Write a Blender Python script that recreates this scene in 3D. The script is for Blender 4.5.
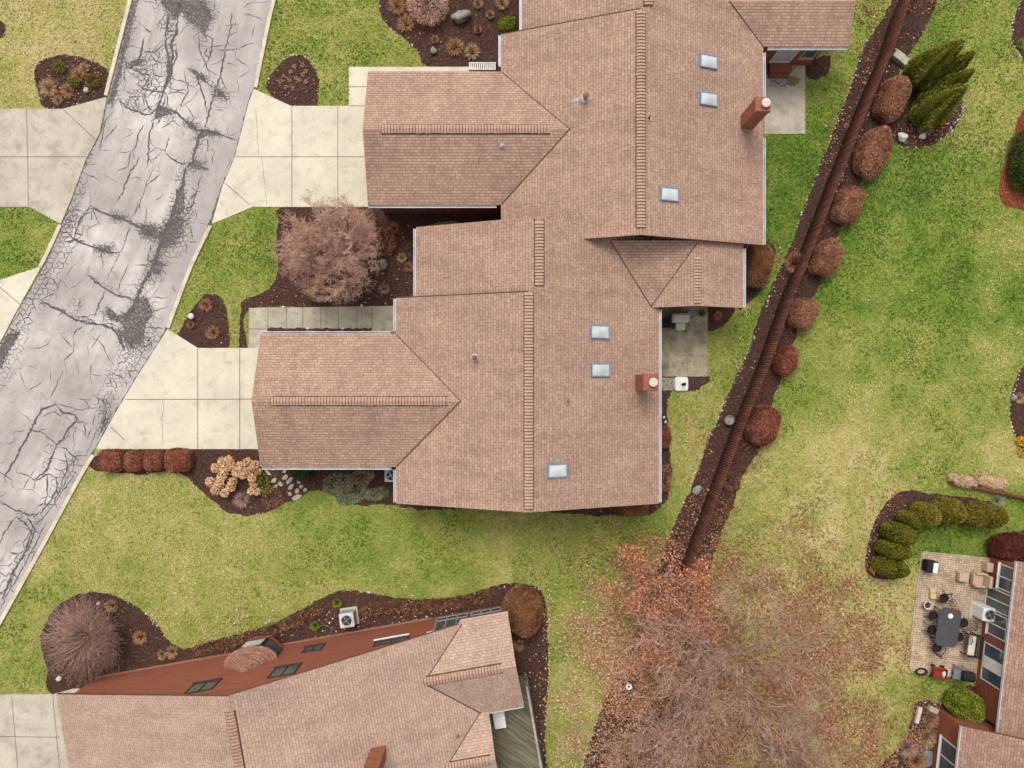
import bpy, bmesh, math, random
import numpy as np
from mathutils import Vector, Matrix

for o in list(bpy.data.objects):
    bpy.data.objects.remove(o)
SC = bpy.context.scene
COL = SC.collection
R = math.radians

# ------------------------------------------------------------------ camera, sky, sun, exposure
CAM_H = 38.0
FPX = 682.67
cam_d = bpy.data.cameras.new('camera')
cam_d.lens = 24.0
cam_d.sensor_width = 36.0
cam_d.clip_start = 0.5
cam_d.clip_end = 2000.0
cam = bpy.data.objects.new('camera', cam_d)
COL.objects.link(cam)
cam.location = (0, 0, CAM_H)
cam.rotation_euler = (0, 0, 0)
SC.camera = cam

SUN_EL, SUN_AZ = 58.0, 14.0        # sun stands towards the top of the picture, a little to the left of it
world = bpy.data.worlds.new('World')
SC.world = world
world.use_nodes = True
wn = world.node_tree
wn.nodes.clear()
w_out = wn.nodes.new('ShaderNodeOutputWorld')
w_bg = wn.nodes.new('ShaderNodeBackground')
w_hs = wn.nodes.new('ShaderNodeHueSaturation')
w_sky = wn.nodes.new('ShaderNodeTexSky')
w_sky.sky_type = 'NISHITA'
w_sky.sun_disc = False
w_sky.sun_elevation = R(SUN_EL)
w_sky.sun_rotation = R(-SUN_AZ)
w_sky.air_density = 1.0
w_sky.dust_density = 4.0
w_sky.ozone_density = 1.0
w_hs.inputs['Saturation'].default_value = 0.1      # overcast: a nearly grey sky
w_bg.inputs['Strength'].default_value = 0.15
wn.links.new(w_sky.outputs[0], w_hs.inputs['Color'])
wn.links.new(w_hs.outputs[0], w_bg.inputs['Color'])
wn.links.new(w_bg.outputs[0], w_out.inputs['Surface'])

sun_d = bpy.data.lights.new('sun', 'SUN')
sun_d.energy = 1.0
sun_d.angle = R(24)
sun_d.color = (1.0, 0.955, 0.89)
sun = bpy.data.objects.new('sun', sun_d)
COL.objects.link(sun)
sun.rotation_euler = (-R(90 - SUN_EL), 0, R(SUN_AZ))

SC.view_settings.view_transform = 'Standard'
SC.view_settings.look = 'None'
SC.view_settings.gamma = 1.0
SC.view_settings.use_curve_mapping = False
SC.view_settings.exposure = 0.55
SC.render.engine = 'CYCLES'
SC.cycles.max_bounces = 6
SC.cycles.diffuse_bounces = 3

# ------------------------------------------------------------------ helpers
rnd = random.Random(7)
rng = np.random.default_rng(11)

def G(u, v, z=0.0):
    """photo position (u, v) of a point at height z -> metres"""
    s = (CAM_H - z) / FPX
    return Vector(((u - 512) * s, (384 - v) * s, z))

def lin(c):
    out = []
    for x in c:
        x = x / 255.0
        out.append(x / 12.92 if x <= 0.04045 else ((x + 0.055) / 1.055) ** 2.4)
    return tuple(out) + (1.0,)

def new_mat(name):
    m = bpy.data.materials.new(name)
    m.use_nodes = True
    nt = m.node_tree
    b = nt.nodes['Principled BSDF']
    return m, nt, b

def N(nt, t, **kw):
    n = nt.nodes.new(t)
    for k, v in kw.items():
        setattr(n, k, v)
    return n

def ramp(nt, stops):
    r = N(nt, 'ShaderNodeValToRGB')
    e = r.color_ramp.elements
    while len(e) < len(stops):
        e.new(0.5)
    for i, (p, c) in enumerate(stops):
        e[i].position = p
        e[i].color = c
    return r

def mixc(nt, fac, a, b, mode='MIX'):
    m = N(nt, 'ShaderNodeMix', data_type='RGBA', blend_type=mode)
    for sock, val in ((0, fac), (6, a), (7, b)):
        if hasattr(val, 'is_linked') or isinstance(val, bpy.types.NodeSocket):
            nt.links.new(val, m.inputs[sock])
        else:
            m.inputs[sock].default_value = val
    return m.outputs[2]

def noise(nt, vec, scale, detail=4, rough=0.6):
    n = N(nt, 'ShaderNodeTexNoise')
    n.inputs['Scale'].default_value = scale
    n.inputs['Detail'].default_value = detail
    n.inputs['Roughness'].default_value = rough
    if vec is not None:
        nt.links.new(vec, n.inputs['Vector'])
    return n.outputs['Fac']

def maprange(nt, val, a, b, c=0.0, d=1.0):
    m = N(nt, 'ShaderNodeMapRange')
    nt.links.new(val, m.inputs[0])
    for i, x in enumerate((a, b, c, d)):
        m.inputs[i + 1].default_value = x
    return m.outputs[0]

def bump(nt, bsdf, height, strength=0.4, dist=0.02):
    b = N(nt, 'ShaderNodeBump')
    b.inputs['Strength'].default_value = strength
    b.inputs['Distance'].default_value = dist
    nt.links.new(height, b.inputs['Height'])
    nt.links.new(b.outputs[0], bsdf.inputs['Normal'])

def plain(name, c1, c2=None, scale=8.0, rough=0.7, metal=0.0, bmp=0.15, spec=0.4):
    """two-tone mottled surface"""
    m, nt, b = new_mat(name)
    tc = N(nt, 'ShaderNodeTexCoord').outputs['Object']
    n1 = noise(nt, tc, scale, 5, 0.65)
    if c2 is None:
        c2 = tuple(min(255, x * 0.86) for x in c1)
    rp = ramp(nt, [(0.3, lin(c2)), (0.7, lin(c1))])
    nt.links.new(n1, rp.inputs[0])
    nt.links.new(rp.outputs[0], b.inputs['Base Color'])
    b.inputs['Roughness'].default_value = rough
    b.inputs['Metallic'].default_value = metal
    b.inputs['Specular IOR Level'].default_value = spec
    if bmp:
        bump(nt, b, noise(nt, tc, scale * 4, 4), bmp, 0.01)
    return m

def tinted(name, cols, rough=0.9, spec=0.15):
    """colour from the per-leaf 'tint' attribute"""
    m, nt, b = new_mat(name)
    a = N(nt, 'ShaderNodeAttribute', attribute_name='tint')
    k = len(cols) - 1
    rp = ramp(nt, [(i / k, lin(c)) for i, c in enumerate(cols)])
    nt.links.new(a.outputs['Fac'], rp.inputs[0])
    nt.links.new(rp.outputs[0], b.inputs['Base Color'])
    b.inputs['Roughness'].default_value = rough
    b.inputs['Specular IOR Level'].default_value = spec
    return m

ORG = {}

def org(o):
    return ORG.get(o.name, Vector((0, 0, 0))) if o is not None else Vector((0, 0, 0))

def tag(o, label=None, cat=None, group=None, kind=None):
    if label: o['label'] = label
    if cat: o['category'] = cat
    if group: o['group'] = group
    if kind: o['kind'] = kind
    return o

def empty(name, loc=(0, 0, 0), label=None, cat=None, group=None):
    o = bpy.data.objects.new(name, None)
    o.empty_display_size = 0.3
    COL.objects.link(o)
    o.location = loc
    ORG[o.name] = Vector(loc)
    return tag(o, label, cat, group)

def link_mesh(name, me, parent=None, origin=None):
    o = bpy.data.objects.new(name, me)
    COL.objects.link(o)
    base = org(parent) if parent is not None else Vector((0, 0, 0))
    if origin is not None:
        o.location = Vector(origin) - base
        ORG[o.name] = Vector(origin)
    else:
        ORG[o.name] = base.copy()
    if parent is not None:
        o.parent = parent
    return o

class MB:
    """collects faces; build() links them as one mesh object"""
    def __init__(s, F=None):
        s.v, s.f, s.mi, s.uv = [], [], [], []
        s.F = F
    def P(s, p):
        if s.F is not None:
            p = s.F(*p)
        s.v.append(tuple(p))
        return len(s.v) - 1
    def poly(s, pts, m=0, uv=None):
        s.f.append([s.P(p) for p in pts])
        s.mi.append(m)
        s.uv.append(uv)
    def prism(s, pts, z0, z1, m=0, mside=None):
        n = len(pts)
        lo = [s.P((p[0], p[1], z0)) for p in pts]
        hi = [s.P((p[0], p[1], z1)) for p in pts]
        ms = m if mside is None else mside
        s.f.append(hi); s.mi.append(m); s.uv.append(None)
        s.f.append(lo[::-1]); s.mi.append(ms); s.uv.append(None)
        for i in range(n):
            j = (i + 1) % n
            s.f.append([lo[i], lo[j], hi[j], hi[i]]); s.mi.append(ms); s.uv.append(None)
    def box(s, x0, x1, y0, y1, z0, z1, m=0):
        s.prism([(x0, y0), (x1, y0), (x1, y1), (x0, y1)], z0, z1, m)
    def rbox(s, cx, cy, w, d, z0, z1, r=0.05, k=4, m=0, top=0.0):
        """box with rounded upright corners, optionally a softened top"""
        pts = []
        for sx, sy, a0 in ((1, 1, 0), (-1, 1, 90), (-1, -1, 180), (1, -1, 270)):
            for i in range(k + 1):
                a = R(a0 + 90 * i / k)
                pts.append((cx + sx * (w / 2 - r) + r * math.cos(a), cy + sy * (d / 2 - r) + r * math.sin(a)))
        if top:
            s.prism(pts, z0, z1 - top, m)
            sm = [(cx + (x - cx) * (1 - 2 * top / w), cy + (y - cy) * (1 - 2 * top / d)) for x, y in pts]
            n = len(pts)
            for i in range(n):
                j = (i + 1) % n
                s.poly([(*pts[i], z1 - top), (*pts[j], z1 - top), (*sm[j], z1), (*sm[i], z1)], m)
            s.poly([(*p, z1) for p in sm], m)
        else:
            s.prism(pts, z0, z1, m)
    def tube(s, pts, r, n=6, m=0, closed=False):
        pts = [Vector(p) for p in pts]
        rings = []
        k = len(pts)
        for i, p in enumerate(pts):
            if closed:
                t = pts[(i + 1) % k] - pts[i - 1]
            else:
                t = pts[min(i + 1, k - 1)] - pts[max(i - 1, 0)]
            t.normalize()
            a = t.cross(Vector((0, 0, 1)))
            if a.length < 1e-3: a = t.cross(Vector((1, 0, 0)))
            a.normalize()
            b = t.cross(a)
            rr = r[i] if isinstance(r, (list, tuple)) else r
            rings.append([s.P(p + (a * math.cos(2 * math.pi * j / n) + b * math.sin(2 * math.pi * j / n)) * rr) for j in range(n)])
        for i in range(k if closed else k - 1):
            A, B = rings[i], rings[(i + 1) % k]
            for j in range(n):
                s.f.append([A[j], A[(j + 1) % n], B[(j + 1) % n], B[j]]); s.mi.append(m); s.uv.append(None)
        if not closed:
            s.f.append(rings[0][::-1]); s.mi.append(m); s.uv.append(None)
            s.f.append(rings[-1]); s.mi.append(m); s.uv.append(None)
    def lathe(s, prof, c=(0, 0, 0), n=20, m=0, caps=True):
        rings = []
        for r, z in prof:
            rings.append([s.P((c[0] + r * math.cos(2 * math.pi * j / n), c[1] + r * math.sin(2 * math.pi * j / n), c[2] + z)) for j in range(n)])
        for A, B in zip(rings, rings[1:]):
            for j in range(n):
                s.f.append([A[j], A[(j + 1) % n], B[(j + 1) % n], B[j]]); s.mi.append(m); s.uv.append(None)
        if not caps: return
        s.f.append(rings[0][::-1]); s.mi.append(m); s.uv.append(None)
        s.f.append(rings[-1]); s.mi.append(m); s.uv.append(None)
    def build(s, name, mats, parent=None, origin=None, smooth=False, bevel=0.0):
        off = Vector(origin) if origin is not None else org(parent)
        me = bpy.data.meshes.new(name)
        me.from_pydata([(x - off.x, y - off.y, z - off.z) for x, y, z in s.v], [], s.f)
        for m in (mats if isinstance(mats, (list, tuple)) else [mats]):
            me.materials.append(m)
        for i, p in enumerate(me.polygons):
            p.material_index = s.mi[i]
            p.use_smooth = smooth
        if any(u is not None for u in s.uv):
            ul = me.uv_layers.new(name='UVMap')
            for i, p in enumerate(me.polygons):
                if s.uv[i] is not None:
                    for li, q in zip(p.loop_indices, s.uv[i]):
                        ul.data[li].uv = q
        bm = bmesh.new(); bm.from_mesh(me)
        bmesh.ops.recalc_face_normals(bm, faces=bm.faces)
        bm.to_mesh(me); bm.free()
        me.update()
        o = link_mesh(name, me, parent, origin)
        if bevel:
            md = o.modifiers.new('bevel', 'BEVEL'); md.width = bevel; md.segments = 2; md.limit_method = 'ANGLE'
        return o

def np_mesh(name, V, faces_k, mat, parent=None, origin=None, tint=None, smooth=False):
    """V (n,3) ; faces_k = (m,k) index array"""
    off = np.array(origin if origin is not None else org(parent))
    V = np.asarray(V, dtype=np.float64) - off
    m, k = faces_k.shape
    me = bpy.data.meshes.new(name)
    me.vertices.add(len(V)); me.vertices.foreach_set('co', V.astype(np.float32).ravel())
    me.loops.add(m * k); me.loops.foreach_set('vertex_index', faces_k.astype(np.int32).ravel())
    me.polygons.add(m)
    me.polygons.foreach_set('loop_start', np.arange(0, m * k, k, dtype=np.int32))
    me.polygons.foreach_set('loop_total', np.full(m, k, dtype=np.int32))
    if tint is not None:
        for nm, arr in (tint.items() if isinstance(tint, dict) else [('tint', tint)]):
            at = me.attributes.new(nm, 'FLOAT', 'POINT')
            at.data.foreach_set('value', np.asarray(arr, dtype=np.float32))
    me.materials.append(mat)
    me.update(calc_edges=True)
    me.validate()
    if smooth:
        me.polygons.foreach_set('use_smooth', np.ones(len(me.polygons), dtype=bool))
    return link_mesh(name, me, parent, origin)

def unit(a):
    return a / np.maximum(np.linalg.norm(a, axis=-1, keepdims=True), 1e-9)

def leaf_quads(P, D, L, W, g=rng):
    """flat leaf/twig quads: centre P, long axis D, length L, width W -> V, F"""
    n = len(P)
    D = unit(D)
    S = unit(np.cross(D, unit(g.normal(size=(n, 3)))))
    L = np.broadcast_to(np.asarray(L, float), (n,))[:, None] * 0.5
    W = np.broadcast_to(np.asarray(W, float), (n,))[:, None] * 0.5
    V = np.stack([P - D * L - S * W * 0.6, P - D * L * 0.1 + S * W, P + D * L, P + D * L * 0.1 - S * W], 1).reshape(-1, 3)
    F = np.arange(n * 4).reshape(n, 4)
    return V, F

def seg_tubes(segs, n=3):
    """segs (m,8): p0,p1,r0,r1 -> V,F (open n-sided tubes)"""
    S = np.asarray(segs, float)
    p0, p1, r0, r1 = S[:, 0:3], S[:, 3:6], S[:, 6:7], S[:, 7:8]
    d = unit(p1 - p0)
    ref = np.where(np.abs(d[:, 2:3]) > 0.9, np.array([[1.0, 0, 0]]), np.array([[0, 0, 1.0]]))
    a = unit(np.cross(d, ref)); b = np.cross(d, a)
    vs = []
    for j in range(n):
        c, s = math.cos(2 * math.pi * j / n), math.sin(2 * math.pi * j / n)
        vs.append(p0 + (a * c + b * s) * r0)
    for j in range(n):
        c, s = math.cos(2 * math.pi * j / n), math.sin(2 * math.pi * j / n)
        vs.append(p1 + (a * c + b * s) * r1)
    V = np.stack(vs, 1).reshape(-1, 3)
    m = len(S)
    base = (np.arange(m) * 2 * n)[:, None]
    fs = []
    for j in range(n):
        k = (j + 1) % n
        fs.append(np.concatenate([base + j, base + k, base + n + k, base + n + j], 1))
    F = np.stack(fs, 1).reshape(-1, 4)
    return V, F

def inside(px, py, poly):
    """vectorised point in polygon"""
    poly = np.asarray(poly, float)
    x0, y0 = poly[:, 0], poly[:, 1]
    x1, y1 = np.roll(x0, -1), np.roll(y0, -1)
    r = np.zeros(px.shape, bool)
    for a, b, c, d in zip(x0, y0, x1, y1):
        cond = ((b > py) != (d > py))
        with np.errstate(divide='ignore', invalid='ignore'):
            xi = (c - a) * (py - b) / (d - b + 1e-12) + a
        r ^= cond & (px < xi)
    return r

def smooth_poly(pts, k=6, closed=True):
    """Catmull-Rom through pts"""
    n = len(pts); out = []
    P = [np.array(p, float) for p in pts]
    rngi = range(n) if closed else range(n - 1)
    for i in rngi:
        if closed:
            a, b, c, d = P[i - 1], P[i], P[(i + 1) % n], P[(i + 2) % n]
        else:
            a, b, c, d = P[max(i - 1, 0)], P[i], P[i + 1], P[min(i + 2, n - 1)]
        for j in range(k):
            t = j / k
            out.append(0.5 * ((2 * b) + (-a + c) * t + (2 * a - 5 * b + 4 * c - d) * t * t + (-a + 3 * b - 3 * c + d) * t ** 3))
    if not closed: out.append(P[-1])
    return [tuple(o) for o in out]

def wpoly(pts):
    return [tuple(G(u, v)[:2]) for u, v in pts]

def copy_tree(o, parent=None):
    c = o.copy(); COL.objects.link(c)
    ORG[c.name] = org(o).copy()
    if parent is not None: c.parent = parent
    for ch in list(o.children):
        copy_tree(ch, c)
    return c

# ------------------------------------------------------------------ materials
def shingle_mat(name, ca, cb, cm):
    m, nt, b = new_mat(name)
    uv = N(nt, 'ShaderNodeUVMap', uv_map='UVMap').outputs[0]
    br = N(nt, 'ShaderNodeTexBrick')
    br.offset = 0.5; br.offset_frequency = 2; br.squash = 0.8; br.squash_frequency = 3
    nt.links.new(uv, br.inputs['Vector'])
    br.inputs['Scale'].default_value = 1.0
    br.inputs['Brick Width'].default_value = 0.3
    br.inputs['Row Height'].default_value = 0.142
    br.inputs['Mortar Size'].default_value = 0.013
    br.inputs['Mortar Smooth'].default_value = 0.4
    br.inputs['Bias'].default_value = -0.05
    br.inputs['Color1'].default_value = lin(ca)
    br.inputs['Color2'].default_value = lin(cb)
    br.inputs['Mortar'].default_value = lin(cm)  # dark gap between shingles; also paints the shadow line under each course
    n1 = noise(nt, uv, 0.35, 5, 0.6)
    big = ramp(nt, [(0.3, (0.86, 0.83, 0.84, 1)), (0.7, (1.07, 1.06, 1.04, 1))])
    nt.links.new(n1, big.inputs[0])
    col = mixc(nt, 1.0, br.outputs['Color'], big.outputs[0], 'MULTIPLY')
    ms = N(nt, 'ShaderNodeMapping'); ms.inputs['Scale'].default_value = (1.7, 0.22, 1)
    nt.links.new(uv, ms.inputs[0])
    n0 = noise(nt, ms.outputs[0], 1.0, 6, 0.62)                   # weather streaks running down the slope
    stq = ramp(nt, [(0.32, (0.86, 0.84, 0.84, 1)), (0.52, (1, 1, 1, 1)), (0.74, (1.08, 1.07, 1.05, 1))])
    nt.links.new(n0, stq.inputs[0])
    col = mixc(nt, 1.0, col, stq.outputs[0], 'MULTIPLY')
    n2 = noise(nt, uv, 7.0, 3, 0.6)
    sm = ramp(nt, [(0.3, (0.84, 0.83, 0.84, 1)), (0.65, (1.05, 1.05, 1.04, 1))])
    nt.links.new(n2, sm.inputs[0])
    col = mixc(nt, 1.0, col, sm.outputs[0], 'MULTIPLY')
    n3 = noise(nt, uv, 40.0, 2, 0.7)
    gr = ramp(nt, [(0.25, (0.8, 0.8, 0.8, 1)), (0.75, (1.12, 1.12, 1.12, 1))])
    nt.links.new(n3, gr.inputs[0])
    col = mixc(nt, 1.0, col, gr.outputs[0], 'MULTIPLY')
    nt.links.new(col, b.inputs['Base Color'])
    b.inputs['Roughness'].default_value = 0.92
    b.inputs['Specular IOR Level'].default_value = 0.2
    bump(nt, b, br.outputs['Fac'], -0.5, 0.012)
    return m

M = {}
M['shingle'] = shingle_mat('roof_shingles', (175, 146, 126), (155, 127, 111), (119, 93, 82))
M['shingle_b'] = shingle_mat('roof_shingles_lower_house', (182, 156, 138), (166, 141, 125), (132, 108, 97))
M['cap'] = plain('ridge_cap_shingle', (176, 144, 124), (152, 121, 105), 3.5, 0.9)
M['vent'] = plain('ridge_vent_edge_and_lip_shadow', (92, 60, 52), (74, 48, 42), 4, 0.9)  # dark brown edge strips, also the painted shadow lines on the cap lips
M['fascia'] = plain('fascia_brown', (112, 68, 52), (88, 52, 42), 3, 0.7)
M['gutter'] = plain('gutter_white', (200, 200, 200), (165, 165, 168), 2, 0.45)
M['white'] = plain('white_paint', (222, 220, 214), (196, 194, 190), 4, 0.5)
M['glass'] = plain('window_glass', (82, 92, 95), (54, 62, 65), 1.2, 0.1, 0.0, 0, 0.8)  # grey lightened so the colour carries the sky's reflection
M['skyglass'] = plain('skylight_dome', (190, 193, 192), (160, 166, 168), 1.5, 0.25, 0.0, 0, 0.8)  # pale tone paints the sky's reflection into the panes
M['alu'] = plain('dark_aluminium', (140, 142, 146), (112, 114, 118), 6, 0.5, 0.2)
M['flash'] = plain('galvanised_flashing', (176, 174, 172), (140, 136, 134), 6, 0.5, 0.3)
M['copper'] = plain('vent_rust', (150, 84, 64), (106, 54, 42), 9, 0.7)
M['chimney'] = plain('chimney_chase', (148, 90, 66), (120, 68, 50), 4, 0.8)
M['black'] = plain('black_metal', (38, 36, 37), (26, 25, 26), 9, 0.7, 0, 0.15, 0.2)
M['acgrey'] = plain('ac_casing', (196, 196, 192), (168, 168, 166), 5, 0.5)
M['steel'] = plain('stainless_steel', (156, 158, 160), (122, 124, 128), 5, 0.3, 0.6)
M['stone'] = plain('grey_boulder', (150, 146, 140), (98, 94, 90), 3.5, 0.9, 0, 0.6)
M['palestone'] = plain('pale_stone', (204, 198, 186), (160, 152, 142), 6, 0.9, 0, 0.5)
M['flagstone'] = plain('tan_flagstone', (186, 168, 148), (140, 124, 110), 5, 0.9, 0, 0.5)
M['beige'] = plain('beige_fabric', (186, 160, 136), (160, 132, 112), 9, 0.9)
M['beigecover'] = plain('pale_cover_cloth', (208, 204, 190), (172, 168, 152), 4, 0.85, 0, 0.4)
M['red'] = plain('red_plastic', (150, 52, 40), (112, 38, 30), 6, 0.5)
M['bark'] = plain('bark', (112, 92, 84), (72, 58, 54), 10, 0.95, 0, 0.5)
M['barkgrey'] = plain('grey_bark', (162, 140, 126), (118, 98, 88), 10, 0.95, 0, 0.5)
M['timber'] = plain('brown_timber', (118, 66, 48), (82, 44, 34), 5, 0.85)

def siding_mat(name, ca, cb):
    m, nt, b = new_mat(name)
    tc = N(nt, 'ShaderNodeTexCoord').outputs['Object']
    mp = N(nt, 'ShaderNodeMapping'); mp.inputs['Scale'].default_value = (0.6, 0.6, 5.0)
    nt.links.new(tc, mp.inputs[0])
    n1 = noise(nt, mp.outputs[0], 1.6, 6, 0.65)
    rp = ramp(nt, [(0.28, lin(cb)), (0.72, lin(ca))])
    nt.links.new(n1, rp.inputs[0])
    nt.links.new(rp.outputs[0], b.inputs['Base Color'])
    sx = N(nt, 'ShaderNodeSeparateXYZ'); nt.links.new(tc, sx.inputs[0])
    w = N(nt, 'ShaderNodeMath', operation='MULTIPLY'); w.inputs[1].default_value = 1 / 0.18
    nt.links.new(sx.outputs[2], w.inputs[0])
    fr = N(nt, 'ShaderNodeMath', operation='FRACT'); nt.links.new(w.outputs[0], fr.inputs[0])
    bump(nt, b, fr.outputs[0], 0.6, 0.02)
    b.inputs['Roughness'].default_value = 0.75
    b.inputs['Specular IOR Level'].default_value = 0.3
    return m
M['siding'] = siding_mat('red_brown_siding', (148, 88, 68), (120, 66, 51))
M['siding_dark'] = siding_mat('brown_siding', (128, 74, 58), (102, 57, 45))

def fence_mat():
    m, nt, b = new_mat('fence_stain')
    tc = N(nt, 'ShaderNodeTexCoord').outputs['Object']
    a = N(nt, 'ShaderNodeAttribute', attribute_name='tint')
    n1 = noise(nt, tc, 5, 5, 0.7)
    ad = N(nt, 'ShaderNodeMath', operation='ADD'); nt.links.new(n1, ad.inputs[0]); nt.links.new(a.outputs['Fac'], ad.inputs[1])
    rp = ramp(nt, [(0.35, lin((74, 38, 28))), (1.0, lin((116, 62, 45)))])
    mr = maprange(nt, ad.outputs[0], 0.2, 1.5)
    nt.links.new(mr, rp.inputs[0])
    nt.links.new(rp.outputs[0], b.inputs['Base Color'])
    b.inputs['Roughness'].default_value = 0.8
    return m
M['fence'] = fence_mat()

def concrete_mat(name, ca, cb, stain, scale=0.5, stainw=0.55):
    m, nt, b = new_mat(name)
    tc = N(nt, 'ShaderNodeTexCoord').outputs['Object']
    n1 = noise(nt, tc, scale, 7, 0.62)
    rp = ramp(nt, [(0.3, lin(cb)), (0.66, lin(ca))])
    nt.links.new(n1, rp.inputs[0])
    n2 = noise(nt, tc, scale * 2.7, 8, 0.7)
    f = maprange(nt, n2, stainw, stainw + 0.22, 0.0, 0.75)
    col = mixc(nt, f, rp.outputs[0], lin(stain))
    n3 = noise(nt, tc, 22, 3, 0.7)
    g = ramp(nt, [(0.3, (0.88, 0.88, 0.88, 1)), (0.7, (1.05, 1.05, 1.05, 1))])
    nt.links.new(n3, g.inputs[0])
    col = mixc(nt, 1.0, col, g.outputs[0], 'MULTIPLY')
    nt.links.new(col, b.inputs['Base Color'])
    b.inputs['Roughness'].default_value = 0.9
    b.inputs['Specular IOR Level'].default_value = 0.25
    bump(nt, b, noise(nt, tc, 60, 3), 0.2, 0.005)
    return m
M['conc'] = concrete_mat('driveway_concrete', (204, 195, 175), (187, 178, 159), (162, 153, 135), 0.5, 0.5)
M['conc_grey'] = concrete_mat('old_grey_concrete', (188, 178, 160), (164, 155, 138), (130, 122, 108), 0.4, 0.48)
M['conc_walk'] = concrete_mat('walk_concrete', (176, 168, 148), (150, 142, 122), (112, 104, 90), 0.9, 0.5)
M['conc_patio'] = concrete_mat('stained_patio_concrete', (170, 160, 134), (132, 122, 100), (88, 80, 66), 0.55, 0.44)
M['joint'] = plain('slab_joint', (112, 102, 88), (84, 76, 66), 6, 0.95)
M['kerb'] = concrete_mat('kerb_concrete', (204, 192, 170), (178, 167, 146), (140, 129, 112), 1.2, 0.52)

def road_mat():
    m, nt, b = new_mat('worn_asphalt')
    uv = N(nt, 'ShaderNodeUVMap', uv_map='UVMap').outputs[0]     # x across 0..1, y metres along
    tc = N(nt, 'ShaderNodeTexCoord').outputs['Object']
    n1 = noise(nt, tc, 0.22, 6, 0.6)
    base = ramp(nt, [(0.3, lin((146, 138, 132))), (0.5, lin((171, 163, 157))), (0.72, lin((203, 196, 189)))])
    nt.links.new(n1, base.inputs[0])
    mp = N(nt, 'ShaderNodeMapping'); mp.inputs['Scale'].default_value = (9.0, 0.09, 1)
    nt.links.new(uv, mp.inputs[0])
    n2 = noise(nt, mp.outputs[0], 1.5, 6, 0.65)                   # streaks along the lanes
    st = ramp(nt, [(0.3, (0.85, 0.84, 0.84, 1)), (0.7, (1.1, 1.1, 1.1, 1))])
    nt.links.new(n2, st.inputs[0])
    col = mixc(nt, 1.0, base.outputs[0], st.outputs[0], 'MULTIPLY')
    sx = N(nt, 'ShaderNodeSeparateXYZ'); nt.links.new(uv, sx.inputs[0])
    n4 = noise(nt, tc, 0.7, 5, 0.6)
    ad = N(nt, 'ShaderNodeMath', operation='MULTIPLY_ADD'); ad.inputs[1].default_value = 0.1
    nt.links.new(n4, ad.inputs[0]); nt.links.new(sx.outputs[0], ad.inputs[2])
    ed = maprange(nt, ad.outputs[0], 0.95, 1.0, 0.0, 0.5)        # greyer gutter band on the right-hand side
    col = mixc(nt, ed, col, lin((154, 147, 143)))
    ed2 = maprange(nt, ad.outputs[0], 0.14, 0.09, 0.0, 0.5)
    col = mixc(nt, ed2, col, lin((146, 138, 134)))
    n5 = noise(nt, tc, 1.6, 9, 0.78)                              # rough, ravelled areas
    rv = maprange(nt, n5, .5, .66, 0.0, .42)
    col = mixc(nt, rv, col, lin((128, 119, 113)))
    n3 = noise(nt, tc, 30, 4, 0.75)
    g = ramp(nt, [(0.3, (0.86, 0.86, 0.86, 1)), (0.7, (1.07, 1.07, 1.07, 1))])
    nt.links.new(n3, g.inputs[0])
    col = mixc(nt, 1.0, col, g.outputs[0], 'MULTIPLY')
    nt.links.new(col, b.inputs['Base Color'])
    b.inputs['Roughness'].default_value = 0.93
    b.inputs['Specular IOR Level'].default_value = 0.2
    bump(nt, b, noise(nt, tc, 70, 3), 0.25, 0.006)
    return m
M['road'] = road_mat()
M['crack'] = plain('crack_filler', (98, 90, 88), (72, 66, 65), 3, 0.95)
M['patch'] = plain('broken_asphalt', (124, 112, 111), (88, 79, 79), 7, 0.95, 0, 0.5)

DRY_STOPS = [(74, 98, 34), (106, 124, 50), (138, 138, 70), (166, 153, 98), (184, 164, 124)]
def lawn_mat():
    m, nt, b = new_mat('lawn_turf')
    tc = N(nt, 'ShaderNodeTexCoord').outputs['Object']
    a = N(nt, 'ShaderNodeAttribute', attribute_name='dry').outputs['Fac']
    n1 = noise(nt, tc, 0.55, 6, 0.65)
    n2 = noise(nt, tc, 5.0, 4, 0.7)
    s1 = N(nt, 'ShaderNodeMath', operation='MULTIPLY_ADD'); s1.inputs[1].default_value = 0.9
    nt.links.new(n1, s1.inputs[0]); nt.links.new(a, s1.inputs[2])
    s2 = N(nt, 'ShaderNodeMath', operation='MULTIPLY_ADD'); s2.inputs[1].default_value = 0.9
    nt.links.new(n2, s2.inputs[0]); nt.links.new(s1.outputs[0], s2.inputs[2])
    f = N(nt, 'ShaderNodeMath', operation='SUBTRACT'); f.inputs[1].default_value = 0.9
    nt.links.new(s2.outputs[0], f.inputs[0])
    rp = ramp(nt, [(i / 4, lin(c)) for i, c in enumerate(DRY_STOPS)])
    nt.links.new(f.outputs[0], rp.inputs[0])
    nt.links.new(rp.outputs[0], b.inputs['Base Color'])
    b.inputs['Roughness'].default_value = 1.0
    b.inputs['Specular IOR Level'].default_value = 0.1
    bump(nt, b, noise(nt, tc, 18, 4, 0.8), 0.8, 0.04)
    return m
M['lawn'] = lawn_mat()
M['grass'] = tinted('grass_blades', [(58, 88, 24), (98, 126, 44), (146, 152, 76), (180, 170, 110), (200, 184, 136)])

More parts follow.
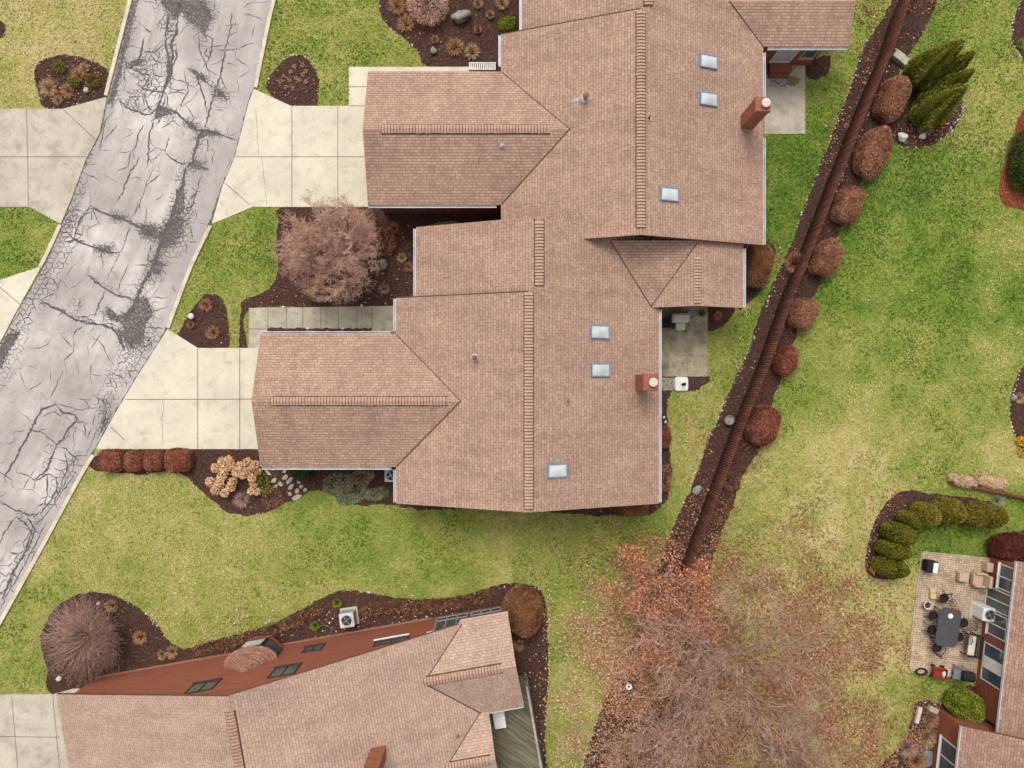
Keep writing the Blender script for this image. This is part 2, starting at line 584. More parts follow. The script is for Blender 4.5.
def mulch_mat(name, stops):
    m, nt, b = new_mat(name)
    tc = N(nt, 'ShaderNodeTexCoord').outputs['Object']
    n1 = noise(nt, tc, 9, 6, 0.75)
    rp = ramp(nt, [(0.3, lin(stops[0])), (0.5, lin(stops[1])), (0.72, lin(stops[2]))])
    nt.links.new(n1, rp.inputs[0])
    nt.links.new(rp.outputs[0], b.inputs['Base Color'])
    b.inputs['Roughness'].default_value = 1.0
    b.inputs['Specular IOR Level'].default_value = 0.1
    bump(nt, b, noise(nt, tc, 26, 5, 0.8), 1.0, 0.05)
    return m
M['mulch'] = mulch_mat('bark_mulch', [(48, 34, 30), (74, 53, 46), (106, 80, 69)])
M['mulch_red'] = mulch_mat('red_bark_mulch', [(104, 54, 36), (140, 78, 54), (166, 100, 72)])
M['soil'] = mulch_mat('bare_soil', [(112, 92, 68), (138, 118, 88), (160, 140, 106)])
M['gravel'] = mulch_mat('gravel', [(110, 96, 86), (150, 136, 122), (190, 178, 164)])
M['chips'] = tinted('mulch_chips', [(44, 31, 27), (68, 48, 41), (96, 70, 60), (134, 104, 90), (178, 152, 134)])
M['litter'] = tinted('fallen_leaves', [(94, 62, 44), (134, 92, 66), (164, 118, 88), (190, 150, 118), (216, 188, 158)])
M['bush_red'] = tinted('dormant_twigs_red_brown', [(88, 48, 38), (122, 70, 54), (150, 94, 74), (182, 130, 106)])
M['bush_pink'] = tinted('dormant_twigs_pinkish', [(98, 60, 46), (138, 92, 70), (168, 120, 94), (196, 154, 126)])
M['bush_brown'] = tinted('dormant_twigs_brown', [(84, 52, 34), (116, 76, 50), (144, 100, 68), (170, 130, 96)])
M['bush_dark'] = tinted('dark_red_twigs', [(58, 28, 26), (82, 40, 36), (104, 54, 46), (122, 70, 58)])
M['ever'] = tinted('arborvitae_foliage', [(54, 58, 14), (86, 86, 24), (114, 108, 36), (144, 132, 58)])
M['ever_tall'] = tinted('tall_arborvitae_foliage', [(84, 94, 28), (118, 126, 42), (150, 150, 60), (184, 178, 96)])
M['ever_gold'] = tinted('bronzed_evergreen_foliage', [(66, 62, 18), (98, 90, 26), (126, 112, 40), (154, 136, 62)])
M['ever_light'] = tinted('light_green_foliage', [(66, 78, 20), (98, 110, 30), (126, 134, 44), (150, 150, 64)])
M['juniper'] = tinted('blue_green_groundcover', [(96, 104, 72), (124, 130, 96), (146, 148, 116), (164, 152, 118)])
M['darkgreen'] = tinted('dark_green_foliage', [(36, 52, 22), (52, 70, 30), (70, 86, 38), (90, 100, 50)])
M['hydrangea'] = tinted('dry_flower_heads', [(166, 124, 90), (194, 152, 114), (214, 178, 138), (228, 202, 168)])
M['deadorange'] = tinted('dead_orange_stalks', [(108, 70, 50), (142, 98, 70), (168, 124, 92), (192, 154, 120)])
M['deadtan'] = tinted('dead_tan_stalks', [(122, 92, 66), (152, 118, 88), (174, 144, 110), (196, 170, 136)])
M['twiggrey'] = tinted('grey_twigs', [(126, 90, 74), (160, 122, 104), (188, 154, 136), (216, 188, 172)])
M['twigpink'] = tinted('pink_grey_twigs', [(152, 106, 88), (188, 144, 124), (214, 178, 158), (234, 210, 194)])
M['twigdark'] = tinted('purple_brown_twigs', [(112, 80, 68), (144, 110, 96), (172, 138, 122), (200, 168, 152)])
M['oakleaf'] = tinted('clinging_brown_leaves', [(128, 74, 52), (164, 102, 72), (190, 126, 92), (208, 156, 122)])
M['straw'] = tinted('straw_stalks', [(150, 118, 90), (178, 146, 116), (200, 170, 140), (220, 196, 168)])
M['yellow'] = tinted('yellow_blossoms', [(170, 120, 20), (206, 152, 30), (226, 178, 50)])

# ================================================================== THE GROUND
ROAD_L = [(168, -150), (150, -70), (140, -35), (132, 0), (121, 45), (108, 95), (100, 133), (86, 160), (72, 198), (60, 227), (42, 268), (18, 309), (0, 343), (-45, 420), (-100, 510), (-170, 640)]
ROAD_R = [(312, -150), (292, -70), (283, -35), (273, 0), (264, 40), (254, 90), (249, 102), (235, 157), (222, 188), (209, 226), (190, 268), (167, 328), (137, 377), (115, 414), (95, 450), (80, 475), (40, 550), (0, 622), (-50, 712), (-120, 850)]

DRIVES = {
    'across': [(-80, 109), (63, 109), (107, 97), (100, 133), (86, 160), (72, 198), (61, 224), (30, 207), (-80, 207)],
    'across_low': [(-80, 312), (0, 280), (42, 266), (18, 309), (0, 343), (-45, 420), (-120, 420)],
    'north': [(254, 89), (291, 106), (349, 106), (349, 67), (476, 67), (476, 90), (385, 90), (385, 207), (253, 207), (212, 224), (222, 188), (235, 157), (249, 102)],
    'south': [(168, 329), (198, 348), (268, 348), (268, 449), (96, 449), (115, 414), (137, 377)],
    'low': [(-80, 695), (53, 694), (75, 688), (100, 690), (100, 800), (-80, 800)],
}
WALK = [(249, 308), (396, 306), (396, 332), (268, 332), (268, 348), (249, 348)]
PATIO_N = [(764, 62), (805, 62), (805, 134), (764, 134)]
PATIO_S = [(655, 300), (707.5, 300), (707.5, 376.5), (655, 376.5)]
PATIO_E = [(921, 551), (995, 558), (979, 681), (966, 677), (918, 674), (909, 668), (911, 630)]

BEDS = {
    'b_across': smooth_poly([(35, 80), (36, 66), (51, 57), (73, 55), (90, 61), (107, 70), (107, 91), (106, 97), (63, 109), (46, 109), (39, 95)], 5),
    'b_edge': smooth_poly([(-10, 20), (3, 22), (6, 30), (2, 38), (-10, 40)], 4),
    'b_round': smooth_poly([(266, 90), (273, 72), (289, 57), (304, 57), (318, 75), (317.6, 97), (315, 106), (291, 106)], 5),
    'b_tri': smooth_poly([(179, 334), (200, 299), (210, 294), (223, 299), (228, 323), (228, 348), (198, 348)], 5),
    'b_tree': smooth_poly([(282, 207), (350, 206), (420, 200), (505, 200), (505, 226), (425, 226), (424, 300), (392, 306), (320, 308), (249, 309), (248, 347), (240, 347), (241, 306), (247, 299), (265, 291), (276, 280), (278, 262), (276, 240), (279, 222)], 4),
    'b_top': smooth_poly([(378, -40), (378.6, 0), (381, 15.6), (390, 28), (401, 36), (417, 50), (427, 66.5), (470, 67.5), (540, 67), (540, -40)], 4),
    'b_south': smooth_poly([(95, 456), (130, 449), (258, 449), (300, 455), (400, 455), (405, 480), (405, 504), (377, 504), (361, 506), (338, 498), (326, 491), (310, 491), (298, 498), (285, 503), (270, 511), (250, 515), (230, 513), (215, 502), (199, 488.6), (187.6, 478), (172, 472), (148, 474), (109, 472), (92, 469)], 4),
    'b_southedge': [(398, 500), (660, 498), (661, 380), (667, 390), (668, 440), (672, 470), (668, 500), (652, 515), (600, 516), (500, 508), (420, 510), (398, 506)],
    'b_low': smooth_poly([(47, 667), (40, 640), (52, 612), (67, 600), (81, 594), (97, 592), (117, 596), (136, 607), (155, 622), (167, 638), (183, 649), (205, 643), (228, 637), (267, 626), (298, 611), (322, 598), (345, 590), (384, 596), (418, 599), (452, 597), (477, 591), (499, 585), (516, 583), (535, 586), (544, 597), (548, 629), (549, 678), (545, 727), (543, 800), (500, 800), (480, 660), (300, 668), (90, 693), (49, 692)], 3),
    'b_fence': smooth_poly([(900, -20), (892, 0), (883, 17.6), (869, 37), (859, 58), (848, 94), (840, 113), (807, 200), (797, 229), (779, 272), (759, 315), (749, 350), (740, 368), (729, 392), (713, 430), (709, 437), (692, 487), (677, 517), (667, 544), (661, 561), (645, 607), (634, 638), (622, 661), (605, 699), (595, 724), (583, 767), (570, 800), (720, 800), (712, 720), (700, 650), (704, 590), (721, 535), (732, 508), (744, 473), (761, 446), (773, 400), (780, 381), (797, 333), (822, 278), (840, 229), (862, 180), (880, 135), (893, 95), (905, 60), (925, 30), (940, -20)], 3),
    'b_cone': smooth_poly([(884, 128), (890, 108), (905, 92), (914, 72), (925, 62), (945, 80), (962, 100), (960, 118), (948, 134), (932, 145), (912, 147), (893, 143)], 4),
    'b_hedge': smooth_poly([(866, 572), (866, 555), (872, 530), (880, 510), (893, 496), (908, 490), (932, 494), (965, 497), (1000, 505), (1002, 517), (960, 517), (925, 522), (905, 545), (900, 574), (885, 580)], 4),
    'b_east': smooth_poly([(1045, 355), (1021, 368), (1014, 385), (1010, 408), (1013, 430), (1020, 448), (1045, 470)], 4),
    'b_ne': smooth_poly([(1045, -10), (1022, 0), (1013, 20), (1012, 38), (1018, 52), (1045, 75)], 4),
    'b_pat_s': smooth_poly([(707, 305), (735, 305), (731, 318), (720, 327), (708, 331)], 4),
    'b_pat_s2': smooth_poly([(656, 376), (707, 376), (705, 384), (697, 390), (684, 391), (672, 392), (667, 400), (656, 400)], 4),
    'b_pat_n': smooth_poly([(803, 66), (829, 55), (829, 70), (824, 76), (815, 79), (806, 77)], 4),
    'b_ext': smooth_poly([(740, 244), (772, 244), (773, 262), (760, 290), (745, 306), (738, 306)], 4),
    'b_barb': smooth_poly([(990, 560), (994, 540), (1005, 533), (1050, 532), (1050, 562)], 4),
    'b_se': smooth_poly([(915, 705), (925, 700), (942, 704), (960, 688), (985, 690), (1000, 735), (950, 745), (930, 800), (870, 800), (880, 765), (902, 745), (910, 725)], 4),
}
BED_RED = {'b_ring': smooth_poly([(1060, 85), (1022, 112), (1013, 140), (1004, 165), (999, 188), (1003, 203), (1013, 207), (1060, 207)], 5)}
SOIL = {'s_bare': smooth_poly([(903, 75), (905, 45), (918, 25), (932, 30), (938, 50), (930, 72), (912, 88)], 4),
        's_bare_top': smooth_poly([(915, 0), (925, -20), (975, -20), (966, 8), (945, 14), (925, 12)], 4),
        's_low': smooth_poly([(882, 125), (888, 118), (925, 122), (935, 146), (905, 148), (884, 140)], 4)}

HOUSES_PX = [
    [(369, 72), (497, 72), (497, 30), (522, 25), (522, -40), (850, -40), (848, 48), (766, 52), (766, 243), (745, 246), (745, 308), (660, 308), (660, 502), (396, 505), (396, 469), (260, 469), (256, 333), (392, 331), (394, 300), (415, 295), (415, 226), (500, 218), (500, 207), (369, 207)],
    [(72, 695), (100, 677), (436, 616), (505, 604), (522, 700), (545, 768), (545, 800), (72, 800)],
    [(992, 560), (1060, 560), (1060, 800), (930, 800), (936, 712), (990, 730)],
]

# dormant (dry = 1) and green (dry = 0) parts of the lawns: u, v, radius, value
DRYMAP = [(50, 40, 60, .72), (20, 90, 30, .7), (110, 20, 30, .62), (20, 240, 25, .34), (38, 240, 10, .62), (5, 265, 15, .3),
          (310, 30, 60, .48), (280, 60, 25, .42), (400, 50, 25, .45), (340, 90, 20, .52), (240, 240, 25, .36), (200, 290, 25, .46), (250, 300, 15, .45),
          (120, 500, 40, .62), (220, 560, 60, .58), (90, 560, 40, .58), (60, 600, 25, .45), (20, 660, 25, .5), (330, 520, 40, .34), (420, 540, 50, .42), (300, 570, 40, .52),
          (180, 620, 35, .48), (520, 540, 35, .56), (580, 540, 30, .44), (620, 500, 25, .45), (640, 530, 20, .36), (600, 590, 30, .46), (570, 640, 25, .42), (600, 640, 20, .6), (560, 740, 25, .42), (570, 690, 20, .62),
          (690, 440, 25, .55), (690, 400, 20, .5), (730, 330, 25, .44), (780, 230, 20, .24), (800, 170, 25, .2), (830, 100, 20, .36), (855, 40, 25, .52), (820, 140, 20, .18), (760, 280, 15, .38),
          (875, 190, 30, .22), (910, 170, 25, .22), (920, 230, 45, .34), (870, 280, 40, .36), (960, 290, 35, .25), (1000, 300, 25, .3), (940, 40, 18, .22), (985, 40, 30, .5), (985, 110, 35, .62), (960, 170, 30, .42), (1000, 240, 25, .44),
          (900, 330, 30, .46), (860, 380, 40, .5), (810, 400, 25, .42), (960, 380, 45, .45), (1000, 370, 25, .58), (850, 450, 30, .76), (800, 480, 30, .66), (760, 520, 25, .55), (930, 430, 35, .52), (1000, 460, 20, .72), (830, 540, 40, .74), (890, 600, 20, .74), (870, 640, 30, .68), (800, 580, 25, .6), (900, 690, 20, .45),
          (950, 540, 20, .2), (980, 535, 20, .22), (1010, 510, 20, .28), (930, 690, 15, .35), (800, 680, 70, .68), (880, 720, 30, .62), (780, 330, 12, .4)]
DM = np.array(DRYMAP)
DM[:, 3] -= np.where((DM[:, 0] > 740) & (DM[:, 1] < 420), .07, .0)
HOLE = rng.random((64, 64))

def dry_at(x, y):
    s = CAM_H / FPX
    u = x / s + 512; v = 384 - y / s
    num = np.full(u.shape, 0.5 * 0.02); den = np.full(u.shape, 0.02)
    for a, b, r, val in DM:
        w = np.exp(-((u - a) ** 2 + (v - b) ** 2) / (1.1 * r) ** 2)
        num += w * val; den += w
    return num / den

def axis(lim_in, step, lim_out):
    a = list(np.arange(-lim_in, lim_in + 1e-6, step))
    ext = [lim_in + d for d in (3, 8, 18, 40, 90, 200, 420)]
    return np.array([-e for e in ext[::-1]] + a + ext)
gx, gy = axis(34, 0.5, 400), axis(27, 0.5, 400)
XX, YY = np.meshgrid(gx, gy)
nx, ny = len(gx), len(gy)
V = np.stack([XX.ravel(), YY.ravel(), np.zeros(nx * ny)], 1)
idx = np.arange(nx * ny).reshape(ny, nx)
F = np.stack([idx[:-1, :-1].ravel(), idx[:-1, 1:].ravel(), idx[1:, 1:].ravel(), idx[1:, :-1].ravel()], 1)
tag(np_mesh('ground', V, F, M['lawn'], tint={'dry': dry_at(V[:, 0], V[:, 1])}), kind='structure')

# ---- road
def resample(pts, n):
    P = np.array(smooth_poly(pts, 8, closed=False)); d = np.r_[0, np.cumsum(np.linalg.norm(np.diff(P, axis=0), axis=1))]
    t = np.linspace(0, d[-1], n)
    return np.stack([np.interp(t, d, P[:, 0]), np.interp(t, d, P[:, 1])], 1)
def by_v(pts, vs):
    P = np.array(smooth_poly(pts, 8, closed=False))
    return np.interp(vs, P[:, 1], P[:, 0])
# cross-sections run square to the road: pair points by arc length over the same stretch
LA, RA = resample(ROAD_L, 90), resample(ROAD_R, 90)
mb = MB()
along = 0
s0 = CAM_H / FPX
NA = 12
rows = []
for i in range(90):
    if i: along += np.linalg.norm((LA[i] + RA[i] - LA[i - 1] - RA[i - 1]) / 2) * s0
    rows.append(([LA[i] * (1 - j / NA) + RA[i] * j / NA for j in range(NA + 1)], along))
ROAD_Z = 0.012
for i in range(89):
    for j in range(NA):
        q = [rows[i][0][j], rows[i][0][j + 1], rows[i + 1][0][j + 1], rows[i + 1][0][j]]
        uv = [(j / NA, rows[i][1]), ((j + 1) / NA, rows[i][1]), ((j + 1) / NA, rows[i + 1][1]), (j / NA, rows[i + 1][1])]
        mb.poly([(*G(a, b)[:2], ROAD_Z) for a, b in q], 0, uv)
road = tag(mb.build('road', M['road']), kind='structure')
ROAD_PX = [tuple(p) for p in LA] + [tuple(p) for p in RA[::-1]]

# cracks traced from the photograph's pavement: (crop origin, scale), polylines with width in pixels
CROPS = {'A': ((80, 0), 5.12), 'B': ((60, 100), 5.12), 'C': ((0, 200), 5.12), 'D': ((0, 330), 5.12), 'E': ((0, 460), 4.267)}
CRACKS = {
 'A': [(2.2, '455,70 440,170 440,230 455,300 450,380 440,430 410,520 395,570 375,620'), (2.4, '500,90 495,160 470,220 475,300 455,380 440,460'), (1.8, '490,230 495,290 470,350 460,420'),
       (1.5, '330,190 315,265 300,320 250,345 310,375 360,390'), (1.6, '315,265 380,265 440,225'), (.8, '325,155 375,165'), (1.2, '610,180 612,260 640,320 655,355 705,385'),
       (1.2, '625,170 680,200 675,260 650,330'), (1.0, '690,0 690,40 720,70'), (1.0, '775,60 775,130 745,260'), (1.7, '745,260 715,400 690,480 660,580 640,660'), (.9, '740,130 815,125'), (.9, '690,250 745,260 810,250'),
       (1.3, '540,345 600,370 660,430 690,450'), (1.4, '595,390 620,450 645,540 650,580'), (.9, '470,405 555,425 550,480 520,530 510,570'), (1.8, '190,505 240,550 290,570 340,590 380,570'),
       (1.4, '290,430 340,460 400,470 440,480'), (1.4, '340,460 330,500 350,550 385,570'), (1.1, '360,390 350,430 340,460'), (1.0, '370,330 375,380'), (1.1, '430,390 380,390 360,420'),
       (2.6, '385,560 440,555 500,580 545,630 600,665 660,670 720,690'), (1.0, '720,690 800,720'), (.9, '540,540 580,590 575,625'), (1.0, '690,450 740,490 755,540'), (.8, '690,560 740,570'), (.7, '700,490 800,495'),
       (1.2, '380,620 355,690 350,760'), (.9, '300,680 290,740 275,768'), (1.8, '640,660 610,700 600,768'), (1.3, '230,345 300,365 350,400'), (1.0, '300,480 280,530 300,560'), (1.0, '320,490 330,540'), (1.2, '240,550 260,500 310,490'),
       (.9, '180,560 130,620 100,768'), (.8, '200,640 160,680'), (1.3, '440,480 430,540'), (1.0, '450,480 500,470 550,485'), (1.1, '410,260 400,310 420,340'), (.9, '360,280 400,320 360,340')],
 'B': [(1.2, '470,100 475,130 455,190 455,290 445,350'), (.9, '435,125 395,180 400,210 375,260 378,300'), (1.3, '410,290 390,330 360,370 330,440 320,480 290,520'), (1.1, '385,390 420,415'),
       (1.0, '560,180 545,240 540,275'), (1.6, '540,275 600,320 650,330'), (.8, '520,265 490,300 450,305'), (.6, '490,330 440,440 400,550 370,600 320,768'), (2.0, '715,180 690,260 680,310 650,350'),
       (3.4, '645,345 630,430 600,500 570,600 530,700 510,768'), (1.6, '660,320 720,340 760,360'), (.8, '750,280 745,330'), (.9, '730,370 700,470 680,540 640,600'), (.8, '700,560 680,600 650,610'),
       (1.3, '160,555 250,590 340,620 400,650 440,680'), (.9, '160,555 120,590 75,690 80,720'), (1.4, '0,730 80,720 180,755 240,745'), (.9, '440,540 440,620'), (.9, '715,630 750,640'),
       (.8, '480,360 520,370'), (.7, '185,450 180,490'), (1.4, '700,190 760,170 840,185'), (.8, '845,185 905,205'), (.8, '290,120 270,160 230,200'), (1.0, '655,490 690,500 700,470'), (.7, '300,310 290,330')],
 'C': [(1.1, '380,200 400,130 440,55 480,40'), (1.6, '480,40 540,70 600,90 670,110 730,150 760,180'), (1.6, '385,210 440,230 500,245 560,270 620,265'), (.9, '520,250 520,310'), (.7, '490,330 480,360'),
       (.6, '680,120 620,260 560,380 550,410'), (3.6, '830,150 820,230 800,310 750,400 710,480 690,540 640,620'), (1.0, '770,230 760,300 790,340'), (1.0, '800,320 850,330'), (.9, '820,380 830,420'),
       (1.0, '455,340 450,385'), (2.0, '450,385 490,420 540,450 600,490 660,500 700,520'), (1.3, '540,465 510,530 480,600'), (2.2, '210,510 260,545 320,570 380,610 450,630 500,635 560,650 600,680 620,730 640,768'),
       (1.5, '390,600 440,600 480,620'), (.7, '390,320 340,390'), (.7, '710,0 690,80'), (1.0, '770,400 800,420 780,460'), (.8, '860,100 960,110 1000,50'), (.8, '950,210 1010,220'), (1.6, '330,150 380,200 440,215'),
       (.8, '520,680 470,760'), (.7, '660,330 600,470'), (1.0, '760,650 850,660'), (.7, '150,700 120,740')],
 'D': [(1.5, '610,0 620,60 640,110'), (2.0, '20,760 90,640 160,510 210,410 290,380'), (1.7, '290,380 320,420 380,435 400,460 340,520 330,550 290,590 260,660 240,720 170,768'), (1.2, '160,510 220,525 260,560 295,585'),
       (.9, '390,410 350,430'), (1.1, '430,470 440,550'), (.9, '400,460 450,480'), (1.2, '545,120 570,160'), (1.4, '430,355 460,395'), (1.0, '300,600 340,610 380,650 450,640'), (1.0, '330,620 350,700 330,768'), (1.0, '390,640 370,720'),
       (.9, '130,740 170,760'), (.7, '290,375 400,410 500,395'), (.8, '260,40 240,80 170,100'), (.6, '20,290 0,320'), (.7, '330,200 250,360'), (.8, '500,500 440,640')],
 'E': [(1.6, '0,180 70,215 130,235 170,230'), (1.4, '130,70 150,90 205,60 240,75 245,120 215,180 170,230'), (1.0, '150,90 145,130'), (1.2, '205,60 200,150 190,210'), (2.0, '70,240 110,270 135,310 110,390 60,470 30,540 10,600'),
       (1.4, '130,260 150,300 120,380 70,460 40,540'), (1.2, '70,240 20,310 0,360'), (1.0, '300,20 270,80 260,120 230,180'), (.9, '320,60 250,160 180,260'), (.8, '50,400 40,420'), (1.0, '200,260 120,420 40,560 0,640')],
}
PATCHES = {
 'A': ['410,0 440,40 470,80 500,96 520,60 560,110 610,150 640,175 655,140 680,90 660,50 640,0', '268,0 300,0 262,150 228,290 178,520 135,540 165,450 210,260',
       '300,300 320,310 310,335 250,340 240,320', '395,540 440,545 470,580 420,600 380,610', '700,450 740,470 745,500 705,495', '610,670 690,675 720,690 640,700 600,715', '570,360 640,390 650,420 600,410'],
 'B': ['570,600 600,580 640,610 625,680 580,740 520,768 500,700 550,650', '690,300 720,320 745,355 690,360 665,335', '410,640 470,640 500,670 450,690 430,680', '600,460 640,440 640,560 610,600 575,590', '650,100 700,130 690,160 650,140'],
 'C': ['540,570 560,550 600,590 640,580 690,520 740,490 770,530 780,580 750,640 740,700 700,740 680,768 650,730 650,690 620,630 560,610', '870,120 930,110 940,160 900,220 850,230 840,180', '800,290 840,330 820,380 780,370 770,320', '740,130 800,150 800,190 750,190 725,170',
       '510,240 570,235 560,270 510,270', '570,70 630,80 610,105 580,100'],
 'D': ['0,90 40,20 110,5 60,80 20,170 0,180', '530,440 560,450 545,500 510,530', '600,0 680,0 700,60 640,60'],
 'E': [],
}
ALLIG = {   # zones of alligator cracking: (polyline, half width, cell) in crop pixels
 'A': [('430,10 520,40 600,60 650,60', 75, 20), ('620,90 600,110', 60, 16), ('330,330 380,300', 60, 24), ('300,480 280,540', 50, 22), ('350,400 420,440', 60, 34), ('470,110 450,250 460,420', 30, 26), ('420,560 470,600', 45, 22), ('190,505 290,560 380,575', 26, 22), ('480,90 470,220 455,400', 26, 30), ('540,630 720,690', 22, 20), ('600,370 690,450 700,490', 26, 26), ('500,40 430,130', 40, 22), ('240,330 360,390 340,460 400,470', 40, 30), ('640,180 650,330', 18, 40), ('280,80 200,420', 22, 22), ('700,470 720,480', 30, 14)],
 'B': [('90,440 40,560 20,680', 60, 32), ('620,640 540,740', 70, 28), ('440,660 500,690', 40, 18), ('660,500 660,560', 30, 30), ('220,110 150,300 70,480', 12, 24), ('645,345 600,500 540,700', 34, 26), ('740,180 690,300', 30, 26), ('400,650 450,690', 24, 16), ('700,470 640,600', 24, 34), ('160,560 80,720', 34, 40)],
 'C': [('340,120 340,200 270,330 210,470 130,560 60,660 20,740', 70, 30), ('395,540 400,545', 42, 22), ('520,255 560,260', 45, 20), ('600,90 590,85', 40, 16), ('920,200 880,240', 70, 28), ('720,600 690,700', 90, 30), ('800,330 790,370', 60, 26), ('700,740 760,700', 60, 28), ('560,580 560,600', 40, 20), ('340,130 380,40', 40, 26), ('830,150 800,310 710,480', 46, 28), ('320,570 450,630 560,650', 18, 22), ('760,180 860,150', 50, 24), ('450,385 660,500', 10, 22)],
 'D': [('30,60 60,120 20,200', 70, 28), ('680,50 640,150 580,290 540,380', 62, 24), ('540,390 520,490', 36, 26), ('700,30 770,60', 45, 34), ('380,660 340,740', 55, 38), ('740,90 680,220', 30, 40), ('300,430 400,470 330,560', 22, 44), ('260,600 240,720', 26, 36)],
 'E': [('280,60 180,230', 42, 46), ('150,280 60,450 10,580', 40, 50), ('100,230 150,260', 30, 24)],
}
def pl(s, k):
    (ox, oy), sc = CROPS[k]
    return [(ox + float(a) / sc, oy + float(b) / sc) for a, b in (t.split(',') for t in s.split())]
cr = MB()
zc = [0]
def next_z():
    zc[0] += 1
    return ROAD_Z + 0.004 + 0.00001 * (zc[0] % 500)
def strip(pts, w, jit=0.7):
    P = []
    for (a, b), (c, d) in zip(pts, pts[1:]):
        n = max(1, int(math.hypot(c - a, d - b) / 2.4))
        for i in range(n):
            P.append((a + (c - a) * i / n, b + (d - b) * i / n))
    P.append(pts[-1])
    k = len(P)
    z = next_z()
    L, Rr = [], []
    ph = rnd.random() * 9
    for i, (a, b) in enumerate(P):
        e, f = P[min(i + 1, k - 1)]; g, h = P[max(i - 1, 0)]
        dx, dy = e - g, f - h; l = math.hypot(dx, dy) + 1e-6
        nx_, ny_ = -dy / l, dx / l
        ends = min(1.0, 0.25 + min(i, k - 1 - i) * 0.3)
        o = rnd.uniform(-jit, jit) if 0 < i < k - 1 else 0
        ww = w * 0.5 * rnd.uniform(0.45, 1.35) * ends
        L.append((*G(a + nx_ * (o + ww), b + ny_ * (o + ww))[:2], z)); Rr.append((*G(a + nx_ * (o - ww), b + ny_ * (o - ww))[:2], z))
        if w > 0.85 and rnd.random() < 0.06:
            an = rnd.random() * 6.28; ln = rnd.uniform(2, 6)
            spur.append(([(a, b), (a + math.cos(an) * ln * .5, b + math.sin(an) * ln * .5 + rnd.uniform(-.6, .6)), (a + math.cos(an) * ln, b + math.sin(an) * ln)], w * .4))
    for i in range(k - 1):
        cr.poly([L[i], L[i + 1], Rr[i + 1], Rr[i]])
spur = []
def vnoise0(a, b):
    return .5 + .5 * math.sin(a * .071 + 1.3) * math.cos(b * .053 + .4)
def road_ok(a, b):
    return inside(np.array([a]), np.array([b]), ROAD_PX)[0]
for k, lst in CRACKS.items():
    for w, s in lst:
        strip(pl(s, k), w * 1.1)
for p, w in list(spur):
    strip(p, w, 0.3)
spur.clear()
def dist_poly(p, pts):
    best = 1e9
    for (a, b), (c, d) in zip(pts, pts[1:]):
        vx, vy = c - a, d - b
        t = max(0, min(1, ((p[0] - a) * vx + (p[1] - b) * vy) / (vx * vx + vy * vy + 1e-9)))
        best = min(best, math.hypot(p[0] - a - t * vx, p[1] - b - t * vy))
    return best
for k, lst in ALLIG.items():
    sc = CROPS[k][1]
    for s, hw, cell in lst:
        pts = pl(s, k); hw /= sc; cell /= sc
        a0, a1 = min(p[0] for p in pts) - hw, max(p[0] for p in pts) + hw
        b0, b1 = min(p[1] for p in pts) - hw, max(p[1] for p in pts) + hw
        dx, dy = cell, cell * 0.87
        jt = {}
        def jv(i, j, t):
            key = (i, j, t)
            if key not in jt:
                x = a0 + (i + (0.5 if j % 2 else 0)) * dx; y = b0 + j * dy
                y += (dy * 0.33 if t else -dy * 0.33) ; x += (0 if t else 0)
                jt[key] = (x + rnd.uniform(-.3, .3) * cell, y + rnd.uniform(-.3, .3) * cell)
            return jt[key]
        ni, nj = int((a1 - a0) / dx) + 2, int((b1 - b0) / dy) + 2
        for j in range(nj):
            for i in range(ni):
                top, bot = jv(i, j, 0), jv(i, j, 1)
                edges = [(top, bot)]
                i2 = i + (1 if j % 2 else 0)
                edges += [(bot, jv(i2, j + 1, 0)), (bot, jv(i2 - 1, j + 1, 0))]
                for e in edges:
                    mx, my = (e[0][0] + e[1][0]) / 2, (e[0][1] + e[1][1]) / 2
                    d = dist_poly((mx, my), pts) / hw
                    if d < 1 and rnd.random() > 0.12 + 0.6 * max(0, d - 0.55) and road_ok(mx, my):
                        strip([e[0], e[1]], rnd.uniform(1.0, 2.3) * (1.35 - 0.75 * d), 0.25)
spur.clear()
# a wide-meshed net of hairline cracks over the whole road
cell = 17.0
jt = {}
def nv_(i, j, t):
    key = (i, j, t)
    if key not in jt:
        jt[key] = (-40 + (i + (0.5 if j % 2 else 0)) * cell + rnd.uniform(-.36, .36) * cell, -20 + j * cell * .87 + (cell * .29 if t else -cell * .29) + rnd.uniform(-.3, .3) * cell)
    return jt[key]
for j in range(48):
    for i in range(22):
        i2 = i + (1 if j % 2 else 0)
        top, bot = nv_(i, j, 0), nv_(i, j, 1)
        for e in ((top, bot), (bot, nv_(i2, j + 1, 0)), (bot, nv_(i2 - 1, j + 1, 0))):
            mx, my = (e[0][0] + e[1][0]) / 2, (e[0][1] + e[1][1]) / 2
            p_ = .5 if my < 120 else .3 if my < 360 else .36
            cl = vnoise0(mx, my)
            if rnd.random() < p_ * (.35 + 1.3 * cl) and road_ok(*e[0]) and road_ok(*e[1]):
                strip([e[0], ((e[0][0] + e[1][0]) / 2 + rnd.uniform(-1.6, 1.6), (e[0][1] + e[1][1]) / 2 + rnd.uniform(-1.6, 1.6)), e[1]], rnd.uniform(.5, 1.25), .5)
spur.clear()
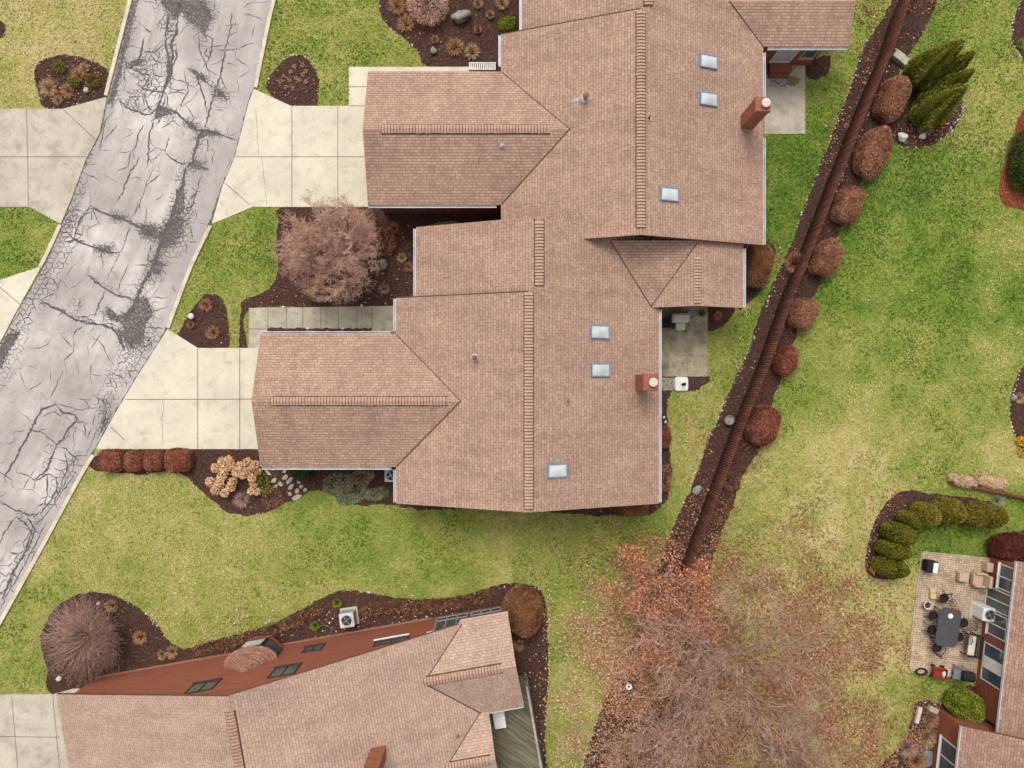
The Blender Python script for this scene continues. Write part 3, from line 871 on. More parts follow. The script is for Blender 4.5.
# crumbled margins round the broken patches
for k, lst in PATCHES.items():
    for s_ in lst:
        q_ = pl(s_, k); cx_ = sum(p[0] for p in q_) / len(q_); cy_ = sum(p[1] for p in q_) / len(q_)
        for i_ in range(len(q_) * 5):
            j_ = i_ // 5; f_ = (i_ % 5) / 5
            a_, b_ = q_[j_], q_[(j_ + 1) % len(q_)]
            x_, y_ = a_[0] + (b_[0] - a_[0]) * f_, a_[1] + (b_[1] - a_[1]) * f_
            dx_, dy_ = x_ - cx_, y_ - cy_; l_ = math.hypot(dx_, dy_) + .1
            L_ = rnd.uniform(1.5, 6)
            ex_, ey_ = x_ + dx_ / l_ * L_ + rnd.uniform(-2.5, 2.5), y_ + dy_ / l_ * L_ + rnd.uniform(-2.5, 2.5)
            if road_ok(ex_, ey_):
                strip([(x_, y_), ((x_ + ex_) / 2 + rnd.uniform(-.8, .8), (y_ + ey_) / 2 + rnd.uniform(-.8, .8)), (ex_, ey_)], rnd.uniform(.7, 1.5), .3)
                if rnd.random() < .5:
                    strip([(ex_, ey_), (ex_ - dy_ / l_ * rnd.uniform(2, 5), ey_ + dx_ / l_ * rnd.uniform(2, 5))], rnd.uniform(.5, 1.1), .3)
spur.clear()
# dark seams where the asphalt meets the concrete
for edge, side in ((LA, 1), (RA, -1)):
    for i in range(8, 82, 1):
        (a, b), (c, d) = edge[i], edge[i + 1]
        strip([(a + side * .5, b), (c + side * .5, d)], rnd.uniform(1.0, 2.6), 0.3)
tag(cr.build('crack_lines', M['crack'], road), kind=None)
def broken_mat():
    m, nt, b = new_mat('broken_asphalt_cells')
    tc = N(nt, 'ShaderNodeTexCoord').outputs['Object']
    w = N(nt, 'ShaderNodeTexNoise'); w.inputs['Scale'].default_value = 3.0; nt.links.new(tc, w.inputs['Vector'])
    wv = mixc(nt, 0.12, tc, w.outputs['Color'], 'ADD')
    v = N(nt, 'ShaderNodeTexVoronoi', feature='DISTANCE_TO_EDGE'); v.inputs['Scale'].default_value = 5.5
    nt.links.new(wv, v.inputs['Vector'])
    rp = ramp(nt, [(0.02, lin((74, 67, 65))), (0.11, lin((100, 92, 89))), (0.3, lin((124, 115, 110)))])
    nt.links.new(v.outputs['Distance'], rp.inputs[0])
    n1 = noise(nt, tc, 1.1, 5, .7)
    g = ramp(nt, [(.35, (.8, .79, .79, 1)), (.65, (1.12, 1.12, 1.12, 1))]); nt.links.new(n1, g.inputs[0])
    nt.links.new(mixc(nt, 1.0, rp.outputs[0], g.outputs[0], 'MULTIPLY'), b.inputs['Base Color'])
    b.inputs['Roughness'].default_value = .95
    bump(nt, b, v.outputs['Distance'], .5, .02)
    return m
M['patch'] = broken_mat()
pm = MB()
for k, lst in PATCHES.items():
    for s in lst:
        q = pl(s, k); out = []
        for i in range(len(q)):
            a, b = q[i], q[(i + 1) % len(q)]
            n = max(2, int(math.hypot(b[0] - a[0], b[1] - a[1]) / 1.6))
            for t in range(n):
                out.append((a[0] + (b[0] - a[0]) * t / n + rnd.uniform(-.9, .9), a[1] + (b[1] - a[1]) * t / n + rnd.uniform(-.9, .9)))
        zz = ROAD_Z + 0.0025 + rnd.uniform(0, .001)
        pm.poly([(*G(*p)[:2], zz) for p in out])
pm.build('broken_patch', M['patch'], road)

# ---- kerbs
def ribbon(mb, pts, w, z0, z1):
    P = [Vector(G(*p)[:2]) for p in pts]
    k = len(P); L, Rr = [], []
    for i in range(k):
        t = (P[min(i + 1, k - 1)] - P[max(i - 1, 0)]).normalized()
        n = Vector((-t.y, t.x))
        L.append(P[i] + n * w / 2); Rr.append(P[i] - n * w / 2)
    for i in range(k - 1):
        mb.prism([L[i], L[i + 1], Rr[i + 1], Rr[i]], z0, z1)
def kerb(pts):
    mb = MB(); ribbon(mb, smooth_poly(pts, 4, False), 0.2, 0.0, 0.1)
    return tag(mb.build('kerb', M['kerb']), kind='structure')
kerb([(166, -150), (148, -70), (131, 0), (119.5, 45), (106.5, 96)])
kerb([(61, 225), (51, 247), (41, 267)])
kerb([(314, -150), (294, -70), (274.5, 0), (265.5, 40), (256, 88)])
kerb([(211, 226), (191, 268), (168.5, 328)])
kerb([(94, 455), (80, 478), (41, 550), (1, 622), (-49, 712), (-119, 850)])

# ---- concrete slabs, joints inside the same mesh
def slab(name, px, mat, joints=(), z=0.03, jw=0.035):
    mb = MB()
    mb.prism(wpoly(px), -0.1, z, 0)
    for jl in joints:
        p = [Vector(G(*q)[:2]) for q in jl]; jw_ = jw if len(jl) == 2 else jw * .5
        for a, b in zip(p, p[1:]):
            t = (b - a).normalized(); n = Vector((-t.y, t.x)) * jw_ / 2
            zz = z + 0.003 + rnd.random() * 0.001
            mb.poly([(*(a + n), zz), (*(b + n), zz), (*(b - n), zz), (*(a - n), zz)], 1)
    return tag(mb.build(name, [mat, M['joint']]), kind='structure')
slab('driveway', DRIVES['across'], M['conc_grey'], [[(27, 109.5), (29, 206.5)], [(-80, 157), (87, 157)], [(63.5, 109.5), (95, 139)]])
slab('driveway', DRIVES['across_low'], M['conc'], [[(0, 287), (20, 304)]])
slab('driveway', DRIVES['north'], M['conc'], [[(292, 106.5), (292, 206.5)], [(338, 106.5), (338, 206.5)], [(236, 157), (384, 157)], [(225, 183), (250, 205)], [(256, 110), (259, 157), (262, 157), (267, 205)], [(349.5, 87), (384, 87)], [(349.5, 106), (384, 106)]])
slab('driveway', DRIVES['south'], M['conc'], [[(198, 348.5), (198, 448.5)], [(240, 348.5), (240, 448.5)], [(126, 399.5), (267, 399)], [(111, 427), (125, 440)], [(163, 400), (164, 408), (162, 420), (163, 432), (162, 445)]], jw=0.04)
slab('driveway', DRIVES['low'], M['conc_grey'], [[(12, 696), (20, 790)], [(-80, 735), (60, 737)], [(53, 694.5), (62, 790)]])
slab('path', WALK, M['conc_walk'], [[(x, 307), (x, 331)] for x in (268, 286.5, 303, 321, 338.5, 357, 372)] + [[(249.5, 329), (268, 329)]])
slab('patio', PATIO_N, M['conc_grey'])
slab('patio', PATIO_S, M['conc_patio'])

def paver_mat():
    m, nt, b = new_mat('patio_pavers')
    tc = N(nt, 'ShaderNodeTexCoord').outputs['Object']
    mp = N(nt, 'ShaderNodeMapping'); mp.inputs['Rotation'].default_value = (0, 0, R(6.5))
    nt.links.new(tc, mp.inputs[0])
    br = N(nt, 'ShaderNodeTexBrick'); br.offset = 0.5; br.squash = 0.7; br.squash_frequency = 2
    nt.links.new(mp.outputs[0], br.inputs['Vector'])
    for k, v in (('Scale', 1.0), ('Brick Width', .21), ('Row Height', .12), ('Mortar Size', .01), ('Bias', 0.0)):
        br.inputs[k].default_value = v
    br.inputs['Color1'].default_value = lin((196, 174, 146)); br.inputs['Color2'].default_value = lin((166, 144, 122)); br.inputs['Mortar'].default_value = lin((104, 90, 76))
    n1 = noise(nt, tc, 1.3, 7, .75)
    g = ramp(nt, [(0.36, (0.66, 0.64, 0.62, 1)), (0.62, (1.1, 1.08, 1.04, 1))]); nt.links.new(n1, g.inputs[0])
    col = mixc(nt, 1.0, br.outputs['Color'], g.outputs[0], 'MULTIPLY')
    nt.links.new(col, b.inputs['Base Color']); b.inputs['Roughness'].default_value = .9
    bump(nt, b, br.outputs['Fac'], -0.5, 0.01)
    return m
M['paver'] = paver_mat()
slab('patio', PATIO_E, M['paver'], z=0.05)

# ---- planting beds (bark mulch sheets, ragged edge)
def bed(px, mat, z, name='mulch_bed'):
    out = []
    q = [G(u, v) for u, v in px]
    for i in range(len(q)):
        a, b = q[i], q[(i + 1) % len(q)]
        n = max(1, int((b - a).length / 0.18))
        for t in range(n):
            p = a.lerp(b, t / n)
            out.append((p.x + rnd.uniform(-.06, .06), p.y + rnd.uniform(-.06, .06)))
    mb = MB(); mb.poly([(x, y, z) for x, y in out])
    return tag(mb.build(name, mat), kind='structure')
zz = 0.009
for k, px in BEDS.items():
    zz += 0.0012
    bed(px, M['mulch'], zz)
for px in BED_RED.values(): bed(px, M['mulch_red'], 0.02)
bed([(661.5, 377), (674, 377), (674, 391), (661.5, 391)], M['gravel'], 0.045, 'gravel_pad')

# masks for the scatter
HARD = [ROAD_PX] + list(DRIVES.values()) + [WALK, PATIO_N, PATIO_S, PATIO_E] + HOUSES_PX
def to_px(x, y):
    s = CAM_H / FPX
    return x / s + 512, 384 - y / s
def scatter(n, lo=(-29.5, -22.2), hi=(29.5, 22.2)):
    x = rng.uniform(lo[0], hi[0], n); y = rng.uniform(lo[1], hi[1], n)
    return x, y
def mask(x, y, polys):
    u, v = to_px(x, y)
    m = np.zeros(x.shape, bool)
    for p in polys: m |= inside(u, v, p)
    return m

# ---- grass: short tufts over every lawn
x, y = scatter(690000, (-36, -28.5), (36, 28.5))
keep = ~mask(x + rng.normal(0, .035, x.shape), y + rng.normal(0, .035, y.shape), HARD)
jx, jy = x + rng.normal(0, .05, x.shape), y + rng.normal(0, .05, y.shape)
keep &= ~mask(jx, jy, list(BEDS.values()) + list(BED_RED.values()))
x, y = x[keep], y[keep]
d = dry_at(x, y)
# clumpy variation: two octaves of value noise
def vnoise(x, y, f, seed):
    g = np.random.default_rng(seed).random((257, 257))
    a, b = (x * f) % 256, (y * f) % 256
    i, j = a.astype(int), b.astype(int); fa, fb = a - i, b - j
    fa, fb = fa * fa * (3 - 2 * fa), fb * fb * (3 - 2 * fb)
    return (g[j, i] * (1 - fa) + g[j, i + 1] * fa) * (1 - fb) + (g[j + 1, i] * (1 - fa) + g[j + 1, i + 1] * fa) * fb
# streaks left by the mower, running beside the fence on the far lawn and along the road on the near ones
def streak(x, y, ang, f1, f2, seed):
    c_, s_ = math.cos(ang), math.sin(ang)
    return vnoise((x * c_ + y * s_) + 300, (-x * s_ + y * c_) + 300, 1, seed) if False else vnoise(((x * c_ + y * s_) * f1) + 300, ((-x * s_ + y * c_) * f2) + 300, 1, seed)
far = np.clip((x - 11) / 4, 0, 1)
t = d + (vnoise(x, y, .22, 4) - .5) * .34 + (vnoise(x, y, .6, 1) - .5) * .46 + (vnoise(x, y, 1.7, 2) - .5) * .44 + (vnoise(x, y, 4.2, 3) - .5) * .26 + rng.normal(0, .11, x.shape) - .05
t = .45 + (t - .45) * 1.12
t += (streak(x, y, R(66), .16, 1.5, 31) - .5) * .3 * far + (streak(x, y, R(8), .2, 1.4, 32) - .5) * .2 * (1 - far)
n = len(x)
P = np.stack([x, y, rng.uniform(.015, .04, n)], 1)
D = np.stack([rng.normal(size=n), rng.normal(size=n), rng.uniform(-.1, .7, n)], 1)
V, F = leaf_quads(P, D, rng.uniform(.06, .15, n), rng.uniform(.03, .065, n))
tag(np_mesh('grass', V, F, M['grass'], tint=np.repeat(np.clip(t, 0, 1), 4)), 'short half dormant turf grass on all the lawns', 'grass', kind='stuff')

# ---- mulch chips in the beds
x, y = scatter(150000)
keep = mask(x, y, list(BEDS.values())) & ~mask(x, y, HARD)
x, y = x[keep], y[keep]; n = len(x)
P = np.stack([x, y, rng.uniform(.025, .06, n)], 1)
D = np.stack([rng.normal(size=n), rng.normal(size=n), rng.uniform(-.4, .5, n)], 1)
V, F = leaf_quads(P, D, rng.uniform(.05, .14, n), rng.uniform(.02, .06, n))
t = np.clip(rng.beta(1.4, 2.8, n) + (vnoise(x, y, 1.2, 5) - .5) * .45 + (vnoise(x, y, .35, 6) - .5) * .3, 0, 1)
tag(np_mesh('bark_chips', V, F, M['chips'], tint=np.repeat(t, 4)), 'dark brown bark chips spread over the planting beds', 'mulch', kind='stuff')
x, y = scatter(60000, (26, 9), (29.5, 17))
keep = mask(x, y, list(BED_RED.values()))
x, y = x[keep], y[keep]; n = len(x)
M['redchips'] = tinted('red_mulch_chips', [(120, 64, 44), (150, 84, 58), (176, 108, 78)])
V, F = leaf_quads(np.stack([x, y, rng.uniform(.03, .06, n)], 1), np.stack([rng.normal(size=n), rng.normal(size=n), rng.uniform(-.4, .5, n)], 1), rng.uniform(.05, .12, n), rng.uniform(.02, .05, n))
tag(np_mesh('red_bark_chips', V, F, M['redchips'], tint=np.repeat(rng.random(n), 4)), 'orange red bark chips in the curved bed at the lawn edge', 'mulch', kind='stuff')

# ---- fallen leaves: thick under the bare trees, thin elsewhere
def density(u, v):
    den = np.zeros(u.shape)
    for a, b, ra, rb, k in [(690, 690, 90, 110, 1.0), (680, 600, 40, 60, .9), (770, 650, 70, 100, .58), (730, 590, 50, 40, .7), (840, 660, 60, 50, .28), (830, 740, 80, 40, .5), (600, 640, 35, 60, .2), (568, 700, 16, 50, .3),
                            (650, 580, 35, 35, .4), (590, 540, 40, 30, .08), (870, 45, 14, 60, .5), (918, 50, 18, 24, .75), (935, 0, 30, 14, .7), (905, 134, 24, 12, .5), (840, 120, 14, 60, .35), (780, 280, 14, 60, .34), (830, 170, 14, 60, .3), (740, 390, 12, 50, .3), (700, 480, 16, 70, .4), (680, 690, 100, 130, .9), (930, 735, 25, 30, .8), (330, 620, 160, 14, .22), (75, 80, 30, 25, .3), (340, 260, 60, 45, .25), (720, 510, 20, 40, .3),
                            (420, 30, 30, 25, .18), (290, 85, 20, 20, .15), (545, 660, 6, 80, .4), (800, 590, 60, 60, .35), (870, 640, 40, 60, .3), (800, 540, 50, 50, .14), (630, 610, 26, 50, .22), (880, 500, 30, 40, .16), (880, 600, 14, 60, .1), (930, 120, 30, 20, .3), (1000, 60, 30, 80, .03), (960, 200, 60, 80, .03)]:
        den = np.maximum(den, k * np.exp(-(((u - a) / ra) ** 2 + ((v - b) / rb) ** 2)))
    return den
x, y = scatter(520000)
x2, y2 = scatter(700000, (0, -22.2), (26, -4))
k2 = rng.random(x2.shape) < np.clip((-5.5 - y2) / 6, 0, 1) * np.clip((x2 - 1) / 5, 0, 1) * np.clip((25 - x2) / 6, 0, 1)
x2, y2 = x2[k2], y2[k2]
x, y = np.r_[x, x2], np.r_[y, y2]
u, v = to_px(x, y)
keep = (rng.random(x.shape) < density(u, v) * (0.18 + 1.6 * vnoise(x, y, .9, 8) ** 2 * (.4 + vnoise(x, y, 3.1, 9))) * .9 + .0012) & ~mask(x, y, HARD)
x, y = x[keep], y[keep]; n = len(x); u, v = u[keep], v[keep]
P = np.stack([x, y, rng.uniform(.045, .1, n)], 1)
D = np.stack([rng.normal(size=n), rng.normal(size=n), rng.uniform(-.35, .45, n)], 1)
V, F = leaf_quads(P, D, rng.uniform(.07, .15, n), rng.uniform(.05, .1, n))
t = np.clip(rng.beta(2, 2.4, n) - .06 + .3 * np.clip((660 - u + 40 * (vnoise(x, y, .5, 12) - .5)) / 90, 0, 1) * np.clip((v - 540) / 60, 0, 1), 0, 1)
tag(np_mesh('fallen_leaves', V, F, M['litter'], tint=np.repeat(t, 4)), 'brown fallen leaves lying under the bare trees', 'leaves', kind='stuff')

# ---- pale edging stones
def edging(label, lines, step=0.16, name='edging_stones'):
    Vs, Fs, off = [], [], 0
    cube = np.array([[-1, -1, 0], [1, -1, 0], [1, 1, 0], [-1, 1, 0], [-.7, -.7, 1], [.7, -.7, 1], [.7, .7, 1], [-.7, .7, 1]], float)
    fc = np.array([[0, 1, 5, 4], [1, 2, 6, 5], [2, 3, 7, 6], [3, 0, 4, 7], [4, 5, 6, 7]])
    for line, wid, dens in lines:
        p = [G(*q) for q in smooth_poly(line, 5, False)]
        for a, b in zip(p, p[1:]):
            m = max(1, int((b - a).length / step))
            for i in range(m):
                if rnd.random() > dens: continue
                q = a.lerp(b, (i + rnd.random()) / m) + Vector((rnd.uniform(-wid, wid), rnd.uniform(-wid, wid), 0))
                s = rnd.uniform(.018, .05); an = rnd.random() * 6.28
                c, si = math.cos(an), math.sin(an)
                k = cube * [s * rnd.uniform(.7, 1.4), s, s * rnd.uniform(.7, 1.2)]
                k = np.stack([k[:, 0] * c - k[:, 1] * si, k[:, 0] * si + k[:, 1] * c, k[:, 2]], 1) + [q.x, q.y, .01]
                Vs.append(k); Fs.append(fc + off); off += 8
    return tag(np_mesh(name, np.concatenate(Vs), np.concatenate(Fs), M['palestone']), label, 'stones', kind='stuff')
edging('small pale stones edging the beds along the brown fence', [
    ([(892, 0), (869, 37), (848, 94), (807, 200), (779, 272), (749, 350), (713, 430), (677, 517), (661, 561)], .05, .6),
    ([(780, 381), (761, 446), (732, 508), (721, 535)], .05, .35), ([(645, 607), (605, 699), (583, 767)], .06, .45), ([(900, 40), (862, 130), (830, 205)], .03, .5), ([(825, 215), (770, 360), (715, 500)], .03, .35)])
edging('loose pale stones around the dark beds on the far lawn', [
    ([(1022, 0), (1013, 20), (1012, 38), (1018, 52), (1024, 60)], .08, .9), ([(1021, 368), (1010, 408), (1013, 430), (1022, 450)], .05, .7), ([(960, 100), (962, 108), (956, 122), (944, 136)], .14, 1.0), ([(961, 100), (962, 112), (950, 130)], .14, 1.0), ([(940, 138), (925, 147), (900, 147)], .05, .4)], .1)
edging('thin pale stone edging round the front mulch beds', [
    ([(266, 90), (273, 72), (289, 57), (304, 57), (318, 75), (317, 97)], .04, .5), ([(167, 638), (145, 613), (117, 596)], .03, .5), ([(378, 0), (390, 28), (417, 50), (427, 66)], .04, .35), ([(535, 586), (548, 629), (549, 678), (545, 727)], .05, .5), ([(345, 590), (452, 597), (516, 583)], .04, .3)])

# ================================================================== HOUSES
def F_ns(a, c, z): return (c, a, z)          # ridge runs up the picture
def F_ew(a, c, z): return (a, c, z)          # ridge runs across the picture

def gable(F, name, mats, parent, a0, a1, c0, c1, ze, slope, cr=None, th=0.2, inset=0.0, a0n=None):
    """pitched roof slab; a along the ridge, c across it"""
    if cr is None: cr = (c0 + c1) / 2
    c0 += inset; c1 -= inset; ze += inset * slope
    an = a0 if a0n is None else a0n
    zr = ze + slope * (cr - c0); ze1 = zr - slope * (c1 - cr)
    mb = MB(F)
    k = math.sqrt(1 + slope * slope)
    L0, L1 = (cr - c0) * k, (c1 - cr) * k
    mb.poly([(an, c0, ze), (a1, c0, ze), (a1, cr, zr), (a0, cr, zr)], 0, [(an, 0), (a1, 0), (a1, L0), (a0, L0)])
    mb.poly([(a0, c1, ze1), (a1, c1, ze1), (a1, cr, zr), (a0, cr, zr)], 0, [(a0 + 7, 0), (a1 + 7, 0), (a1 + 7, L1), (a0 + 7, L1)])
    mb.poly([(an, c0, ze - th), (a1, c0, ze - th), (a1, cr, zr - th), (a0, cr, zr - th)], 1)
    mb.poly([(a0, c1, ze1 - th), (a1, c1, ze1 - th), (a1, cr, zr - th), (a0, cr, zr - th)], 1)
    mb.poly([(an, c0, ze), (a1, c0, ze), (a1, c0, ze - th), (an, c0, ze - th)], 1)
    mb.poly([(a0, c1, ze1), (a1, c1, ze1), (a1, c1, ze1 - th), (a0, c1, ze1 - th)], 1)
    for a in (a0, a1):
        ac = an if a == a0 else a
        mb.poly([(ac, c0, ze), (a, cr, zr), (a, cr, zr - th), (ac, c0, ze - th)], 1)
        mb.poly([(a, c1, ze1), (a, cr, zr), (a, cr, zr - th), (a, c1, ze1 - th)], 1)
    return mb.build(name, mats, parent), zr, cr

def ridge_cap(F, parent, a0, a1, cr, zr, slope, w=0.21, step=0.155, name='ridge_vent', mat=None):
    mb = MB(F)
    n = int(abs(a1 - a0) / step)
    sg = 1 if a1 > a0 else -1
    for i in range(n):
        a, b = a0 + sg * i * step, a0 + sg * (i + 1) * step
        h0, h1 = .075 + rnd.uniform(0, .008), .045
        ww = w + rnd.uniform(-.012, .012)
        za, zb = zr + h0, zr + h1
        dz = slope * ww * .8
        mb.poly([(a, cr - ww, za - dz), (b, cr - ww, zb - dz), (b, cr, zb), (a, cr, za)])
        mb.poly([(a, cr + ww, za - dz), (b, cr + ww, zb - dz), (b, cr, zb), (a, cr, za)])
        mb.poly([(a, cr - ww, za - dz), (a, cr, za), (a, cr + ww, za - dz), (a, cr + ww, zr - slope * ww), (a, cr, zr), (a, cr - ww, zr - slope * ww)])
        for sx in (-1, 1):
            mb.poly([(a, cr + sx * ww, za - dz), (b, cr + sx * ww, zb - dz), (b, cr + sx * ww, zr - slope * ww - .01), (a, cr + sx * ww, zr - slope * ww - .01)], 0)
        # dark strip painting in the shadow line where one cap ends on the next
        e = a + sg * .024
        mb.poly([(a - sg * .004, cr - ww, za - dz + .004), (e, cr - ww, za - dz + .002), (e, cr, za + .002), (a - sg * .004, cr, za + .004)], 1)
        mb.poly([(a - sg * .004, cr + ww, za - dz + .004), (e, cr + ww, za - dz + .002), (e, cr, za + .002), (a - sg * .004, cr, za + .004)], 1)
    lo, hi = min(a0, a1), max(a0, a1)
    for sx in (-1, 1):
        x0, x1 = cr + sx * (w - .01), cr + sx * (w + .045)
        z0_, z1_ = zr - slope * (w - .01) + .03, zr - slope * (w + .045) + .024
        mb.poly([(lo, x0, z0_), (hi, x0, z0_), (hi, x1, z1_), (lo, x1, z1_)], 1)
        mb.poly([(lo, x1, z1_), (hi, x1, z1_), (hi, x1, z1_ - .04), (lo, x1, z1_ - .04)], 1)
    return mb.build(name, [mat or M['cap'], M['vent']], parent)

def wall_block(mb, F, a0, a1, c0, c1, ze, cr, zr):
    prof = [(c0, 0), (c1, 0), (c1, ze), (cr, zr), (c0, ze)]
    A = [(a0, c, z) for c, z in prof]; B = [(a1, c, z) for c, z in prof]
    G_ = MB(F)
    mb_add = mb
    idx = []
    for pts in (A, B[::-1]):
        mb_add.poly([F(*p) for p in pts])
    for i in range(5):
        j = (i + 1) % 5
        mb_add.poly([F(*A[i]), F(*A[j]), F(*B[j]), F(*B[i])])

def gutter(F, parent, a0, a1, c, ze, out):
    """white eaves trough along c, open on top"""
    mb = MB(F)
    w, t = 0.1 * out, 0.02 * out
    c = c - INSET * out; ze = ze + INSET * .36
    def bx(ca, cb, z0, z1):
        x0, x1 = min(ca, cb), max(ca, cb)
        mb.box(min(a0, a1), max(a0, a1), x0, x1, z0, z1)
    bx(c + .012 * out, c + w, ze - .15, ze - .13)
    bx(c + w, c + w + t * 1.6, ze - .15, ze - .015)
    bx(c + .008 * out, c + .008 * out + t, ze - .129, ze - .035)
    return mb.build('gutter', M['gutter'], parent)

def ray_plane(u, v, zf):
    z = 3.5
    for _ in range(30):
        p = G(u, v, z); z = zf(p.x, p.y)
    return G(u, v, z)

def skylight(parent, u, v, zf, gx, L=1.02, W=0.66, frame=None, pane=None):
    """zf: roof height, gx: slope along x (roof falls along +-x); long side along x"""
    p = ray_plane(u, v, zf)
    ang = math.atan(gx)
    Mx = Matrix.Translation(p) @ Matrix.Rotation(-ang, 4, 'Y')
    def T(x, y, z): return Mx @ Vector((x, y, z))
    mb = MB(T)
    t = .05
    mb.box(-L / 2, L / 2, -W / 2, -W / 2 + t, -.04, .11); mb.box(-L / 2, L / 2, W / 2 - t, W / 2, -.04, .11)
    mb.box(-L / 2, -L / 2 + t, -W / 2 + t, W / 2 - t, -.04, .11); mb.box(L / 2 - t, L / 2, -W / 2 + t, W / 2 - t, -.04, .11)
    mb.box(-L / 2 - .09, L / 2 + .09, -W / 2 - .08, W / 2 + .08, -.05, .012)
    s = mb.build('skylight', M['alu'], parent)
    mb = MB(T)
    k = 6
    def zz(a, b): return .085 + .07 * (1 - a * a) * (1 - b * b)
    for i in range(k):
        for j in range(k):
            q = []
            for di, dj in ((0, 0), (1, 0), (1, 1), (0, 1)):
                a, b = -1 + 2 * (i + di) / k, -1 + 2 * (j + dj) / k
                q.append((a * (L / 2 - t), b * (W / 2 - t), zz(a, b)))
            mb.poly(q)
    mb.build('pane', M['skyglass'], s, smooth=True)

def pipe_vent(parent, u, v, zf, r=.055, h=.35, flash=True, cap=True, mat='copper'):
    p = ray_plane(u, v, zf)
    mb = MB()
    mb.lathe([(r, -.1), (r, h)] + ([(r * 1.7, h), (r * 1.7, h + .06), (r * .5, h + .12)] if cap else [(r * .7, h), (r * .7, h - .02)]), p, 12)
    o = mb.build('vent_pipe', M[mat], parent)
    if flash:
        mb = MB(); mb.lathe([(r * 3.2, -.06), (r * 2.6, .05), (r * 1.15, .12)], p, 14)
        mb.build('flashing', M['flash'], o)

def chimney(parent, x0, x1, y0, y1, zb, zt, cap='white'):
    mb = MB(); mb.box(x0, x1, y0, y1, zb, zt)
    mb.box(x0 - .03, x1 + .03, y0 - .03, y1 + .03, zt - .16, zt - .04)
    o = mb.build('chimney', M['chimney'], parent)
    cx, cy = (x0 + x1) / 2 + .08, (y0 + y1) / 2
    mb = MB(); mb.lathe([(.17, 0), (.17, .14), (.21, .14), (.21, .19), (.1, .21)], (cx, cy, zt), 20)
    mb.build('chimney_cap', M['capmetal'], o)
    mb = MB(); mb.box(x0 - .12, x1 + .12, y0 - .14, y1 + .12, zb, zb + .02)

def window(parent, Fw, a0, a1, z0, z1, depth=.05, panes=2, name='window', frame='white', glass='glass', sill=True):
    """Fw(a, out, z): a along the wall, out away from it"""
    t = .06
    mb = MB(Fw)
    mb.box(a0, a1, -.02, depth, z0, z0 + t); mb.box(a0, a1, -.02, depth, z1 - t, z1)
    mb.box(a0, a0 + t, -.02, depth, z0 + t, z1 - t); mb.box(a1 - t, a1, -.02, depth, z0 + t, z1 - t)
    for i in range(1, panes):
        c = a0 + (a1 - a0) * i / panes
        mb.box(c - t / 2, c + t / 2, -.02, depth, z0 + t, z1 - t)
    o = mb.build(name, M[frame], parent)
    mb = MB(Fw); mb.box(a0 + t, a1 - t, -.015, depth * .45, z0 + t, z1 - t)
    mb.build('pane', M[glass], o)
    if sill:
        mb = MB(Fw); mb.box(a0 - .05, a1 + .05, -.01, depth + .06, z0 - .05, z0 - .002)
        mb.build('sill', M[frame], o)
    return o

INSET = .1
M['capmetal'] = plain('chimney_cap_metal', (206, 188, 178), (170, 150, 140), 6, .6)
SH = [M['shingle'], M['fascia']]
SHB = [M['shingle_b'], M['fascia']]
ZE, SL = 2.8, 0.36

# ------------------------------------------------------------------ middle house
h2 = empty('attached_house', (0.8, -0.9, 0), 'brown shingled house in the middle with three skylights beside its lower ridge and chimney', 'house')
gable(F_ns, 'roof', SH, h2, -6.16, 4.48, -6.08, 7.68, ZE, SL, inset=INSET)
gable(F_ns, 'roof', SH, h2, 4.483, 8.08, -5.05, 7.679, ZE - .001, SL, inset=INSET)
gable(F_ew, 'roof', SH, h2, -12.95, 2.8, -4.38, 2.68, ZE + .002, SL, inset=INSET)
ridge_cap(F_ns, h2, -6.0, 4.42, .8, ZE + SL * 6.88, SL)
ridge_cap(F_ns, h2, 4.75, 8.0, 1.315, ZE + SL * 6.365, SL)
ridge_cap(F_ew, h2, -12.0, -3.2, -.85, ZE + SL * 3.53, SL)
mb = MB()
wall_block(mb, F_ns, -5.9, 4.2, -5.7, 7.3, 2.72, .8, 2.72 + SL * 6.5)
wall_block(mb, F_ns, 4.21, 7.8, -4.65, 7.29, 2.72, 1.315, 2.72 + SL * 5.97)
wall_block(mb, F_ew, -12.8, 1.5, -4.0, 2.3, 2.72, -.85, 2.72 + SL * 3.15)
mb.build('wall', M['siding_dark'], h2)
for args in ((F_ns, -6.1, -4.45, -6.08, -1), (F_ns, 2.75, 4.4, -6.08, -1), (F_ns, 4.5, 8.0, -5.05, -1), (F_ns, -6.1, 3.85, 7.68, 1), (F_ew, -12.9, -6.25, -4.38, -1), (F_ew, -12.9, -6.25, 2.68, 1)):
    F_, a0, a1, c, out = args
    gutter(F_, h2, a0, a1, c, ZE, out)
z_h2e = lambda x, y: ZE + SL * (7.68 - x)
z_h2w = lambda x, y: ZE + SL * (x + 6.08)
for u, v in ((599.5, 332), (600, 370), (557, 470.5)): skylight(h2, u, v, z_h2e, -SL)
pipe_vent(h2, 475, 358, z_h2w, .08, .3)
pipe_vent(h2, 568, 400, z_h2e, .045, .3, False, False)
chimney(h2, 6.27, 6.93, -.3, .46, 2.9, 5.6)
def Fw_w(x): return lambda a, o, z: (x - o, a, z)
def Fw_e(x): return lambda a, o, z: (x + o, a, z)
def Fw_s(y): return lambda a, o, z: (a, y - o, z)
def Fw_n(y): return lambda a, o, z: (a, y + o, z)
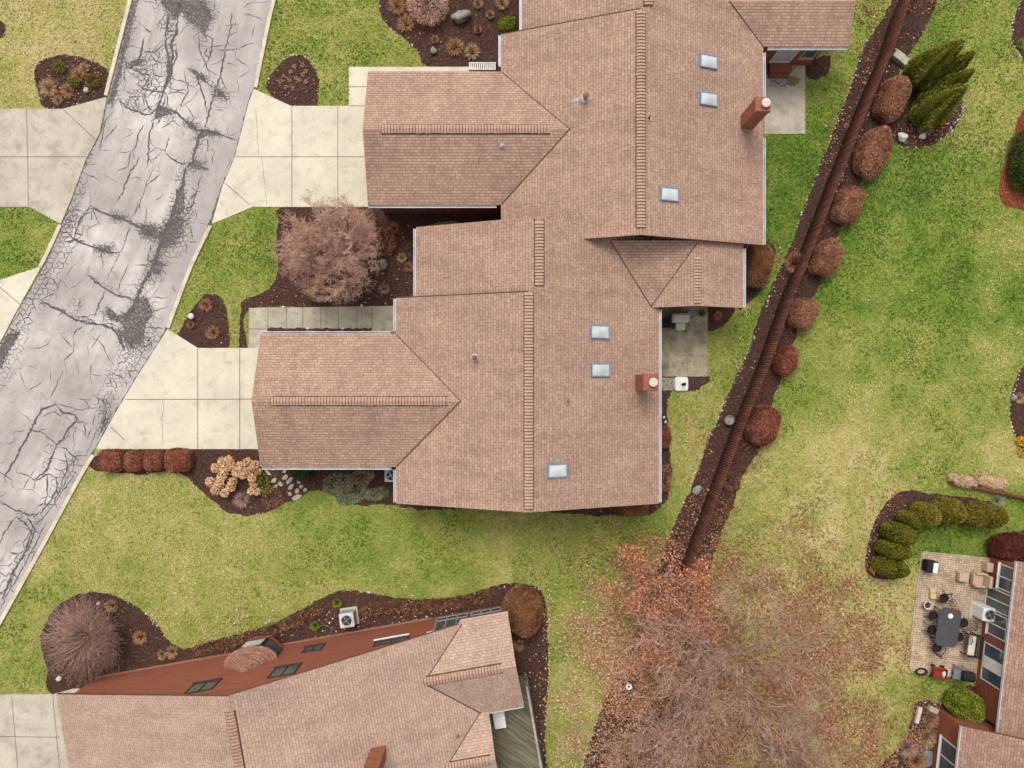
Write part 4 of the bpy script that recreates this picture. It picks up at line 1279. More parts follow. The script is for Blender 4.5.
def garage_door(parent, x, y0, y1, zt=2.15):
    mb = MB(Fw_w(x)); k = 4
    for i in range(k):
        z0, z1 = .03 + (zt - .03) * i / k, .03 + (zt - .03) * (i + 1) / k - .015
        mb.box(y0, y1, -.01, .03, z0, z1)
        n = 8
        for j in range(n):
            mb.box(y0 + (y1 - y0) * (j + .12) / n, y0 + (y1 - y0) * (j + .88) / n, .03, .042, z0 + .1, z1 - .1)
    return mb.build('garage_door', M['beige'], parent)
garage_door(h2, -12.8, -3.3, 1.6)
window(h2, Fw_w(-5.7), -5.6, -4.6, .9, 2.1)
window(h2, Fw_e(7.3), -4.6, -3.0, .8, 2.1)
window(h2, Fw_e(7.3), 1.2, 3.2, .1, 2.15, panes=2, name='patio_door', sill=False)
mb = MB(Fw_w(-5.7)); mb.box(2.75, 3.7, -.01, .05, .05, 2.1); dr = mb.build('front_door', M['fascia'], h2)
mb = MB(); mb.lathe([(.035, 0), (.04, .03), (.01, .05)], (-5.77, 3.58, 1.0), 8); mb.build('handle', M['steel'], dr)

# ------------------------------------------------------------------ upper house
h1 = empty('attached_house', (6.2, 12.4, 0), 'largest brown shingled house at the top, its red chimney beside the pale patio', 'house')
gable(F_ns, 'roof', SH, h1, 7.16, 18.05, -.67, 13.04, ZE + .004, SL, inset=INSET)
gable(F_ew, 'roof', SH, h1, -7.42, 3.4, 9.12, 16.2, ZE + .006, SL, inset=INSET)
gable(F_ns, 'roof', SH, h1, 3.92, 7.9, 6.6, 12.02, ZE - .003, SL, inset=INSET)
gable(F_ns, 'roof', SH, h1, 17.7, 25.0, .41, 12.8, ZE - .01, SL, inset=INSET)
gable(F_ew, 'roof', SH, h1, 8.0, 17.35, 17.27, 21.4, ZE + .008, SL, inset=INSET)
# the saddle between the two houses: a slope falling towards the patio
mb = MB()
yb, yt, zb_, zt_ = 3.9, 7.19, 2.985, 3.80
k = math.sqrt((yt - yb) ** 2 + (zt_ - zb_) ** 2)
mb.poly([(5.0 - .4, yt, zt_), (9.32, yt, zt_), (7.25, yb, zb_), (6.95, yb, zb_)], 0, [(0, k), (4.72, k), (2.5, 0), (2.2, 0)])
mb.poly([(4.6, yt, zt_ - .15), (9.32, yt, zt_ - .15), (7.25, yb, zb_ - .15), (6.95, yb, zb_ - .15)], 1)
mb.poly([(7.25, yb, zb_), (6.95, yb, zb_), (6.95, yb, zb_ - .15), (7.25, yb, zb_ - .15)], 1)
mb.poly([(4.6, yt, zt_), (6.95, yb, zb_), (6.95, yb, zb_ - .15), (4.6, yt, zt_ - .15)], 1)
mb.poly([(9.32, yt, zt_), (7.25, yb, zb_), (7.25, yb, zb_ - .15), (9.32, yt, zt_ - .15)], 1)
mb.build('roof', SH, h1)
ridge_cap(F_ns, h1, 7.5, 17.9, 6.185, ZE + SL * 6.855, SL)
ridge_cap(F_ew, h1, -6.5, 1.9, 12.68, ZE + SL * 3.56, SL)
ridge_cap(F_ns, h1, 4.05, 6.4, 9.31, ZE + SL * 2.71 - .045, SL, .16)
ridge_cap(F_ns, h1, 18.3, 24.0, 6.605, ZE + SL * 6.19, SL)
mb = MB()
wall_block(mb, F_ns, 7.5, 17.7, -.3, 12.6, 2.72, 6.185, 2.72 + SL * 6.4)
wall_block(mb, F_ew, -7.1, 3.0, 9.5, 15.86, 2.72, 12.68, 2.72 + SL * 3.18)
wall_block(mb, F_ns, 4.3, 8.0, 7.4, 11.6, 2.72, 9.31, 2.72 + SL * 2.2)
wall_block(mb, F_ns, 18.0, 24.8, .8, 12.4, 2.72, 6.6, 2.72 + SL * 5.8)
wall_block(mb, F_ew, 8.0, 16.5, 17.72, 21.0, 2.72, 19.33, 2.72 + SL * 1.6)
mb.build('wall', M['siding'], h1)
for F_, a0, a1, c, out in ((F_ew, -7.38, -.8, 9.12, -1), (F_ns, 16.4, 18.0, -.67, -1), (F_ns, 18.2, 24.8, .41, -1), (F_ns, 14.1, 17.1, 13.04, 1), (F_ns, 7.2, 12.7, 13.04, 1), (F_ns, 3.95, 7.0, 12.02, 1), (F_ew, 13.2, 17.3, 17.27, -1)):
    gutter(F_, h1, a0, a1, c, ZE, out)
z_h1e = lambda x, y: ZE + SL * (13.04 - x)
z_h1w = lambda x, y: ZE + SL * (x + .67)
z_g1s = lambda x, y: ZE + SL * (y - 9.12)
for u, v in ((708, 62), (708, 99.5), (669, 194.5)): skylight(h1, u, v, z_h1e, -SL)
pipe_vent(h1, 585, 99, z_h1w, .09, .34)
pipe_vent(h1, 649, 118, z_h1e, .045, .3, False, False)
pipe_vent(h1, 502, 146, z_g1s, .05, .18, True, False, 'flash')
# pale wash mark on the shingles below the vent
def wash_mat():
    m, nt, b = new_mat('vent_wash_mark')
    uv = N(nt, 'ShaderNodeUVMap', uv_map='UVMap').outputs[0]
    sx = N(nt, 'ShaderNodeSeparateXYZ'); nt.links.new(uv, sx.inputs[0])
    n_ = noise(nt, uv, 6, 5, .7)
    mu = N(nt, 'ShaderNodeMath', operation='MULTIPLY'); nt.links.new(sx.outputs[0], mu.inputs[0]); nt.links.new(n_, mu.inputs[1])
    nt.links.new(maprange(nt, mu.outputs[0], .1, .6, 0, .75), b.inputs['Alpha'])
    b.inputs['Base Color'].default_value = lin((214, 208, 206)); b.inputs['Roughness'].default_value = .9
    return m
M['wash'] = wash_mat()
mb = MB()
pw = ray_plane(585, 99, z_h1w)
q = [(pw.x - 1.15, pw.y - .12, 0), (pw.x - .05, pw.y - .05, 1), (pw.x - .05, pw.y + .16, 1), (pw.x - 1.15, pw.y + .03, 0)]
mb.poly([(a, b, z_h1w(a, b) + .012) for a, b, _ in q], 0, [(c_, i * .3) for i, (_, _, c_) in enumerate(q)])
mb.build('wash_mark', M['wash'], h1)
chimney(h1, 11.62, 12.3, 13.0, 13.66, 2.8, 5.5)
garage_door(h1, -7.1, 10.1, 15.1)
window(h1, Fw_s(17.72), 15.55, 16.3, .95, 2.1, panes=1, frame='beige')
sd = window(h1, Fw_s(17.72), 14.1, 15.25, .45, 2.2, panes=1, name='patio_door', glass='skyglass', sill=False)
window(h1, Fw_e(12.6), 8.4, 10.0, .9, 2.1)
window(h1, Fw_e(16.5), 18.4, 20.2, .9, 2.1)
mb = MB(); mb.box(14.2, 15.4, 17.18, 17.7, .035, .42); mb.box(14.25, 15.35, 16.98, 17.175, .035, .22)
st = mb.build('step', M['siding'], h1)
mb = MB(); mb.box(-7.2, -.4, 9.44, 9.49, 2.2, 2.45); mb.build('trim', M['beige'], h1)

# ------------------------------------------------------------------ lower house (turned about ten degrees)
O3 = Vector((-23.09, -16.3, 0)); TH = R(10.0)
E1 = Vector((math.cos(TH), math.sin(TH), 0)); E2 = Vector((math.sin(TH), -math.cos(TH), 0))
def W3(t, d, z): return O3 + E1 * t + E2 * d + Vector((0, 0, z))
F3_main = lambda a, c, z: W3(c, a, z)       # ridge along d
F3_wing = lambda a, c, z: W3(a, c, z)       # ridge along t
p3 = W3(10.3, 5, 0)
h3 = empty('attached_house', (p3.x, p3.y, 0), 'pale shingled house along the bottom edge showing its long red brown gable wall', 'house')
S3, Z3 = 0.4, 2.62
gable(F3_main, 'roof', SHB, h3, -.3, 16.0, -.5, 21.1, Z3, S3)
gable(F3_wing, 'roof', SHB, h3, 18.2, 23.3, -.5, 4.54, Z3 + .003, S3, a0n=20.85)
gable(F3_wing, 'roof', SHB, h3, 18.0, 21.45, 4.3, 8.7, Z3 - .02, S3)
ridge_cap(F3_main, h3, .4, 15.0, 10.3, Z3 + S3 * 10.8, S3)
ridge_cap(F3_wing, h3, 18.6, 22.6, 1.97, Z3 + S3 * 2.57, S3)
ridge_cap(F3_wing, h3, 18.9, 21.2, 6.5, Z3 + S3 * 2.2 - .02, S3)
mb = MB()
wall_block(mb, F3_main, 0, 15.5, 0, 20.6, Z3 - .06, 10.3, Z3 - .1 + S3 * 10.3)
wall_block(mb, F3_wing, 18.0, 22.9, .12, 4.0, Z3 - .1, 1.97, Z3 - .1 + S3 * 1.85)
mb.build('wall', M['siding'], h3)
for a0, a1, c, out in ((21.3, 23.25, 4.54, 1),):
    gutter(F3_wing, h3, a0, a1, c, Z3, out)
F3n = lambda a, o, z: W3(a, -o, z)
M['bandwood'] = plain('band_board', (156, 110, 86), (128, 84, 64), 4, .8)
M['darkframe'] = plain('dark_window_frame', (70, 44, 38), (52, 34, 30), 6, .6)
window(h3, F3n, 7.3, 8.7, 3.9, 5.0, frame='darkframe')
window(h3, F3n, 11.35, 12.7, 3.7, 4.85, frame='darkframe')
window(h3, F3n, 12.2, 13.25, 1.35, 2.1, frame='darkframe')
w = window(h3, F3n, 16.2, 18.0, 2.5, 3.0, frame='darkframe')
mb = MB(F3n); mb.box(16.1, 18.0, .0, .12, 2.2, 2.29); mb.build('window_ledge', M['white'], h3)
# sunroom glazing on the wing
F3s = lambda a, o, z: W3(a, .12 - o, z)
mb = MB(F3n); mb.box(19.0, 23.0, -.1, .02, 0, .25); mb.build('plinth', M['siding'], h3)
for a0, a1 in ((19.25, 21.0), (21.15, 22.85)):
    g = window(h3, F3n, a0, a1, .26, 2.3, depth=.03, panes=3, sill=False, frame='flash')
    mb = MB(F3n)
    mb.box(a0 + .06, a1 - .06, .016, .04, .8, .84)
    mb.build('glazing_bar', M['flash'], g)
mb = MB(F3n); mb.box(18.95, 23.0, .0, .06, 2.32, 2.5); mb.build('trim', M['white'], h3)
mb = MB(F3n); mb.box(.0, 18.9, .0, .05, .0, .16); mb.build('plinth', M['bandwood'], h3)
M['bayroof'] = shingle_mat('bay_roof_shingles', (158, 116, 98), (132, 94, 80), (98, 68, 60))
# bay window with its little half-cone roof
bt = 9.55
mb = MB(F3n)
b0, b1 = .0, .78
foot = [(bt - 1.25, b0), (bt - .62, b1), (bt + .62, b1), (bt + 1.25, b0)]
mb.prism(foot, .55, 1.0); mb.prism(foot, 2.02, 2.2)
by = mb.build('bay_window', M['siding'], h3)
for (p, q) in ((0, 1), (1, 2), (2, 3)):
    ax, ay = foot[p]; bx_, by_ = foot[q]
    dx, dy = bx_ - ax, by_ - ay; ln = math.hypot(dx, dy); dx /= ln; dy /= ln
    Fb = lambda a, o, z, ax=ax, ay=ay, dx=dx, dy=dy: F3n(ax + dx * a - dy * o, ay + dy * a + dx * o, z)
    window(by, Fb, .02, ln - .02, 1.0, 2.02, frame='darkframe', glass='skyglass' if p == 1 else 'glass', panes=1, sill=False)  # front pane paler: sky reflection put into its colour
mb = MB(F3n); k = 12; rr = 1.45; apex = (bt, .0, 3.35)
ring = [(bt - rr * math.cos(math.pi * i / k), .62 * rr * math.sin(math.pi * i / k) + .02, 2.2) for i in range(k + 1)]
for i in range(k):
    a_, b_ = ring[i], ring[i + 1]
    for s_ in range(6):
        f0, f1 = s_ / 6, (s_ + 1) / 6
        L_ = lambda p, f, dz: tuple(p[j] * (1 - f) + apex[j] * f + (dz if j == 2 else 0) for j in range(3))
        mb.poly([L_(a_, f0, .03), L_(b_, f0, .03), L_(b_, f1, 0), L_(a_, f1, 0)], 0, [(i * .3, f0 * 1.4), (i * .3 + .3 * (1 - f0), f0 * 1.4), (i * .3 + .3 * (1 - f1), f1 * 1.4), (i * .3, f1 * 1.4)])
mb.poly([(p[0], p[1], 2.2) for p in ring], 1)
mb.build('bay_roof', [M['bayroof'], M['fascia']], by)
cp = G(377, 757, 5.0)
chimney(h3, cp.x - .35, cp.x + .35, cp.y - .4, cp.y + .3, 4.3, 6.9)
pipe_vent(h3, 458, 735, lambda x, y: Z3 + S3 * max(0, (21.1 - ((Vector((x, y, 0)) - O3).dot(E1)))), .05, .25, False, False)

# valleys and rake edges: thin dark cut lines of the shingles
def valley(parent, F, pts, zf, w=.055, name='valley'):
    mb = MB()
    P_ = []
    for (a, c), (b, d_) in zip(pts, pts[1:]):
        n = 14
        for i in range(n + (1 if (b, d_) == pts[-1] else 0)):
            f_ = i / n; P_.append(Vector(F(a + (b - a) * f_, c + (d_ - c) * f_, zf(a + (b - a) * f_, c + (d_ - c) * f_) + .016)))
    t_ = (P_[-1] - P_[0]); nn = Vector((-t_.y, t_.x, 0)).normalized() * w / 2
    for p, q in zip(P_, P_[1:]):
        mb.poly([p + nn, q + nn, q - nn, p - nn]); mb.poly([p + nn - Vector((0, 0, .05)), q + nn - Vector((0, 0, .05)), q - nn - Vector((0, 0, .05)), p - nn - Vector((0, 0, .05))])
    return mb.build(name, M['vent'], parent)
FX = lambda x, y, z: (x, y, z)
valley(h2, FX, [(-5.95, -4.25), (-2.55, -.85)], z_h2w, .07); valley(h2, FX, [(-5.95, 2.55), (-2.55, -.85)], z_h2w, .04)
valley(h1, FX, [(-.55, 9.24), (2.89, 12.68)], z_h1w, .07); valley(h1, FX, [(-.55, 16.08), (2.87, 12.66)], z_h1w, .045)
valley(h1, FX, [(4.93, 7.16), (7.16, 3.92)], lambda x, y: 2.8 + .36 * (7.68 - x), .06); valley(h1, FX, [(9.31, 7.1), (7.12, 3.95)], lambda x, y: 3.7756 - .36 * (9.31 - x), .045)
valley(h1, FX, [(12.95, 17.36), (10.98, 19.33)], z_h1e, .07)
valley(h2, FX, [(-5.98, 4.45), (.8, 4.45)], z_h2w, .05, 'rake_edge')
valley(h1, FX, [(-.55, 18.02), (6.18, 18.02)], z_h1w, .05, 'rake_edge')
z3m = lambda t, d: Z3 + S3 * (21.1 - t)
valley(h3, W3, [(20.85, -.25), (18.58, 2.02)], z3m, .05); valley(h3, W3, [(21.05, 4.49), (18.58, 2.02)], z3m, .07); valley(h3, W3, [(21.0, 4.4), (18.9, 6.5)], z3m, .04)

# wooden deck behind the lower house
dk = empty('wooden_deck', tuple(W3(22.6, 7.5, 0)), 'weathered greenish grey wooden deck with diagonal boards', 'deck')
ZD = .62
mb = MB(); mb2 = MB()
x0, x1, y0, y1 = 21.15, 23.6, 4.0, 13.5
nb = 90
for i in range(nb):
    # boards run at 45 degrees in the deck's own frame; clip each to the rectangle
    c = (x0 - y1) + i * .142 + .07
    pts = []
    a_lo, a_hi = max(x0, c + y0), min(x1, c + y1)
    if a_hi - a_lo < .02: continue
    hw = .066 * 1.414 / 1.0
    q = [(a_lo, a_lo - c), (a_hi, a_hi - c)]
    P_ = [(q[0][0], min(max(q[0][1] - hw, y0), y1)), (q[1][0], min(max(q[1][1] - hw, y0), y1)), (q[1][0], min(max(q[1][1] + hw, y0), y1)), (q[0][0], min(max(q[0][1] + hw, y0), y1))]
    zt = ZD + rnd.uniform(-.004, .004)
    mb.prism([W3(a, b, 0)[:2] for a, b in P_], zt - .03, zt)
def deck_mat():
    m, nt, b = new_mat('weathered_deck')
    tc = N(nt, 'ShaderNodeTexCoord').outputs['Object']
    m0 = N(nt, 'ShaderNodeMapping'); m0.inputs['Rotation'].default_value = (0, 0, R(35)); nt.links.new(tc, m0.inputs[0])
    mp = N(nt, 'ShaderNodeMapping'); mp.inputs['Scale'].default_value = (.4, 6, 1); nt.links.new(m0.outputs[0], mp.inputs[0])
    rp = ramp(nt, [(.3, lin((70, 64, 48))), (.5, lin((96, 90, 68))), (.72, lin((136, 130, 108)))])
    nt.links.new(noise(nt, mp.outputs[0], 1.4, 6, .7), rp.inputs[0]); nt.links.new(rp.outputs[0], b.inputs['Base Color'])
    b.inputs['Roughness'].default_value = .95
    return m
M['deck'] = deck_mat()
mb.build('deck_boards', M['deck'], dk)
mb = MB(W3)
mb.box(x0, x1, y0, y0 + .05, .0, ZD - .04); mb.box(x1 - .05, x1, y0 + .05, y1, 0, ZD - .04)
mb.build('deck_skirt', M['deck'], dk)
for yy in np.arange(y0 + .05, y1, 1.5):
    mb = MB(W3); mb.box(x1 - .1, x1 - .01, yy, yy + .09, ZD - .035, ZD + .9); mb.build('rail_post', M['flash'], dk)
mb = MB(W3); mb.box(x1 - .11, x1, y0, y1, ZD + .9, ZD + .94)
for yy in np.arange(y0 + .1, y1, .12): mb.box(x1 - .065, x1 - .045, yy, yy + .02, ZD, ZD + .9)
mb.build('railing', M['flash'], dk)
mb = MB(W3); mb.rbox(21.75, 5.55, .6, 1.15, ZD + .01, ZD + .55, .05, top=.03)
db = mb.build('storage_box', M['white'], None, origin=tuple(W3(21.75, 5.55, ZD)))
tag(db, 'white lidded storage box standing on the wooden deck', 'storage box')
mb = MB(W3); mb.rbox(21.75, 5.55, .64, 1.19, ZD + .551, ZD + .6, .05, top=.02); mb.build('lid', M['white'], db)

# ------------------------------------------------------------------ right-hand house (turned about six degrees)
T4 = R(6.5)
ES = Vector((-math.sin(T4), -math.cos(T4), 0)); EE = Vector((math.cos(T4), -math.sin(T4), 0))
O4 = Vector((26.22, -9.2, 0))
def W4(s, e, z): return O4 + ES * s + EE * e + Vector((0, 0, z))
F4 = lambda a, c, z: W4(a, c, z)
p4 = W4(8, 4, 0)
SH4 = [shingle_mat('roof_shingles_right_house', (168, 136, 116), (142, 112, 98), (108, 82, 72)), M['fascia']]
h4 = empty('attached_house', (p4.x, p4.y, 0), 'red brown sided house at the right edge with sliding doors opening on the paver patio', 'house')
gable(F4, 'roof', SH4, h4, 0, 9.05, 0, 12, 2.55, SL)
O4b = G(961.5, 726, 2.6)
def W4b(s, e, z): return Vector((O4b.x, O4b.y, 0)) + ES * s + EE * e + Vector((0, 0, z))
gable(lambda a, c, z: W4b(a, c, z), 'roof', SH4, h4, 0, 8, 0, 10, 2.6, .3)
mb = MB()
wall_block(mb, F4, .35, 8.9, .4, 11.6, 2.45, 6, 2.45 + SL * 5.5)
wall_block(mb, lambda a, c, z: W4b(a, c, z), .3, 7.8, .42, 9.5, 2.5, 5, 2.5 + .3 * 4.5)
mb.build('wall', M['siding'], h4)
gutter(F4, h4, .02, 9.0, 0, 2.55, -1)
gutter(lambda a, c, z: W4b(a, c, z), h4, .02, 7.8, 0, 2.6, -1)
F4w = lambda a, o, z: W4(a, .4 - o, z)
window(h4, F4w, .5, 1.85, .9, 2.1)
window(h4, F4w, 1.95, 3.1, .1, 1.95, name='patio_door', sill=False)
window(h4, F4w, 3.2, 4.45, .5, 1.9)
pd = window(h4, F4w, 4.95, 7.0, .4, 2.05, name='sliding_door', sill=False, glass='glass')
mb = MB(F4w); mb.box(5.65, 6.3, .05, .07, .48, 1.98); mb.build('door_leaf', M['white'], pd)
F4bw = lambda a, o, z: W4b(a, .42 - o, z)
window(h4, F4bw, 1.5, 3.4, .6, 2.1)

# ================================================================== FENCE
FB = [(906, -12), (893, 14), (886, 33), (877, 60), (865, 88), (842, 144), (820, 200), (798, 257), (781, 298), (757, 366), (737, 415), (709, 490), (687, 550), (676, 578)]
fp = [G(*p) for p in smooth_poly(FB, 6, False)]
seglen = [0]
for a, b in zip(fp, fp[1:]): seglen.append(seglen[-1] + (b - a).length)
def fat(d):
    for i in range(len(fp) - 1):
        if d <= seglen[i + 1] or i == len(fp) - 2:
            f = (d - seglen[i]) / (seglen[i + 1] - seglen[i])
            return fp[i].lerp(fp[i + 1], f), (fp[i + 1] - fp[i]).normalized()
FH = 1.95
fence = empty('board_fence', tuple(fp[len(fp) // 2]), 'long red brown board on board fence running between the mulch beds', 'fence')
total = seglen[-1]
sec = 2.44
k = 0; d = 0.0
Vs, Fs, Ts = [], [], []
def add_board(d, off, w, t, z0, z1, tint, V_, F_, T_):
    p, tg = fat(d); n = Vector((-tg.y, tg.x, 0))
    c = p + n * off
    base = len(V_)
    for z in (z0, z1):
        for sx, sy in ((-1, -1), (1, -1), (1, 1), (-1, 1)):
            q = c + tg * (sx * w / 2) + n * (sy * t / 2)
            V_.append((q.x, q.y, z)); T_.append(tint)
    for f in ((3, 2, 1, 0), (4, 5, 6, 7), (0, 1, 5, 4), (1, 2, 6, 5), (2, 3, 7, 6), (3, 0, 4, 7)):
        F_.append([base + i for i in f])
i = 0
while d < total:
    V_, F_, T_ = [], [], []
    e = min(d + sec, total)
    q = d
    while q < e - .02:
        side = 1 if i % 2 else -1
        add_board(min(q + .062, total), -.03 + .004 * side, .092, .018, .05, FH + rnd.uniform(-.015, .015), rnd.uniform(.15, .85) , V_, F_, T_)
        q += .13; i += 1
    np_mesh('picket_panel', np.array(V_), np.array(F_), M['fence'], fence, tint=np.array(T_))
    V_, F_, T_ = [], [], []
    nb = 6
    for z in (.35, 1.0, 1.7):
        for j in range(nb):
            dd = d + (e - d) * (j + .5) / nb
            add_board(dd, .01, (e - d) / nb, .06, z, z + .08, .5, V_, F_, T_)
        np_mesh('rail', np.array(V_), np.array(F_), M['fence'], fence, tint=np.array(T_))
        V_, F_, T_ = [], [], []
    add_board(d, .06, .09, .085, 0, FH - .03, .3, V_, F_, T_)
    np_mesh('post', np.array(V_), np.array(F_), M['fence'], fence, tint=np.array(T_))
    d = e

# ================================================================== SHRUBS AND PLANTS
def shrub(name, label, cat, u, v, wpx, hpx, ang, height, mat, group=None, n=None, boxy=2.4, twig=(.07, .15, .022), clip=True, lump=.05, z_c=.5, fuzz=.05, dome=1.0, core=.84):
    """rounded shrub; u,v = middle of its crown in the photo, wpx/hpx its size there, ang its turn in degrees"""
    zc_ = height * z_c
    c = G(u, v, zc_)
    s = (CAM_H - zc_) / FPX
    rx, ry = wpx * s / 2, hpx * s / 2
    area = 2.2 * math.pi * rx * ry + 2 * (rx + ry) * height
    if n is None: n = int(area * 760)
    g = np.random.default_rng(int(u * 13 + v * 7))
    # directions over the dome
    a = g.uniform(0, 2 * math.pi, n); zt = g.uniform(-.55, 1, n)
    r = np.sqrt(np.maximum(0, 1 - zt * zt))
    X, Y, Z = r * np.cos(a), r * np.sin(a), zt
    p = boxy
    k = (np.abs(X) ** p + np.abs(Y) ** p + np.abs(Z) ** p) ** (-1 / p)
    lumps = 1 + lump * (np.sin(X * 5 + u) + np.sin(Y * 6 + v) + np.sin(Z * 5 + X * 4)) / 1.6
    depth = 1 - np.abs(g.normal(0, fuzz, n)) if clip else g.uniform(.55, 1.12, n) ** .7
    k = k * lumps * depth
    hh = height * .55
    X, Y, Z = X * k * rx, Y * k * ry, np.maximum(Z * k * hh * dome + height - hh * dome, .03)
    th = R(ang); ca, sa = math.cos(th), math.sin(th)
    PX, PY = c.x + X * ca - Y * sa, c.y + X * sa + Y * ca
    P = np.stack([PX, PY, Z], 1)
    Nn = unit(np.stack([(X * ca - Y * sa) / max(rx, .1), (X * sa + Y * ca) / max(ry, .1), (Z - height * .45) / hh], 1))
    D = Nn * .7 + g.normal(0, .6, (n, 3)) + [0, 0, .15]
    V, F = leaf_quads(P, D, g.uniform(twig[0], twig[1], n), g.uniform(twig[2] * .6, twig[2] * 1.4, n), g)
    T = np.repeat(np.clip(g.beta(2, 2, n) + (vnoise(P[:, 0] * 3 + 90, P[:, 1] * 3 + 90, 1.0, 21) - .5) * .5, 0, 1), 4)
    # the dense mass of stems inside
    nu, nv = 22, 9
    cv, cf = [], []
    for j in range(nv + 1):
        zt_ = -.6 + 1.6 * j / nv; rr_ = math.sqrt(max(0, 1 - min(1, abs(zt_)) ** 2))
        for i_ in range(nu):
            aa = 2 * math.pi * i_ / nu
            x_, y_, z_ = rr_ * math.cos(aa), rr_ * math.sin(aa), zt_
            kk = (abs(x_) ** p + abs(y_) ** p + abs(z_) ** p + 1e-9) ** (-1 / p) * core * (1 + lump * (math.sin(x_ * 5 + u) + math.sin(y_ * 6 + v) + math.sin(z_ * 5 + x_ * 4)) / 1.6)
            x2, y2 = x_ * kk * rx, y_ * kk * ry
            cv.append((c.x + x2 * ca - y2 * sa, c.y + x2 * sa + y2 * ca, max(z_ * kk * hh * dome + height - hh * dome, .0)))
    for j in range(nv):
        for i_ in range(nu):
            cf.append([j * nu + i_, j * nu + (i_ + 1) % nu, (j + 1) * nu + (i_ + 1) % nu, (j + 1) * nu + i_])
    if clip:
        F = np.concatenate([F, np.array(cf) + len(V)]); V = np.concatenate([V, np.array(cv)]); T = np.concatenate([T, g.uniform(.05, .6, len(cv))])
    o = np_mesh(name, V, F, M[mat], origin=(c.x, c.y, 0), tint=T)
    return tag(o, label, cat, group)

def clump(name, label, cat, u, v, rpx, height, mat, group=None, n=160, w=.02, spread=1.0, flat=.5, h_at=.3):
    """dead stalks or blades fanning out from one root"""
    c = G(u, v, height * h_at); s = (CAM_H - height * h_at) / FPX
    g = np.random.default_rng(int(u * 17 + v * 5))
    rr = rpx * s
    a = g.uniform(0, 2 * math.pi, n); q = np.sqrt(g.random(n)) * spread
    L = g.uniform(.5, 1.0, n)
    tip = np.stack([np.cos(a) * q * rr, np.sin(a) * q * rr, height * (1.05 - flat * q) * L], 1)
    root = np.stack([np.cos(a) * q * rr * .25, np.sin(a) * q * rr * .25, np.zeros(n)], 1)
    mid = (tip + root) / 2 + np.stack([g.normal(0, .02, n), g.normal(0, .02, n), height * .15 * np.ones(n)], 1)
    base = np.array([c.x, c.y, 0.01])
    V, F, T = [], [], []
    side = unit(np.stack([-np.sin(a), np.cos(a), g.normal(0, .4, n)], 1)) * w * .5
    V = np.stack([root - side, root + side, mid + side, mid - side, tip], 1).reshape(-1, 3) + base
    b = np.arange(n)[:, None] * 5
    F1 = np.concatenate([b, b + 1, b + 2, b + 3], 1); F2 = np.concatenate([b + 3, b + 2, b + 4, b + 4], 1)
    # second face as a thin quad: split the tip
    V2 = (tip + side * .3) + base
    k0 = len(V); V = np.concatenate([V, V2]); F2[:, 3] = b[:, 0] + 4; F2[:, 2] = k0 + np.arange(n)
    F2 = np.stack([b[:, 0] + 3, b[:, 0] + 2, k0 + np.arange(n), b[:, 0] + 4], 1)
    T = np.concatenate([np.repeat(g.random(n), 5), g.random(n)])
    o = np_mesh(name, V, np.concatenate([F1, F2]), M[mat], origin=(c.x, c.y, 0), tint=T)
    return tag(o, label, cat, group)

# clipped shrubs in a row beside the fence, counted from the top of the picture
ROW = [(893, 99, 28, 46, -22, 'rounded brown shrub beside the fence, topmost of its row, touching the tall evergreens'),
       (874, 152, 30, 50, -20, 'largest rounded brown shrub of the fence row, just below the tall evergreens'),
       (848.5, 205.5, 24, 37, -18, 'rounded brown shrub by the fence, third from the top of its row'),
       (827, 257.5, 25, 38, -24, 'rounded brown shrub by the fence, straight across from the orange grass tuft'),
       (804, 313.5, 24, 31, -24, 'rounded brown shrub by the fence, level with the lower end of the upper roof'),
       (786.5, 361, 20, 29, -18, 'smallest rounded brown shrub of the fence row, level with the grey patio'),
       (763.5, 425.5, 29, 41, -20, 'rounded red brown shrub by the fence, lowest clipped one, opposite the glass bowl')]
for i, (u, v, w_, h_, an, lab) in enumerate(ROW):
    shrub('clipped_shrub', lab, 'shrub', u, v, w_, h_, an, 1.25, 'bush_red' if i == 6 else 'bush_pink' if i < 5 else 'bush_red', 'clipped shrubs along the fence', boxy=2.7 + .35 * (i % 3), lump=.05 + .02 * (i % 2), fuzz=.05, twig=(.07, .2, .024))
for i, (u, v, w_, h_, lab) in enumerate([(111.5, 460.5, 23, 22, 'clipped cube shrub nearest the road, first of four below the driveway'), (134.5, 461.5, 17.5, 19, 'smaller clipped shrub second from the road in the row below the driveway'),
                          (154.5, 461, 17.5, 19, 'clipped shrub third from the road in the row below the driveway'), (178.5, 460, 25, 23, 'widest clipped red brown shrub of the row of four, farthest from the road')]):
    shrub('clipped_shrub', lab, 'shrub', u, v, w_, h_, 0, .75, 'bush_red', 'cube shrubs below the driveway', boxy=4.5, lump=.025, fuzz=.03)
shrub('clipped_shrub', 'big brown clipped oval shrub at the corner of the bottom house sunroom', 'shrub', 523, 610.5, 40, 49, 8, 1.5, 'bush_brown', boxy=2.4, fuzz=.04)
shrub('clipped_shrub', 'large brown shrub tucked against the wall below the upper roof corner', 'shrub', 757, 264, 30, 46, -12, 1.4, 'bush_brown', boxy=2.6, fuzz=.05)
shrub('round_shrub', 'round brown shrub half under the eave at the lower roof corner of the middle house', 'shrub', 632, 508, 34, 16, 0, .9, 'bush_brown')
shrub('round_shrub', 'round brown shrub half hidden under the right eave of the middle house', 'shrub', 664, 437, 14, 22, 0, .8, 'bush_red')
shrub('round_shrub', 'low greyish shrub at the right eave near the lower corner of the middle house', 'shrub', 665, 478, 12, 26, 0, .6, 'bush_pink', clip=False)
clump('ornamental_grass', 'golden orange grass tuft leaning on the left face of the fence', 'grass clump', 795, 263, 13, .9, 'deadorange', n=420, w=.03)
